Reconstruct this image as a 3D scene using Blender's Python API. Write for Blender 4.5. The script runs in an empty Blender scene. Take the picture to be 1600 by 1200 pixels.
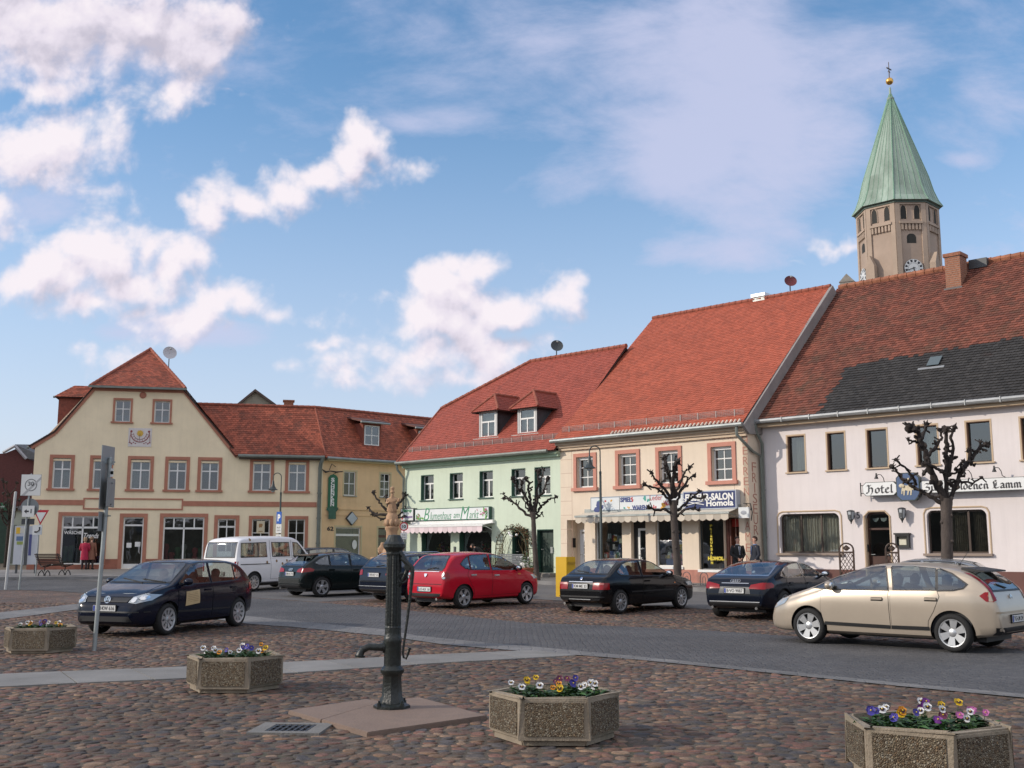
import bpy,bmesh,math,random
import numpy as np
from mathutils import Vector,Matrix
from mathutils.bvhtree import BVHTree
random.seed(7)
R = math.radians
PI = math.pi
F,HZ,CH = 1700.0,859.0,1.68
PITCH = math.atan((HZ -600) /F)
CP,SP = math.cos(PITCH),math.sin(PITCH)
C = bpy.data.collections.new("town_square")
bpy.context.scene.collection.children.link(C)
CAM = Vector((0,0,CH))

def ray(px,py):
 u,v = (px -800) /F,(600 -py) /F
 return Vector((u,CP -v *SP,SP +v *CP))

def hit(px,py,p0,n):
 d = ray(px,py)
 t = (Vector(p0) -CAM).dot(n) /d.dot(n)
 return CAM +d *t

def gz(x,y):                       # the market square rises gently towards the houses
 t = max(0.0,y -24)
 return 0.018 *t *t /(t +3.0)

def gpt(px,py,dz=0.0):            # pixel to a point on the ground
 d = ray(px,py);z = 0.0
 for _ in range(30):
  t = (z +dz -CH) /min(d.z,-1e-4)
  t = min(t,400)
  p = CAM +d *t
  z = 0.6 *z +0.4 *gz(p.x,p.y)
 p.z = gz(p.x,p.y) +dz
 return p

def at(px,py,Y):
 d = ray(px,py)
 return CAM +d *(Y /d.y)

# ------------------------------------------------------------------ materials
MATS = {}
def node(nt,typ,**kw):
 n = nt.nodes.new(typ)
 for k,v in kw.items():
  if k.startswith('i_'): n.inputs[k[2:].replace('_',' ')].default_value = v
  else: setattr(n,k,v)
 return n

def mat(name,col,rough=0.6,metal=0.0,var=0.0,vscale=3.0,bump=0.0,bscale=40.0,spec=0.5,coat=0.0,emit=None,tint=0.0,dirt=None,stretch=None,streak=0.0):
 """principled material: base colour with large soft wear (var), fine relief (bump), an optional per-face tint attribute and dirt streaks"""
 if name in MATS: return MATS[name]
 m = bpy.data.materials.new(name);MATS[name] = m
 m.use_nodes = True
 nt = m.node_tree;b = nt.nodes['Principled BSDF'];L = nt.links.new
 c = tuple(col) +(1,)
 b.inputs['Base Color'].default_value = c
 b.inputs['Roughness'].default_value = rough
 b.inputs['Metallic'].default_value = metal
 b.inputs['Specular IOR Level'].default_value = spec
 b.inputs['Coat Weight'].default_value = coat
 b.inputs['Coat Roughness'].default_value = 0.03
 if emit:
  b.inputs['Emission Color'].default_value = tuple(emit[:3]) +(1,);b.inputs['Emission Strength'].default_value = emit[3]
 src = None
 tc = node(nt,'ShaderNodeTexCoord')
 co = tc.outputs['Object']
 if stretch:
  mp = node(nt,'ShaderNodeMapping');mp.inputs['Scale'].default_value = stretch
  L(co,mp.inputs['Vector']);co = mp.outputs['Vector']
 if var > 0:
  nz = node(nt,'ShaderNodeTexNoise');nz.inputs['Scale'].default_value = vscale;nz.inputs['Detail'].default_value = 6;nz.inputs['Roughness'].default_value = 0.65
  L(co,nz.inputs['Vector'])
  mr = node(nt,'ShaderNodeMapRange');mr.inputs['From Min'].default_value = 0.3;mr.inputs['From Max'].default_value = 0.7
  mr.inputs['To Min'].default_value = 1 -var;mr.inputs['To Max'].default_value = 1 +var
  L(nz.outputs['Fac'],mr.inputs['Value'])
  mx = node(nt,'ShaderNodeVectorMath',operation='SCALE');mx.inputs[0].default_value = c[:3]
  L(mr.outputs['Result'],mx.inputs['Scale']);src = mx.outputs['Vector']
 if tint > 0:
  a = node(nt,'ShaderNodeAttribute');a.attribute_name = 'tint'
  mr = node(nt,'ShaderNodeMapRange');mr.inputs['To Min'].default_value = 1 -tint;mr.inputs['To Max'].default_value = 1 +tint
  L(a.outputs['Fac'],mr.inputs['Value'])
  mx = node(nt,'ShaderNodeVectorMath',operation='SCALE');mx.inputs[0].default_value = c[:3]
  if src: L(src,mx.inputs[0])
  L(mr.outputs['Result'],mx.inputs['Scale']);src = mx.outputs['Vector']
 if dirt:
  dc,dscale,lo,hi = dirt
  nz = node(nt,'ShaderNodeTexNoise');nz.inputs['Scale'].default_value = dscale;nz.inputs['Detail'].default_value = 8;nz.inputs['Roughness'].default_value = 0.7
  L(co,nz.inputs['Vector'])
  mr = node(nt,'ShaderNodeMapRange',clamp=True);mr.inputs['From Min'].default_value = lo;mr.inputs['From Max'].default_value = hi
  L(nz.outputs['Fac'],mr.inputs['Value'])
  mx = node(nt,'ShaderNodeMix',data_type='RGBA')
  L(mr.outputs['Result'],mx.inputs['Factor'])
  if src: L(src,mx.inputs['A'])
  else: mx.inputs['A'].default_value = c
  mx.inputs['B'].default_value = tuple(dc) +(1,);src = mx.outputs['Result']
 if streak > 0:
  mp = node(nt,'ShaderNodeMapping');mp.inputs['Scale'].default_value = (3.2,3.2,.22);L(tc.outputs['Object'],mp.inputs['Vector'])
  nz = node(nt,'ShaderNodeTexNoise');nz.inputs['Scale'].default_value = 1.6;nz.inputs['Detail'].default_value = 7;nz.inputs['Roughness'].default_value = .7;L(mp.outputs['Vector'],nz.inputs['Vector'])
  mr = node(nt,'ShaderNodeMapRange',clamp=True);mr.inputs['From Min'].default_value = .48;mr.inputs['From Max'].default_value = .75;mr.inputs['To Min'].default_value = 1;mr.inputs['To Max'].default_value = 1 -streak
  L(nz.outputs['Fac'],mr.inputs['Value']);mx = node(nt,'ShaderNodeVectorMath',operation='SCALE');mx.inputs[0].default_value = c[:3]
  if src: L(src,mx.inputs[0])
  L(mr.outputs['Result'],mx.inputs['Scale']);src = mx.outputs['Vector']
 if src: L(src,b.inputs['Base Color'])
 if bump > 0:
  nz = node(nt,'ShaderNodeTexNoise');nz.inputs['Scale'].default_value = bscale;nz.inputs['Detail'].default_value = 5
  L(tc.outputs['Object'],nz.inputs['Vector'])
  bp = node(nt,'ShaderNodeBump');bp.inputs['Strength'].default_value = bump;bp.inputs['Distance'].default_value = 0.02
  L(nz.outputs['Fac'],bp.inputs['Height']);L(bp.outputs['Normal'],b.inputs['Normal'])
 return m

def srgb(r,g,b):
 f = lambda c: (c /255 /12.92) if c <= 10 else ((c /255 +0.055) /1.055) ** 2.4
 return (f(r),f(g),f(b))

def glass_mat(name,tint=(0.75,0.8,0.8),clear=0.75,rough=0.02):
 """window glass: a fresnel mirror over a tinted clear sheet"""
 if name in MATS: return MATS[name]
 m = bpy.data.materials.new(name);MATS[name] = m
 m.use_nodes = True;nt = m.node_tree;L = nt.links.new
 for n in list(nt.nodes): nt.nodes.remove(n)
 out = node(nt,'ShaderNodeOutputMaterial')
 tr = node(nt,'ShaderNodeBsdfTransparent');tr.inputs['Color'].default_value = tuple(c *clear for c in tint) +(1,)
 gl = node(nt,'ShaderNodeBsdfGlossy');gl.inputs['Roughness'].default_value = rough;gl.inputs['Color'].default_value = (0.95,0.97,1,1)
 tc = node(nt,'ShaderNodeTexCoord');nz = node(nt,'ShaderNodeTexNoise');nz.inputs['Scale'].default_value = 1.6
 L(tc.outputs['Object'],nz.inputs['Vector'])
 bp = node(nt,'ShaderNodeBump');bp.inputs['Strength'].default_value = 0.06;bp.inputs['Distance'].default_value = 0.05
 L(nz.outputs['Fac'],bp.inputs['Height']);L(bp.outputs['Normal'],gl.inputs['Normal'])
 fr = node(nt,'ShaderNodeFresnel');fr.inputs['IOR'].default_value = 1.5
 mr = node(nt,'ShaderNodeMapRange',clamp=True);mr.inputs['To Min'].default_value = 0.11;mr.inputs['To Max'].default_value = 1.0
 L(fr.outputs['Fac'],mr.inputs['Value'])
 ge = node(nt,'ShaderNodeNewGeometry');inv = node(nt,'ShaderNodeMath',operation='SUBTRACT');inv.inputs[0].default_value = 1;L(ge.outputs['Backfacing'],inv.inputs[1])
 ml = node(nt,'ShaderNodeMath',operation='MULTIPLY');L(mr.outputs['Result'],ml.inputs[0]);L(inv.outputs[0],ml.inputs[1])
 mx = node(nt,'ShaderNodeMixShader');L(ml.outputs[0],mx.inputs['Fac']);L(tr.outputs['BSDF'],mx.inputs[1]);L(gl.outputs['BSDF'],mx.inputs[2])
 L(mx.outputs['Shader'],out.inputs['Surface'])
 return m

# ------------------------------------------------------------------ mesh building
class MB:
 """collects faces (with a material slot and a tint per face) and links them as ONE mesh object"""
 def __init__(s): s.v = [];s.f = [];s.m = [];s.t = []
 def face(s,pts,m=0,t=0.5):
  i = len(s.v);s.v += [tuple(p) for p in pts];s.f.append(tuple(range(i,i +len(pts))));s.m.append(m);s.t.append(t)
 def box(s,x0,x1,y0,y1,z0,z1,m=0,t=0.5,M=None):
  p = [(x,y,z) for z in (z0,z1) for y in (y0,y1) for x in (x0,x1)]
  if M: p = [tuple(M @ Vector(q)) for q in p]
  i = len(s.v);s.v += p
  for f in ((0,2,3,1),(4,5,7,6),(0,1,5,4),(2,6,7,3),(0,4,6,2),(1,3,7,5)):
   s.f.append(tuple(i +k for k in f));s.m.append(m);s.t.append(t)
 def prism(s,poly,ext,m=0,t=0.5):
  """poly: 3-D outline; ext: extrusion vector"""
  n = len(poly);i = len(s.v);e = Vector(ext)
  s.v += [tuple(p) for p in poly] +[tuple(Vector(p) +e) for p in poly]
  s.f.append(tuple(range(i,i +n)));s.f.append(tuple(range(i +2 *n -1,i +n -1,-1)))
  for k in range(n):
   a,b = i +k,i +(k +1) % n
   s.f.append((a,a +n,b +n,b))
  s.m += [m] *(n +2);s.t += [t] *(n +2)
 def tube(s,pts,rad,n=8,m=0,t=0.5,cap=True):
  pts = [Vector(p) for p in pts];rs = rad if isinstance(rad,(list,tuple)) else [rad] *len(pts)
  ring0 = None;ref = None
  for k,p in enumerate(pts):
   d = (pts[min(k +1,len(pts) -1)] -pts[max(k -1,0)])
   d = d.normalized() if d.length > 1e-9 else Vector((0,0,1))
   if ref is None: ref = Vector((0,0,1)) if abs(d.z) < 0.9 else Vector((1,0,0))
   a = d.cross(ref)
   if a.length < 1e-4: a = d.orthogonal()
   a.normalize();b = d.cross(a).normalized();ref = -d.cross(d.cross(ref)).normalized() if d.cross(ref).length > 1e-3 else ref
   i = len(s.v)
   s.v += [tuple(p +(a *math.cos(2 *PI *j /n) +b *math.sin(2 *PI *j /n)) *rs[k]) for j in range(n)]
   if ring0 is not None:
    for j in range(n):
     s.f.append((ring0 +j,ring0 +(j +1) % n,i +(j +1) % n,i +j));s.m.append(m);s.t.append(t)
   elif cap: s.f.append(tuple(range(i +n -1,i -1,-1)));s.m.append(m);s.t.append(t)
   ring0 = i
  if cap: s.f.append(tuple(range(ring0,ring0 +n)));s.m.append(m);s.t.append(t)
 def lathe(s,prof,n=16,o=(0,0,0),m=0,t=0.5,M=None,cap=True,flute=None):
  """prof: (radius, height) pairs round the local z axis"""
  o = Vector(o);r0 = None
  for k,(r,z) in enumerate(prof):
   i = len(s.v)
   for j in range(n):
    rr = r
    if flute and flute[1] <= k <= flute[2] and j % 2: rr = r *flute[0]
    p = Vector((rr *math.cos(2 *PI *j /n),rr *math.sin(2 *PI *j /n),z))
    if M: p = M @ p
    s.v.append(tuple(o +p))
   if r0 is not None:
    for j in range(n):
     s.f.append((r0 +j,r0 +(j +1) % n,i +(j +1) % n,i +j));s.m.append(m);s.t.append(t)
   elif cap: s.f.append(tuple(range(i +n -1,i -1,-1)));s.m.append(m);s.t.append(t)
   r0 = i
  if cap: s.f.append(tuple(range(r0,r0 +n)));s.m.append(m);s.t.append(t)
 def blob(s,c,r,n=8,k=5,m=0,t=0.5,jit=0.0,sc=(1,1,1)):
  c = Vector(c);i0 = len(s.v);rows = []
  for a in range(k +1):
   th = PI *a /k
   row = []
   for j in range(n if 0 < a < k else 1):
    ph = 2 *PI *j /n;q = 1 +random.uniform(-jit,jit)
    row.append(len(s.v))
    s.v.append(tuple(c +Vector((math.sin(th) *math.cos(ph) *sc[0],math.sin(th) *math.sin(ph) *sc[1],math.cos(th) *sc[2])) *r *q))
   rows.append(row)
  for a in range(k):
   A,B = rows[a],rows[a +1]
   for j in range(n):
    f = [A[j % len(A)],B[j % len(B)],B[(j +1) % len(B)],A[(j +1) % len(A)]]
    g = []
    for q in f:
     if q not in g: g.append(q)
    s.f.append(tuple(g));s.m.append(m);s.t.append(t)
 def mesh(s,name,mats,smooth=None):
  me = bpy.data.meshes.new(name)
  me.from_pydata(s.v,[],s.f)
  for x in (mats if isinstance(mats,(list,tuple)) else [mats]): me.materials.append(x)
  me.polygons.foreach_set('material_index',s.m)
  a = me.attributes.new('tint','FLOAT','FACE');a.data.foreach_set('value',s.t)
  if smooth is not None:
   me.polygons.foreach_set('use_smooth',[True] *len(s.f));me.set_sharp_from_angle(angle=R(smooth))
  me.update()
  return me
 def build(s,name,mats,parent=None,smooth=None,fixn=True):
  me = s.mesh(name,mats,smooth)
  if fixn:
   bm = bmesh.new();bm.from_mesh(me);bmesh.ops.recalc_face_normals(bm,faces=bm.faces);bm.to_mesh(me);bm.free()
  return link(name,me,parent)

def link(name,me,parent=None):
 o = bpy.data.objects.new(name,me);C.objects.link(o)
 if parent is not None: o.parent = parent
 return o

def tag(o,label=None,cat=None,group=None,kind=None):
 for k,v in (('label',label),('category',cat),('group',group),('kind',kind)):
  if v: o[k] = v
 return o

def thing(name,label,cat,loc=(0,0,0),rz=0.0,group=None):
 o = bpy.data.objects.new(name,None);C.objects.link(o);o.empty_display_size = 0.2
 o.location = loc;o.rotation_euler = (0,0,rz)
 return tag(o,label,cat,group)

def kids(o): return [c for c in C.objects if c.parent == o]

def copy_tree(o,parent=None):
 c = o.copy();C.objects.link(c)
 if parent is not None: c.parent = parent
 for ch in kids(o): copy_tree(ch,c)
 return c

FONT = None
def text_mesh(txt,size=1.0,bold=0.0,shear=0.0,width=1.0,depth=0.004,align='CENTER',spacing=1.0):
 cu = bpy.data.curves.new('txt','FONT');cu.body = txt;cu.size = size;cu.offset = bold;cu.shear = shear
 cu.extrude = depth;cu.align_x = align;cu.align_y = 'CENTER';cu.space_character = spacing;cu.resolution_u = 3
 o = bpy.data.objects.new('txt',cu);bpy.context.scene.collection.objects.link(o)
 dg = bpy.context.evaluated_depsgraph_get()
 me = bpy.data.meshes.new_from_object(o.evaluated_get(dg))
 bpy.data.objects.remove(o);bpy.data.curves.remove(cu)
 if width != 1.0: me.transform(Matrix.Diagonal((width,1,1,1)))
 return me

def put_text(name,txt,M,material,parent,fit=None,**kw):
 """lettering as a real thin relief; M places the text plane (x right, y up, z towards the reader); fit: (width, height)"""
 me = text_mesh(txt,**kw)
 if fit and len(me.vertices):
  n = len(me.vertices);a = np.empty(n *3,np.float32);me.vertices.foreach_get('co',a);a = a.reshape(-1,3)
  lo,hi = a.min(0),a.max(0)
  for k in (0,1):
   if fit[k]: a[:,k] = (a[:,k] -(lo[k] +hi[k]) /2) *fit[k] /max(hi[k] -lo[k],1e-6)
  me.vertices.foreach_set('co',a.ravel())
 me.transform(M)
 me.materials.clear();me.materials.append(material);me.name = name
 return link(name,me,parent)

def frame_mat(o,x,y,z):
 m = Matrix.Identity(4)
 for i,v in enumerate((x,y,z)):
  v = Vector(v)
  m[0][i],m[1][i],m[2][i] = v
 m[0][3],m[1][3],m[2][3] = Vector(o)
 return m
class Facade:
 """a vertical wall plane: origin at its left foot, local x along the wall to the right, local y into the house, local z up from sea level 0"""
 def __init__(s,O,ang):
  s.O = Vector((O[0],O[1],0));s.d = Vector((math.cos(ang),math.sin(ang),0));s.n = Vector((-s.d.y,s.d.x,0));s.ang = ang
 def sz(s,px,py,y=0.0):
  p = hit(px,py,s.O +s.n *y,s.n);q = p -s.O
  return (q.dot(s.d),p.z)
 def rect(s,x0,x1,y0,y1,y=0.0):
  xm,ym = (x0 +x1) /2,(y0 +y1) /2
  return (s.sz(x0,ym,y)[0],s.sz(x1,ym,y)[0],s.sz(xm,y1,y)[1],s.sz(xm,y0,y)[1])
 def cross(s,px,py,sv):
  """pixel to a point (y, z) on the vertical plane through x = sv at right angles to the wall"""
  p = hit(px,py,s.O +s.d *sv,s.d);q = p -s.O
  return (q.dot(s.n),p.z)
 def w(s,x,y,z): return s.O +s.d *x +s.n *y +Vector((0,0,z))
 def g(s,x,y=0.0):
  p = s.w(x,y,0);return gz(p.x,p.y)
 def empty(s,name,label,cat,group=None): return thing(name,label,cat,s.O,s.ang,group)

def px_at_Y(px,Y):
 p = at(px,862,Y);return (p.x,p.y)
# right-hand row: direction from its vanishing point
ANG_ROW = math.atan2(-0.692,0.722)
crn = px_at_Y(1173,41.0)
_d = Vector((math.cos(ANG_ROW),math.sin(ANG_ROW),0));_n = Vector((-_d.y,_d.x,0))
ROW = Facade(crn,ANG_ROW)               # s < 0 to the left of the cream house corner
S_CG = ROW.sz(876,800)[0];S_GL = ROW.sz(632,800)[0]
HOT = Facade((Vector((crn[0],crn[1],0)) +_n *0.9)[:2],ANG_ROW)
LFT = Facade(px_at_Y(44,57.0),R(12.5))
S_LR = LFT.sz(503,800)[0]
_o = LFT.w(S_LR,0,0)
OCH = Facade(_o[:2],R(42))
# ------------------------------------------------------------------ shared materials
W = lambda *a: srgb(*a)
M_WHITE = mat('white_paint',(0.72,0.72,0.70),0.4,var=0.05,vscale=4)
M_GLASS = glass_mat('window_glass')
M_SHOPGLASS = glass_mat('shop_glass',clear=0.9)
M_CURTAIN = mat('net_curtain',(0.55,0.55,0.53),0.9,var=0.25,vscale=9,stretch=(6,1,1))
M_DARKIN = mat('dark_room',(0.03,0.03,0.03),0.9)
M_ZINC = mat('zinc_gutter',(0.30,0.32,0.31),0.45,metal=0.6,var=0.2,vscale=3)
M_ZINCG = mat('grey_green_pipe',(0.17,0.19,0.17),0.5,metal=0.2,var=0.2,vscale=3)
M_BLACK = mat('black_iron',(0.012,0.012,0.013),0.45,var=0.3,vscale=12)
M_DGREY = mat('dark_grey_metal',(0.06,0.065,0.07),0.45)
M_GREYP = mat('grey_post',(0.33,0.36,0.36),0.45,metal=0.5,var=0.15,vscale=5)
M_BRICK = mat('chimney_brick',(0.28,0.12,0.07),0.9,var=0.4,vscale=14,bump=0.6,bscale=30)
M_TEXTB = mat('lettering_black',(0.02,0.02,0.025),0.5)
M_TEXTW = mat('lettering_white',(0.75,0.75,0.72),0.5)
M_UNDER = mat('roof_underlay',(0.05,0.03,0.025),0.95)
M_WOODD = mat('dark_timber',(0.05,0.028,0.018),0.55,var=0.4,vscale=5,stretch=(8,8,1))

def tile_mat(name,col,tint,var,dirtcol,lo,hi,rough=0.75):
 return mat(name,col,rough,var=var,vscale=0.9,tint=tint,dirt=(dirtcol,1.3,lo,hi),bump=0.3,bscale=60)
M_TILE_CREAM = tile_mat('red_roof_tile',(0.36,0.085,0.045),0.15,0.10,(0.20,0.055,0.035),0.55,0.85)
M_TILE_GREEN = tile_mat('crimson_roof_tile',(0.30,0.066,0.042),0.14,0.10,(0.17,0.045,0.035),0.55,0.85)
M_TILE_LEFT = tile_mat('dark_red_roof_tile',(0.30,0.078,0.042),0.35,0.18,(0.10,0.05,0.035),0.5,0.8)
M_TILE_OLD = tile_mat('old_mottled_roof_tile',(0.165,0.05,0.03),0.36,0.2,(0.085,0.05,0.03),0.48,0.78)
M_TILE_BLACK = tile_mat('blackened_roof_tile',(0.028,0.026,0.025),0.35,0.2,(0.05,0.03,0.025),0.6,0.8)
M_RIDGE = mat('ridge_tile',(0.26,0.075,0.045),0.8,var=0.4,vscale=5)
M_RIDGE_OLD = mat('old_ridge_tile',(0.28,0.11,0.06),0.85,var=0.5,vscale=3)

def inside(pt,poly):
 x,y = pt;r = False
 for i in range(len(poly)):
  (x1,y1),(x2,y2) = poly[i],poly[i -1]
  if (y1 > y) != (y2 > y) and x < (x2 -x1) *(y -y1) /(y2 -y1) +x1: r = not r
 return r

def tile_roof(name,poly,mats,parent,tw=0.18,th=0.145,lift=0.02,patch=None,rnd=random.Random(3)):
 """a roof slope laid tile by tile: poly is a convex planar outline in the house's own axes, its lowest edge level"""
 P = [Vector(p) for p in poly]
 i0 = min(range(len(P)),key=lambda i: P[i].z +P[(i +1) % len(P)].z)
 a,b = P[i0],P[(i0 +1) % len(P)]
 eu = (b -a).normalized()
 nrm = Vector((0,0,0))
 for i in range(len(P)): nrm += P[i].cross(P[(i +1) % len(P)])
 nrm.normalize()
 if nrm.z < 0: nrm = -nrm
 ev = nrm.cross(eu)
 if ev.z < 0: ev = -ev;eu = -eu
 uv = [((p -a).dot(eu),(p -a).dot(ev)) for p in P]
 vmax = max(v for _,v in uv)
 def rng(v):
  xs = []
  for i in range(len(uv)):
   (u1,v1),(u2,v2) = uv[i],uv[(i +1) % len(uv)]
   if abs(v1 -v2) < 1e-9:
    if abs(v -v1) < 1e-6: xs += [u1,u2]
   elif min(v1,v2) -1e-6 <= v <= max(v1,v2) +1e-6: xs.append(u1 +(u2 -u1) *(v -v1) /(v2 -v1))
  return (min(xs),max(xs)) if xs else None
 mb = MB()
 pu = None
 if patch: pu = [((Vector(p) -a).dot(eu),(Vector(p) -a).dot(ev)) for p in patch]
 q = lambda u,v,h: a +eu *u +ev *v +nrm *h
 row = 0;v = 0.0
 while v < vmax -1e-4:
  v2 = min(v +th,vmax)
  r1,r2 = rng(v +1e-5),rng(max(v2 -1e-5,v +2e-5))
  if r1 and r2:
   lo = min(r1[0],r2[0]);hi = max(r1[1],r2[1])
   k = math.floor(lo /tw) -1;u = (k +0.5 *(row % 2)) *tw
   while u < hi:
    c = lambda x,r: min(max(x,r[0]),r[1])
    u1a,u1b,u2a,u2b = c(u,r1),c(u +tw -0.006,r1),c(u,r2),c(u +tw -0.006,r2)
    if max(u1b -u1a,u2b -u2a) > 0.004:
     h = lift +rnd.uniform(-0.004,0.006);t = rnd.random()
     m = 1 if pu and inside(((u +tw /2 +rnd.gauss(0,.07)),(v +th /2 +rnd.gauss(0,.05))),pu) else 0
     um = (u1a +u1b) /2
     # rounded lower lip: the middle of the tile's foot hangs a little lower
     mb.face([q(u1a,v,h),q(um,v -0.02,h),q(u1b,v,h),q(u2b,v2,0.004),q(u2a,v2,0.004)],m,t)
     mb.face([q(u1a,v,0),q(um,v -0.02,0),q(um,v -0.02,h),q(u1a,v,h)],m,t)
     mb.face([q(um,v -0.02,0),q(u1b,v,0),q(u1b,v,h),q(um,v -0.02,h)],m,t)
    u += tw
  v = v2;row += 1
 n = len(mats) if isinstance(mats,list) else 1
 mb.prism([p -nrm *0.02 for p in P],-nrm *0.06,n)
 return mb.build(name,(mats if isinstance(mats,list) else [mats]) +[M_UNDER],parent,fixn=False)

def ridge_tiles(name,a,b,m,parent,r=0.11,step=0.33):
 a,b = Vector(a),Vector(b);n = max(1,int((b -a).length /step));mb = MB()
 for i in range(n):
  p,q = a.lerp(b,i /n),a.lerp(b,(i +1.08) /n)
  mb.tube([p,q],[r *0.88,r *1.06],8,t=random.random())
 return mb.build(name,m,parent,smooth=40)

def wall_part(name,outline,openings,m,parent,reveal=0.22,y=0.0,thick=0.25,base_m=None,fixn=True):
 """a wall with real openings: outline and openings in (s, z); reveals run inward"""
 bm = bmesh.new()
 f = bm.faces.new([bm.verts.new((s,y,z)) for s,z in outline])
 for ax,vals in ((0,sorted({v for o in openings for v in o[:2]})),(2,sorted({v for o in openings for v in o[2:]}))):
  for v in vals:
   no = Vector((1,0,0)) if ax == 0 else Vector((0,0,1))
   bmesh.ops.bisect_plane(bm,geom=bm.verts[:] +bm.edges[:] +bm.faces[:],plane_co=no *v,plane_no=no,dist=1e-5)
 dele = []
 for f in bm.faces:
  c = f.calc_center_median()
  if any(o[0] < c.x < o[1] and o[2] < c.z < o[3] for o in openings): dele.append(f)
 bmesh.ops.delete(bm,geom=dele,context='FACES')
 mb = MB()
 for f in bm.faces: mb.face([v.co.copy() for v in f.verts])
 bm.free()
 for s0,s1,z0,z1 in openings:
  a,b = y,y +reveal
  mb.face([(s0,a,z0),(s0,b,z0),(s0,b,z1),(s0,a,z1)]);mb.face([(s1,a,z0),(s1,a,z1),(s1,b,z1),(s1,b,z0)])
  mb.face([(s0,a,z0),(s1,a,z0),(s1,b,z0),(s0,b,z0)]);mb.face([(s0,a,z1),(s0,b,z1),(s1,b,z1),(s1,a,z1)])
 o = mb.build(name,m,parent,fixn=False)
 bm = bmesh.new();bm.from_mesh(o.data);bmesh.ops.remove_doubles(bm,verts=bm.verts,dist=1e-4);bmesh.ops.recalc_face_normals(bm,faces=bm.faces)
 f0 = max(bm.faces,key=lambda f: f.calc_area())
 if f0.normal.y > 0: bmesh.ops.reverse_faces(bm,faces=bm.faces)
 bm.to_mesh(o.data);bm.free()
 return o

def shell(name,s0,s1,y0,y1,z0,z1,m,parent,gable=None):
 """the other three walls and a dark ceiling, so that the rooms are dark"""
 mb = MB();t = 0.2
 mb.box(s0,s0 +t,y0,y1,z0,z1);mb.box(s1 -t,s1,y0,y1,z0,z1);mb.box(s0,s1,y1 -t,y1,z0,z1)
 mb.box(s0,s1,y0 +0.01,y1,z1 -0.1,z1)
 return mb.build(name,m,parent)

def bars(mb,s0,s1,z0,z1,y0,y1,fw,cols,rows,bw=None,m=0):
 """frame of four rails with upright bars at the fractions cols and level bars at the fractions rows"""
 bw = bw or fw *0.8
 mb.box(s0,s0 +fw,y0,y1,z0,z1,m);mb.box(s1 -fw,s1,y0,y1,z0,z1,m)
 mb.box(s0 +fw,s1 -fw,y0,y1,z0,z0 +fw,m);mb.box(s0 +fw,s1 -fw,y0,y1,z1 -fw,z1,m)
 for c in cols:
  x = s0 +(s1 -s0) *c;mb.box(x -bw /2,x +bw /2,y0 +0.004,y1 -0.004,z0 +fw,z1 -fw,m)
 for r in rows:
  z = z0 +(z1 -z0) *r;mb.box(s0 +fw,s1 -fw,y0 +0.006,y1 -0.006,z -bw /2,z +bw /2,m)

def window(parent,rect,cols=(0.5,),rows=(0.68,),fw=0.06,y=0.13,m=None,glass=None,curtain=None,bw=None,name='window',shiftx=0.0):
 s0,s1,z0,z1 = rect
 mb = MB();bars(mb,s0,s1,z0,z1,y,y +0.06,fw,cols,rows,bw)
 w = mb.build(name,m or M_WHITE,parent)
 g = MB();g.box(s0 +fw *0.5,s1 -fw *0.5,y +0.028,y +0.034,z0 +fw *0.5,z1 -fw *0.5)
 g.build('pane',glass or M_GLASS,w)
 if curtain:
  kind,frac = curtain
  c = MB();zt = z1 -fw;zb = z0 +fw
  n = 28
  def drape(a,b,lo,hi):
   p = [(a +(b -a) *i /n,y +0.16 +0.018 *math.sin(i *1.9 +a *7)) for i in range(n +1)]
   for i in range(n): c.face([(p[i][0],p[i][1],lo),(p[i +1][0],p[i +1][1],lo),(p[i +1][0],p[i +1][1],hi),(p[i][0],p[i][1],hi)])
  if kind == 'low': drape(s0 +0.03,s1 -0.03,zb,zb +(zt -zb) *frac)
  if kind == 'top': drape(s0 +0.03,s1 -0.03,zt -(zt -zb) *frac,zt)
  if kind == 'side':
   wd = (s1 -s0) *frac;drape(s0 +0.02,s0 +wd,zb,zt);drape(s1 -wd,s1 -0.02,zb,zt)
  if kind == 'full': drape(s0 +0.03,s1 -0.03,zb,zt)
  c.build('curtain',M_CURTAIN,w)
 return w

def surround(w,rect,bw,m,proud=0.035,sill=True,sill_m=None,sill_h=0.11):
 s0,s1,z0,z1 = rect;mb = MB()
 mb.box(s0 -bw,s0,-proud,0.02,z0,z1);mb.box(s1,s1 +bw,-proud,0.02,z0,z1);mb.box(s0 -bw,s1 +bw,-proud,0.02,z1,z1 +bw)
 mb.build('surround',m,w)
 if sill:
  sb = MB();sb.box(s0 -bw -0.07,s1 +bw +0.07,-proud -0.08,0.1,z0 -sill_h,z0);sb.build('sill',sill_m or m,w)

def sill(w,rect,m,h=0.05,out=0.08,over=0.06):
 s0,s1,z0,z1 = rect;sb = MB();sb.box(s0 -over,s1 +over,-out,0.15,z0 -h,z0 -0.002);sb.build('sill',m,w)

def gutter(parent,s0,s1,y,z,m=None,r=0.075,brackets=0.0):
 mb = MB();mb.tube([(s0,y,z),(s1,y,z)],r,8)
 if brackets:
  n = int((s1 -s0) /brackets)
  for i in range(n +1):
   x = s0 +0.1 +(s1 -s0 -0.2) *i /max(n,1);mb.box(x -0.015,x +0.015,y -r -0.012,y +r,z -r -0.012,z +r +0.006)
 return mb.build('gutter',m or M_ZINC,parent,smooth=40)

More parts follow.
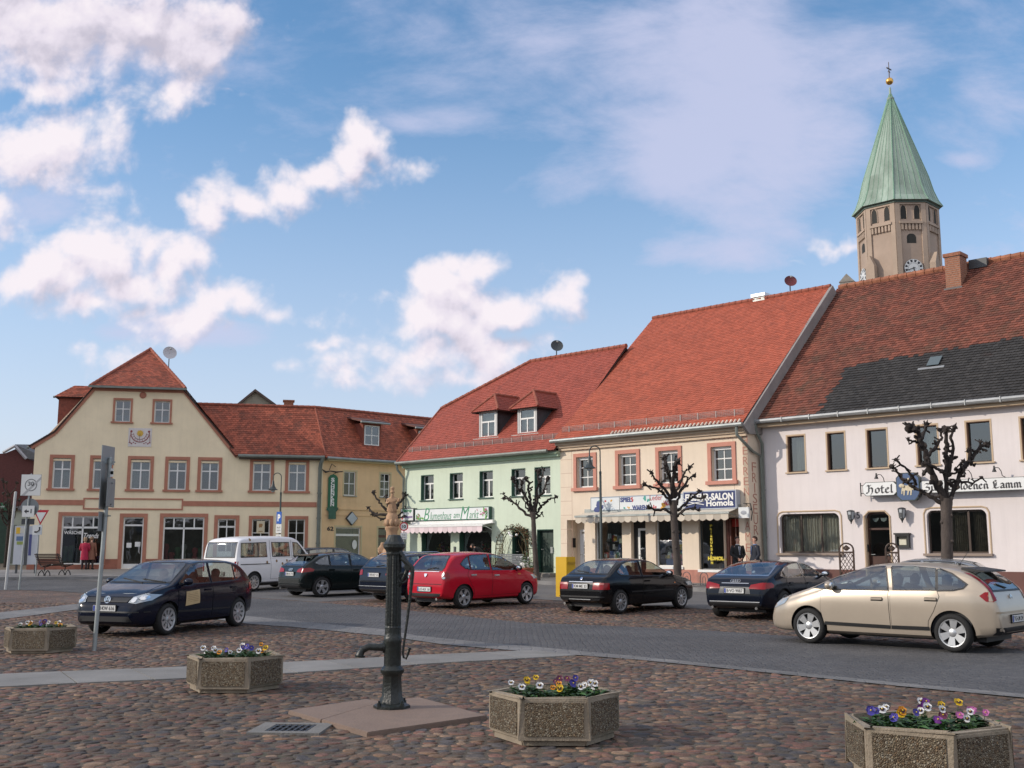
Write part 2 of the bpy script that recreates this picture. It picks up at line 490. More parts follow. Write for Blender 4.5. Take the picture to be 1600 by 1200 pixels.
def downpipe(parent,pts,r=0.055,m=None):
 mb = MB();mb.tube(pts,r,8)
 for a,b in zip(pts,pts[1:]):
  a,b = Vector(a),Vector(b);k = int((b -a).length // 1.8)
  for i in range(1,k +1):
   p = a.lerp(b,i /(k +1));mb.tube([p -(b -a).normalized() *0.03,p +(b -a).normalized() *0.03],r *1.25,8)
 return mb.build('downpipe',m or M_ZINCG,parent,smooth=40)

def snow_guard(parent,s0,s1,y,z,h=0.2,n=12,m=None,slope=0.9):
 mb = MB()
 for k in range(5):
  zz = z +0.04 +h *k /4;mb.box(s0,s1,y -0.006,y +0.006,zz -0.008,zz +0.008)
 for i in range(int((s1 -s0) /0.09)):
  x = s0 +0.09 *i;mb.box(x -0.004,x +0.004,y -0.005,y +0.005,z +0.04,z +0.04 +h)
 o = mb.build('snow_guard',m or mat('snow_guard_zinc',(0.22,0.15,0.14),0.5,metal=0.3),parent)
 for i in range(n):
  x = s0 +(s1 -s0) *(i +0.5) /n
  b = MB();b.box(x -0.02,x +0.02,y -0.03,y -0.012,z -0.03,z +h +0.05);b.box(x -0.02,x +0.02,y -0.03,y +0.3,z -0.03 ,z -0.005)
  b.build('bracket',mat('guard_bracket',(.26,.22,.21),.5,metal=.3),o)
 return o

def ftext(name,txt,s,z,m,parent,y=-0.01,fit=None,**kw):
 return put_text(name,txt,frame_mat((s,y,z),(1,0,0),(0,0,1),(0,-1,0)),m,parent,fit=fit,**kw)

# ------------------------------------------------------------------ broad-pen blackletter
GLY = {
 'H': (0.78,[[(.02,.86),(.14,.98),(.26,.86),(.22,.12),(.1,0),(.0,.08)],[(.26,.55),(.44,.68),(.58,.52),(.56,.1),(.42,-.16)],[(.26,.86),(.44,.98)]]),
 'o': (0.52,[[(.1,.5),(.08,.14),(.24,0)],[(.1,.48),(.26,.62),(.42,.48),(.42,.14),(.24,0)]]),
 't': (0.42,[[(.16,.86),(.14,.12),(.26,0),(.36,.08)],[(.02,.58),(.34,.6)]]),
 'e': (0.48,[[(.1,.5),(.08,.14),(.24,0),(.4,.1)],[(.1,.48),(.26,.62),(.38,.48),(.12,.3)]]),
 'l': (0.30,[[(.08,.92),(.14,1),(.12,.1),(.24,0)]]),
 'Z': (0.74,[[(.06,.84),(.2,.98),(.56,.9),(.2,.5)],[(.2,.5),(.52,.44),(.56,.12),(.34,-.06),(.06,.06)]]),
 'u': (0.54,[[(.08,.6),(.08,.12),(.22,0),(.4,.12)],[(.4,.62),(.4,.08),(.5,0)]]),
 'm': (0.80,[[(.06,.54),(.12,.6),(.12,.06),(.18,0)],[(.12,.5),(.28,.62),(.38,.5),(.38,.06),(.44,0)],[(.38,.5),(.54,.62),(.64,.5),(.64,.08),(.74,0)]]),
 'n': (0.54,[[(.06,.54),(.12,.6),(.12,.06),(.18,0)],[(.12,.5),(.28,.62),(.4,.5),(.4,.08),(.5,0)]]),
 'd': (0.52,[[(.1,.46),(.08,.14),(.24,0),(.42,.14),(.42,.5),(.14,.96)],[(.1,.46),(.26,.6)]]),
 'a': (0.52,[[(.1,.54),(.24,.62),(.38,.5),(.38,.08),(.48,0)],[(.38,.36),(.12,.24),(.1,.08),(.2,0),(.38,.12)]]),
 'G': (0.80,[[(.52,.9),(.3,.98),(.12,.8),(.1,.2),(.3,0),(.58,.14),(.58,.5)],[(.34,.8),(.32,.3)],[(.38,.5),(.58,.52),(.68,.46)]]),
 'L': (0.74,[[(.3,.98),(.14,.86),(.2,.6),(.22,.14),(.08,.02)],[(.3,.98),(.44,.88)],[(.22,.14),(.38,0),(.66,.12)],[(.4,.7),(.38,.3)]]),
 ' ': (0.34,[])}
def blackletter(name,txt,M,height,width,material,parent,depth=0.006,nib=0.115):
 mb = MB();x = 0;k = 0
 total = sum(GLY[c][0] for c in txt);sx = width /total;sy = height
 nx,ny = nib *math.cos(R(40)) *height,nib *math.sin(R(40)) *height
 for c in txt:
  w,st = GLY[c]
  for poly in st:
   for (x1,y1),(x2,y2) in zip(poly,poly[1:]):
    ax,ay,bx,by = (x +x1) *sx,(y1 -.5) *sy,(x +x2) *sx,(y2 -.5) *sy
    z = depth +0.0004 *(k % 12);k += 1
    q = [(ax -nx,ay -ny,z),(ax +nx,ay +ny,z),(bx +nx,by +ny,z),(bx -nx,by -ny,z)]
    mb.prism([M @ Vector((p[0] -width /2,p[1],p[2])) for p in q],(M.to_3x3() @ Vector((0,0,-depth))))
  x += w
 return mb.build(name,material,parent)
# ================================================================== cream gabled house on the left
M_LW = mat('cream_render',(0.80,0.68,0.475),0.9,streak=.07,var=0.07,vscale=0.8,bump=0.35,bscale=55,dirt=((0.68,0.55,0.39),0.5,0.55,0.85))
M_LP = mat('terracotta_paint',(0.40,0.17,0.11),0.8,var=0.12,vscale=2.5,bump=0.2)
LB = LFT.empty('gabled_house','cream gabled town house with terracotta window surrounds and a sundial on its gable','house')
lz0 = LFT.g(2) +0.12
lr = lambda x0,x1,y0,y1: LFT.rect(x0,x1,y0,y1)
hl,hr = LFT.sz(146,606),LFT.sz(287,607)
ZH = (hl[1] +hr[1]) /2
el,er = LFT.sz(44,697),LFT.sz(371,711)
ZE = 6.72
smid = (hl[0] +hr[0]) /2
ap = LFT.cross(235,546,smid)
RZ = ap[1];YA = ap[0]
up = [lr(82,110.5,715,761),lr(145,171,715,762),lr(204,234.5,717,765),lr(262.5,291,718.5,766),lr(313.5,341.5,720,767),lr(395,423,722,767.5),lr(450.5,478,723,769)]
zt_,zb_ = sum(r[3] for r in up) /7,sum(r[2] for r in up) /7
up = [(r[0],r[1],zb_,zt_) for r in up]
gab = [lr(179.5,204,625,659),lr(241,265.5,626,660)]
gab = [(r[0],r[1],gab[0][2],gab[0][3]) for r in gab]
zs = lr(95,160,806,882)
shop = [(lr(95,160,806,882)[0],lr(95,160,806,882)[1],zs[2],zs[3]),(lr(254,318,811,882)[0],lr(254,318,811,882)[1],zs[2],zs[3] -0.03)]
dz1 = zs[3] -0.05
door1 = (lr(191,223,809,890)[0],lr(191,223,809,890)[1],lz0 +0.02,dz1)
door2 = (lr(339,367,813,890)[0],lr(339,367,813,890)[1],lz0 +0.02,dz1 -0.06)
gw = [lr(393,421,813,868),lr(449.5,476,814,868)]
gw = [(r[0],r[1],zs[2] +0.45,dz1 -0.06) for r in gw]
S1 = S_LR
out = [(0,lz0 -0.5),(S1,lz0 -0.5),(S1,ZE),(er[0] +0.05,ZE),(hr[0],ZH),(hl[0],ZH),(0,el[1] -0.1)]
wall_part('wall',out,up +gab +shop +gw +[door1,door2],M_LW,LB)
shell('rear_walls',0,S1,0.02,11,lz0 -0.5,ZE -0.3,M_LW,LB)
gb = MB();gb.face([(0.02,11,ZE -.3),(10.3,11,ZE -.3),(hr[0],11,ZH),(smid,11,RZ -.1),(hl[0],11,ZH)]);gb.build('rear_gable',M_LW,LB)
curt = [('low',.55),('side',.3),('full',1),('top',.22),('top',.22),('low',.35),('full',1)]
for r,cu in zip(up,curt):
 w = window(LB,r,(0.5,),(0.64,),0.07,curtain=cu,bw=0.07);surround(w,r,0.17,M_LP)
for r in gab:
 w = window(LB,r,(0.5,),(0.6,),0.06,curtain=('low',.3));surround(w,r,0.10,M_LP,sill_h=.08)
for r in gw:
 w = window(LB,r,(0.5,),(0.62,),0.06,curtain=('low',.4));surround(w,r,0.17,M_LP)
for i,r in enumerate(shop):
 w = window(LB,r,(0.26,.5,.76),(),0.07,glass=M_SHOPGLASS,name='shop_window') if False else None
 s0,s1,z0,z1 = r;zt = z1 -(z1 -z0) *0.24
 mb = MB();bars(mb,s0,s1,z0,z1,.10,.16,.07,(0.5,),(),.08)
 mb.box(s0 +.07,s1 -.07,.104,.156,zt -.05,zt +.05)
 for c in (.25,.75):
  x = s0 +(s1 -s0) *c;mb.box(x -.035,x +.035,.106,.154,zt +.05,z1 -.07)
 w = mb.build('shop_window',M_WHITE,LB)
 g = MB();g.box(s0 +.03,s1 -.03,.128,.134,z0 +.03,z1 -.03);g.build('pane',M_SHOPGLASS,w)
 surround(w,r,0.19,M_LP,sill=False)
 bk = MB();bk.box(s0 -.3,s1 +.3,1.5,1.52,z0 -.1,z1);bk.box(s0 -.3,s1 +.3,.3,1.5,z0 -.12,z0 -.08)
 bk.build('display_back',mat('display_cloth',(0.05,0.055,0.05),.9,var=.5,vscale=2),w)
 if i == 0:
  ftext('lettering','WÄSCHE',s0 +(s1 -s0) *.27,zt -.25,M_TEXTW,w,y=.09,fit=((s1 -s0) *.42,.2),size=.3,bold=.006)
  ftext('lettering','Trends',s0 +(s1 -s0) *.72,zt -.42,M_TEXTW,w,y=.09,fit=((s1 -s0) *.36,.27),size=.3,shear=.35,bold=.004)
 rr = random.Random(5 +i)
 for k in range(7):           # dressed display stands behind the glass
  x = s0 +(s1 -s0) *(k +.5) /7;h = rr.uniform(.5,1.35);d = MB()
  col = rr.choice([(.3,.05,.06),(.05,.06,.2),(.35,.33,.3),(.1,.1,.11),(.25,.2,.12),(.05,.12,.06)])
  d.lathe([(.02,0),(.13,.1),(.15,h *.45),(.1,h *.62),(.17,h *.85),(.12,h *.97),(.04,h)],10,(x,rr.uniform(.4,.75),z0 -.08))
  o = d.build('clothes_form',mat('clothes_%d%d' % (i,k),col,.9),w,smooth=60)
for r in (door1,door2):
 s0,s1,z0,z1 = r;zt = z1 -.42
 mb = MB();bars(mb,s0,s1,z0,z1,.12,.19,.07,() if r is door1 else (.5,),());mb.box(s0,s1,.118,.192,zt -.05,zt +.04);mb.box(s0 +.06,s1 -.06,.125,.185,z0,z0 +(.25 if r is door1 else .9))
 d = mb.build('door',M_WHITE,LB)
 g = MB();g.box(s0 +.03,s1 -.03,.15,.156,z0 +.1,z1 -.03);g.build('pane',M_SHOPGLASS,d)
 h = MB();h.tube([(s1 -.14,.1,z0 +.8),(s1 -.18,.03,z0 +.85),(s1 -.18,.03,z0 +1.3),(s1 -.14,.1,z0 +1.35)],.018,6);h.build('handle',M_WHITE,d)
 surround(d,r,0.19,M_LP,sill=False)
 if r is door1:
  p = MB();p.box(s0 +.2,s0 +.45,.142,.147,z0 +1.1,z0 +1.35);p.box(s0 +.62,s0 +.9,.142,.147,z0 +1.15,z0 +1.4);p.build('notice',M_TEXTW,d)
# plinth, belt course, sign frame, rakes
pl = MB();zpl = zs[2] +0.28
edges = [(0,shop[0][0] -.19),(shop[0][1] +.19,door1[0] -.19),(door1[1] +.19,shop[1][0] -.19),(shop[1][1] +.19,door2[0] -.19),(door2[1] +.19,S1)]
M_LPL = mat('plinth_paint',(0.33,0.125,0.08),.85,var=.2,vscale=2,dirt=((.15,.08,.06),1.5,.5,.8))
for a,b in edges: pl = MB();pl.box(a -(.03 if a == 0 else 0),b,-.045,.02,lz0 -.5,zpl);pl.build('plinth',M_LPL,LB)
for r in shop: pl = MB();pl.box(r[0] -.19,r[1] +.19,-.047,.02,lz0 -.5,r[2] -.01);pl.build('plinth',M_LPL,LB)
bz0,bz1 = LFT.sz(90,789)[1],LFT.sz(90,781)[1]
fs0,fs1 = LFT.sz(130,787)[0],LFT.sz(286,790)[0]
for q0,q1 in ((0,fs0),(fs1,S1 -.3)): bb = MB();bb.box(q0,q1,-.04,.02,bz0,bz1);bb.build('belt_course',M_LP,LB)
fr = MB();bars(fr,fs0,fs1,bz0 -.22,bz1 +.12,-.05,.02,.07,(),());fr.build('sign_frame',M_LP,LB)
rk = MB()
def rake(a,b,wd):
 a,b = Vector((a[0],0,a[1])),Vector((b[0],0,b[1]));d = (b -a).normalized();n = Vector((d.z,0,-d.x))
 if n.z > 0: n = -n
 rk.prism([a +Vector((0,-.06,0)),b +Vector((0,-.06,0)),b +n *wd +Vector((0,-.06,0)),a +n *wd +Vector((0,-.06,0))],(0,.08,0))
kick = (0.9,el[1] +0.75)
rake((-.22,el[1] -.03),kick,.16);rake(kick,hl,.16);rake((er[0] +.02,ZE +.02),hr,.16)
rk.box(hl[0] -.05,hr[0] +.05,-.065,.02,ZH -.2,ZH -.002)
rk.build('verge_board',M_LP,LB)
v = MB();cx,cz = LFT.sz(223.5,617.5);v.lathe([(.0,0),(.16,0),(.18,.03),(.14,.05),(.12,.02),(0,.02)],20,M=frame_mat((cx,-.0,cz),(1,0,0),(0,0,1),(0,-1,0)),cap=False);v.build('round_vent',M_LP,LB,smooth=40)
# roofs
slr = (RZ -ZH) /(smid -hl[0])
def zl(s): return ZH +(s -hl[0]) *slr
Y1 = 11.3
tile_roof('roof',[(kick[0],-.12,kick[1] +.06),(kick[0],Y1,kick[1] +.06),(smid,Y1,RZ),(smid,YA,RZ),(hl[0],-.12,ZH +.05)],M_TILE_LEFT,LB)
tile_roof('roof_foot',[(-.32,-.12,el[1] +.0),(-.32,Y1,el[1] +.0),(kick[0],Y1,kick[1] +.07),(kick[0],-.12,kick[1] +.07)],M_TILE_LEFT,LB)
rr_ = (ZH +.05 -ZE -.1) /(er[0] +.05 -hr[0])
tile_roof('roof',[(er[0] +.1,-.12,ZE +.1),(hr[0],-.12,ZH +.05),(smid,YA,RZ),(smid,Y1,RZ),(er[0] +.1,Y1,ZE +.1)][::-1],M_TILE_LEFT,LB)
rf = tile_roof('half_hip_roof',[(hl[0] -.12,-.32,ZH -.0),(hr[0] +.12,-.32,ZH -.0),(smid,YA,RZ)],M_TILE_LEFT,LB)
ridge_tiles('hip_ridge',(hl[0] -.12,-.32,ZH +.03),(smid,YA,RZ +.03),M_RIDGE,LB,.09);ridge_tiles('hip_ridge',(hr[0] +.12,-.32,ZH +.03),(smid,YA,RZ +.03),M_RIDGE,LB,.09)
ridge_tiles('ridge',(smid,YA,RZ +.03),(smid,Y1,RZ +.03),M_RIDGE,LB,.09)
fg = MB();fg.box(hl[0] -.2,hr[0] +.2,-.42,-.33,ZH -.08,ZH +.03);fg.build('hip_gutter',M_ZINCG,LB)
# wing roof to the right, its ridge level with the front
wr = LFT.cross(505,637,S1);WY,WZ = wr
HALF = math.tan(R(29.5 /2))
svy = er[0] -(er[0] -smid) *(WZ -ZE) /(RZ -ZE)
tile_roof('wing_roof',[(er[0] -.1,-.38,ZE +.02),(S1 +.1,-.38,ZE +.02),(S1 -WY *HALF,WY,WZ),(svy,WY,WZ)],M_TILE_LEFT,LB)
tile_roof('wing_roof',[(svy,WY,WZ),(S1 -WY *HALF,WY,WZ),(S1 -5,2 *WY +.4,ZE),(svy,2 *WY +.4,ZE)][::-1],M_TILE_LEFT,LB)
ridge_tiles('ridge',(svy,WY,WZ +.02),(S1 -WY *HALF,WY,WZ +.02),M_RIDGE,LB,.09)
ridge_tiles('hip_ridge',(S1 +.1,-.38,ZE +.08),(S1 -WY *HALF,WY,WZ +.02),M_RIDGE,LB,.05)
gutter(LB,er[0] +.05,S1 +.05,-.42,ZE -.0,M_ZINCG,.09);fb = MB();fb.box(er[0] +.1,S1,-.34,0,ZE -.16,ZE -.02);fb.build('eaves_board',M_WOODD,LB)
gutter(LB,-.38,-.28,-.1,el[1] -.08,M_ZINCG,.07)
downpipe(LB,[(S1 -.02,-.42,ZE),(S1 -.14,-.3,ZE -.35),(S1 -.17,-.12,ZE -.6),(S1 -.17,-.12,lz0)],.1)
# dormer on the left slope, seen from its end
da,db = LFT.sz(90,619),LFT.sz(113,600)
dm = MB();yA,yB = 1.2,3.6
d1,d2 = LFT.sz(92,622,yA),LFT.sz(118,649,yA)
dm.prism([(d1[0],yA,d2[1] -.5),(d1[0],yA,d1[1]),(d1[0] +2.4,yA,d1[1] +.1),(d1[0] +2.4,yA,d2[1] -.2)],(0,yB -yA,0));dmo = dm.build('roof_dormer',mat('dormer_tile_hanging',(0.22,0.07,0.045),.85,var=.3,vscale=6),LB)
e1 = (LFT.sz(86,620,yA)[0],LFT.sz(86,620,yA)[1]);e2 = LFT.sz(114,600,yA)
tile_roof('dormer_roof',[(e1[0],yA -.2,e1[1]),(e1[0],yB +.2,e1[1]),(e2[0],yB +.2,e2[1]),(e2[0],yA +.6,e2[1])],M_TILE_LEFT,dmo)
tile_roof('dormer_roof',[(e1[0],yA -.22,e1[1]),(e2[0] +2.0,yA -.22,e1[1] +.0),(e2[0] +2.0,yA +.6,e2[1]),(e2[0],yA +.6,e2[1])],M_TILE_LEFT,dmo)
gutter(dmo,e1[0] -.05,e1[0] +.05,yA -.2,e1[1] -.03,M_ZINCG,.06)
# sundial
sd = lr(200.5,237,669,698);mb = MB();mb.box(sd[0],sd[1],-.025,.0,sd[2],sd[3])
SDI = mb.build('sundial',mat('sundial_plaster',(0.62,0.58,0.56),.85,var=.08,vscale=3));SDI.matrix_world = Matrix.Translation(LFT.O) @ Matrix.Rotation(LFT.ang,4,'Z')
tag(SDI,'painted sundial panel with yellow sun on the cream gable','sundial')
scx,scz = (sd[0] +sd[1]) /2,sd[2] +(sd[3] -sd[2]) *.72
sun = MB();sun.lathe([(0,0),(.15,0),(.15,.012),(0,.014)],18,M=frame_mat((scx,-.026,scz),(1,0,0),(0,0,1),(0,-1,0)),cap=False)
for k in range(12):
 a = k *PI /6;sun.prism([(scx +.14 *math.cos(a -.18),-.028,scz +.14 *math.sin(a -.18)),(scx +.2 *math.cos(a),-.028,scz +.2 *math.sin(a)),(scx +.14 *math.cos(a +.18),-.028,scz +.14 *math.sin(a +.18))],(0,-.006,0))
sun.build('sun_face',mat('sun_yellow',(.6,.38,.06),.7),SDI)
arc = MB();M_SDR = mat('sundial_red',(.25,.05,.05),.8)
pts = lambda r,a0,a1,n: [(scx +r *math.cos(R(a0 +(a1 -a0) *i /n)),-.03,scz +r *math.sin(R(a0 +(a1 -a0) *i /n))) for i in range(n +1)]
arc.tube(pts(.47,170,370,18),.022,6);arc.tube(pts(.33,180,360,16),.012,6)
for sg in (-1,1):
 arc.blob((scx +sg *.45,-.03,scz +.1),.06,8,4,sc=(1,.3,1));arc.tube([(scx +sg *.5,-.03,scz -.1),(scx +sg *.52,-.03,scz -.45),(scx +sg *.4,-.03,scz -.6)],.014,6)
 for k in range(4): arc.blob((scx +sg *(.52 -.1 *k),-.03,scz -.5 -.05 *(k % 2)),.04,6,4,sc=(1,.3,.7))
for k in range(9):
 a = R(190 +20 *k);arc.tube([(scx +.35 *math.cos(a),-.03,scz +.35 *math.sin(a)),(scx +.44 *math.cos(a),-.03,scz +.44 *math.sin(a))],.01,5)
arc.build('dial_scroll',M_SDR,SDI)
gn = MB();gn.tube([(scx,-.02,scz),(scx,-.3,scz -.35)],.01,6);gn.build('gnomon',M_BLACK,SDI)
# ================================================================== ochre house in the corner
M_OW = mat('ochre_render',(0.72,0.50,0.285),0.9,streak=.07,var=0.08,vscale=0.9,bump=0.35,bscale=55,dirt=((0.52,0.34,0.19),.6,.55,.85))
M_OL = mat('ochre_light_trim',(0.55,0.46,0.28),.85)
OB = OCH.empty('ochre_house','ochre two-storey house in the square corner with shed dormers and a shop window','house')
oz0 = OCH.g(1) +.12
OE = 6.7;OS1 = 13.0
orr = OCH.rect
ow = [orr(537.5,556,737,774),orr(594,609.5,740,777)]
zo0,zo1 = (ow[0][2] +ow[1][2]) /2,(ow[0][3] +ow[1][3]) /2
ow = [(r[0],r[1],zo0,zo1) for r in ow]
o2 = (ow[1][0] +2.5,ow[1][1] +2.5,zo0,zo1);ow.append(o2);ow.append((o2[0] +2.5,o2[1] +2.5,zo0,zo1))
osh = orr(524,563,824,877);odo = orr(590.5,604,824,890);odo = (odo[0],odo[1] +.25,oz0 +.02,osh[3])
wall_part('wall',[(0,oz0 -.5),(OS1,oz0 -.5),(OS1,OE),(0,OE)],ow +[osh,odo],M_OW,OB)
shell('rear_walls',.02,OS1,.02,9.5,oz0 -.5,OE -.1,M_OW,OB)
for i,r in enumerate(ow):
 w = window(OB,r,(.5,),(.34,.67) if i else (.5,),.055,y=.08,curtain=('side',.25));surround(w,r,.09,M_OL,proud=.015,sill=False);sill(w,r,M_ZINC)
s0,s1,z0,z1 = osh
mb = MB();bars(mb,s0,s1,z0,z1,.08,.14,.06,(),());zt = z1 -.42;mb.box(s0 +.06,s1 -.06,.082,.138,zt -.06,zt +.06)
w = mb.build('shop_window',M_WHITE,OB);g = MB();g.box(s0 +.03,s1 -.03,.108,.114,z0 +.03,z1 -.03);g.build('pane',M_SHOPGLASS,w)
surround(w,osh,.1,M_OL,proud=.015,sill=False);sill(w,osh,M_WHITE,.1,.12,.2)
bk = MB();bk.box(s0 -.3,s1 +.3,1.2,1.22,z0 -.1,z1 +.1);bk.box(s0 -.2,s1 +.2,.25,1.2,z0 -.1,z0 -.06);bk.build('display_back',mat('display_green',(.05,.09,.07),.9,var=.6,vscale=3),w)
for k in range(6):
 d = MB();x = s0 +.25 +(s1 -s0 -.5) *k /5;h = random.uniform(.15,.5)
 d.lathe([(.05,0),(.09,.04),(.07,h *.5),(.1,h *.8),(.03,h)],8,(x,.5 +.25 *(k % 2),z0 -.05));d.build('vase',mat('vase_%d' % k,random.choice([(.5,.5,.48),(.2,.3,.2),(.4,.3,.1)]),.4),w,smooth=50)
ht = MB();ht.lathe([(0,0),(.16,0),(.16,.01),(0,.01)],16,M=frame_mat((s1 -.35,.07,z1 -.95),(1,0,0),(0,0,1),(0,-1,0)) @ Matrix.Diagonal((1,1.6,1,1)),cap=False);ht.build('window_sticker',M_WHITE,w)
s0,s1,z0,z1 = odo
mb = MB();bars(mb,s0,s1,z0,z1,.14,.2,.07,(),());mb.box(s0,s1,.138,.202,z1 -.55,z1 -.4);mb.box(s0 +.06,s1 -.06,.15,.19,z0,z0 +.9)
d = mb.build('door',mat('door_brown',(.10,.04,.025),.5,var=.3),OB);g = MB();g.box(s0 +.03,s1 -.03,.16,.166,z0 +.9,z1 -.03);g.build('pane',M_SHOPGLASS,d);surround(d,odo,.1,M_OL,proud=.015,sill=False)
h = MB();h.tube([(s0 +.12,.13,z0 +1.0),(s0 +.12,.07,z0 +1.0),(s0 +.26,.07,z0 +1.0)],.014,6);h.build('handle',M_ZINC,d)
zc = (OCH.sz(507,795)[1] +OCH.sz(635,798)[1]) /2
mb = MB();mb.box(.2,OS1,-.05,.02,zc -.03,zc +.05);mb.box(.2,OS1,-.03,.02,zc -.36,zc -.30);mb.build('string_course',M_OW,OB)
zq = OCH.sz(580,879)[1]
for a,b in ((.2,odo[0] -.1),(odo[1] +.1,OS1)): mb = MB();mb.box(a,b,-.03,.02,oz0 -.5,zq);mb.build('plinth',mat('plinth_blue_grey',(.12,.14,.16),.8,var=.2),OB)
ftext('house_number','62',OCH.sz(516,826)[0],OCH.sz(516,826)[1],M_TEXTB,OB,y=-.01,fit=(.42,.24),size=.3,bold=.01)
# roof
oy,oz = OCH.cross(505,637,0)
OYR = WY;OZR = WZ
tile_roof('roof',[(-.1,-.38,OE +.02),(OS1,-.38,OE +.02),(OS1,OYR,OZR),(OYR *HALF,OYR,OZR)],M_TILE_LEFT,OB)
tile_roof('roof',[(OYR *HALF,OYR,OZR),(OS1,OYR,OZR),(OS1,2 *OYR,OE),(OYR *HALF +2,2 *OYR,OE)][::-1],M_TILE_LEFT,OB)
ridge_tiles('ridge',(OYR *HALF,OYR,OZR +.02),(OS1,OYR,OZR +.02),M_RIDGE,OB,.09)
gutter(OB,0,OS1,-.43,OE +.0,M_ZINC,.08);fb = MB();fb.box(0.1,OS1,-.34,0,OE -.14,OE -.02);fb.build('eaves_board',M_OL,OB)
slope_o = (OZR -OE) /(OYR +.38)
def roof_y(z): return -.38 +(z -OE) /slope_o
def shed_dormer(house,fac,px,yroof,slope,ze,ye,mroof,mcheek):
 """px: window frame x0,x1,y0,y1 in the photo; sits on a slope rising at slope from (ye, ze)"""
 yy = .5
 for _ in range(25):
  s_,z_ = fac.sz(px[0],px[3],yy);yy = .5 *yy +.5 *(ye +(z_ -ze) /slope)
 r = fac.rect(*px,y=yy);s0,s1,z0,z1 = r
 mb = MB();th = .12;yb = ye +(z1 +.25 -ze) /slope +.6
 for a in (s0 -.12,s1 +.02):
  mb.prism([(a,yy,z0 -.08),(a,yy,z1 +.12),(a,ye +(z1 +.12 -ze) /slope,z1 +.12)],(.1,0,0))
 mb.box(s0 -.12,s1 +.12,yy -.01,yy +.1,z1 +.0,z1 +.14);mb.box(s0 -.12,s1 +.12,yy -.05,yy +.1,z0 -.1,z0 -.0)
 d = mb.build('roof_dormer',mcheek,house)
 window(d,r,(.5,),(.5,),.055,y=yy +.0)
 rb = MB();rb.prism([(s0 -.45,yy -.3,z1 +.14),(s0 -.45,yy -.3,z1 +.24),(s0 -.45,yb,z1 +.24 +(yb -yy) *.25),(s0 -.45,yb,z1 +.14 +(yb -yy) *.25)],(s1 -s0 +.9,0,0))
 rb.build('dormer_roof',mroof,d)
 gutter(d,s0 -.5,s1 +.5,yy -.36,z1 +.13,M_ZINC,.06)
M_CHK = mat('dormer_cheek_tiles',(.2,.055,.035),.85,var=.35,vscale=9)
shed_dormer(OB,OCH,(569.5,592.5,665,696),None,slope_o,OE,-.38,mat('dormer_felt',(.12,.05,.04),.8,var=.2),M_CHK)
shed_dormer(OB,OCH,(654,676,674,704),None,slope_o,OE,-.38,MATS['dormer_felt'],M_CHK)
# things fixed to the ochre wall
def on(fac,o):
 o.matrix_world = Matrix.Translation(fac.O) @ Matrix.Rotation(fac.ang,4,'Z');return o
def on_empty(fac,name,label,cat,s,z,group=None,y=0.0):
 p = fac.w(s,y,z);return thing(name,label,cat,p,fac.ang,group)
vs,vz1 = OCH.sz(527.5,741,-.75);_,vz0 = OCH.sz(527.5,810,-.75)
hs,hz = OCH.sz(527,738,0)
# projecting sign: boards face along the wall, a yoke of wrought iron carries it
sx,sz_ = OCH.sz(528,775,-.35)
SGN = on_empty(OCH,'projecting_sign','tall green projecting sign with white vertical lettering on the ochre house','shop sign',sx,0)
z1 = OCH.sz(528,741,-.35)[1];z0 = OCH.sz(528,797,-.35)[1]
hw = .26
RT = Matrix.Rotation(R(-48),4,'Z')
def T(p): return tuple(RT @ Vector(p))
mb = MB();prof = [(-hw,z0),(hw,z0),(hw,z1 -.2),(hw *.6,z1 -.06),(0,z1),(-hw *.6,z1 -.06),(-hw,z1 -.2)]
M_SGREEN = mat('sign_green',(.012,.11,.045),.4)
mb.prism([T((x,-.41,z)) for x,z in prof],RT @ Vector((0,.12,0)));mb.build('sign_board',M_SGREEN,SGN)
zz = z1 -.3;n = 8
for ch in 'SCHENKEN':
 put_text('letter',ch,Matrix.Translation(RT @ Vector((0,-.415,zz))) @ RT.to_4x4() @ frame_mat((0,0,0),(1,0,0),(0,0,1),(0,-1,0)),M_TEXTW,SGN,fit=(.2 if ch != 'I' else .05,.19),size=.25,bold=.008)
 zz -= (z1 -z0 -.4) /n
mb = MB();z2 = OCH.sz(527,811,-.35)[1]
mb.prism([T((x,-.43,z)) for x,z in ((-hw *1.2,z0 +.02),(-hw *1.2,z0 +.14),(hw *1.2,z0 +.14),(hw *1.2,z0 +.02),(hw *.75,z0 -.1),(hw *.75,z2),(-hw *.75,z2),(-hw *.75,z0 -.1))],RT @ Vector((0,.16,0)));mb.build('sign_lantern',mat('sign_bottom_green',(.03,.10,.06),.4,var=.2),SGN)
mb = MB();zb = z1 +.12
mb.tube([(0,.35,zb),(0,-.7,zb)],.025,6);mb.tube([T((0,-.35,z1)),(0,-.25,zb)],.015,6)
mb.tube([(-.9,-.1,zb +.12),(-.7,-.15,zb -.02),(-.45,-.2,zb +.05),(-.1,-.3,zb),(.3,-.3,zb +.05)],[.02,.06,.03,.05,.03],6);mb.tube([(-.5,-.2,zb +.1),(-.35,-.2,zb +.45),(-.1,-.2,zb +.3)],.02,6)
mb.build('sign_bracket',M_BLACK,SGN)
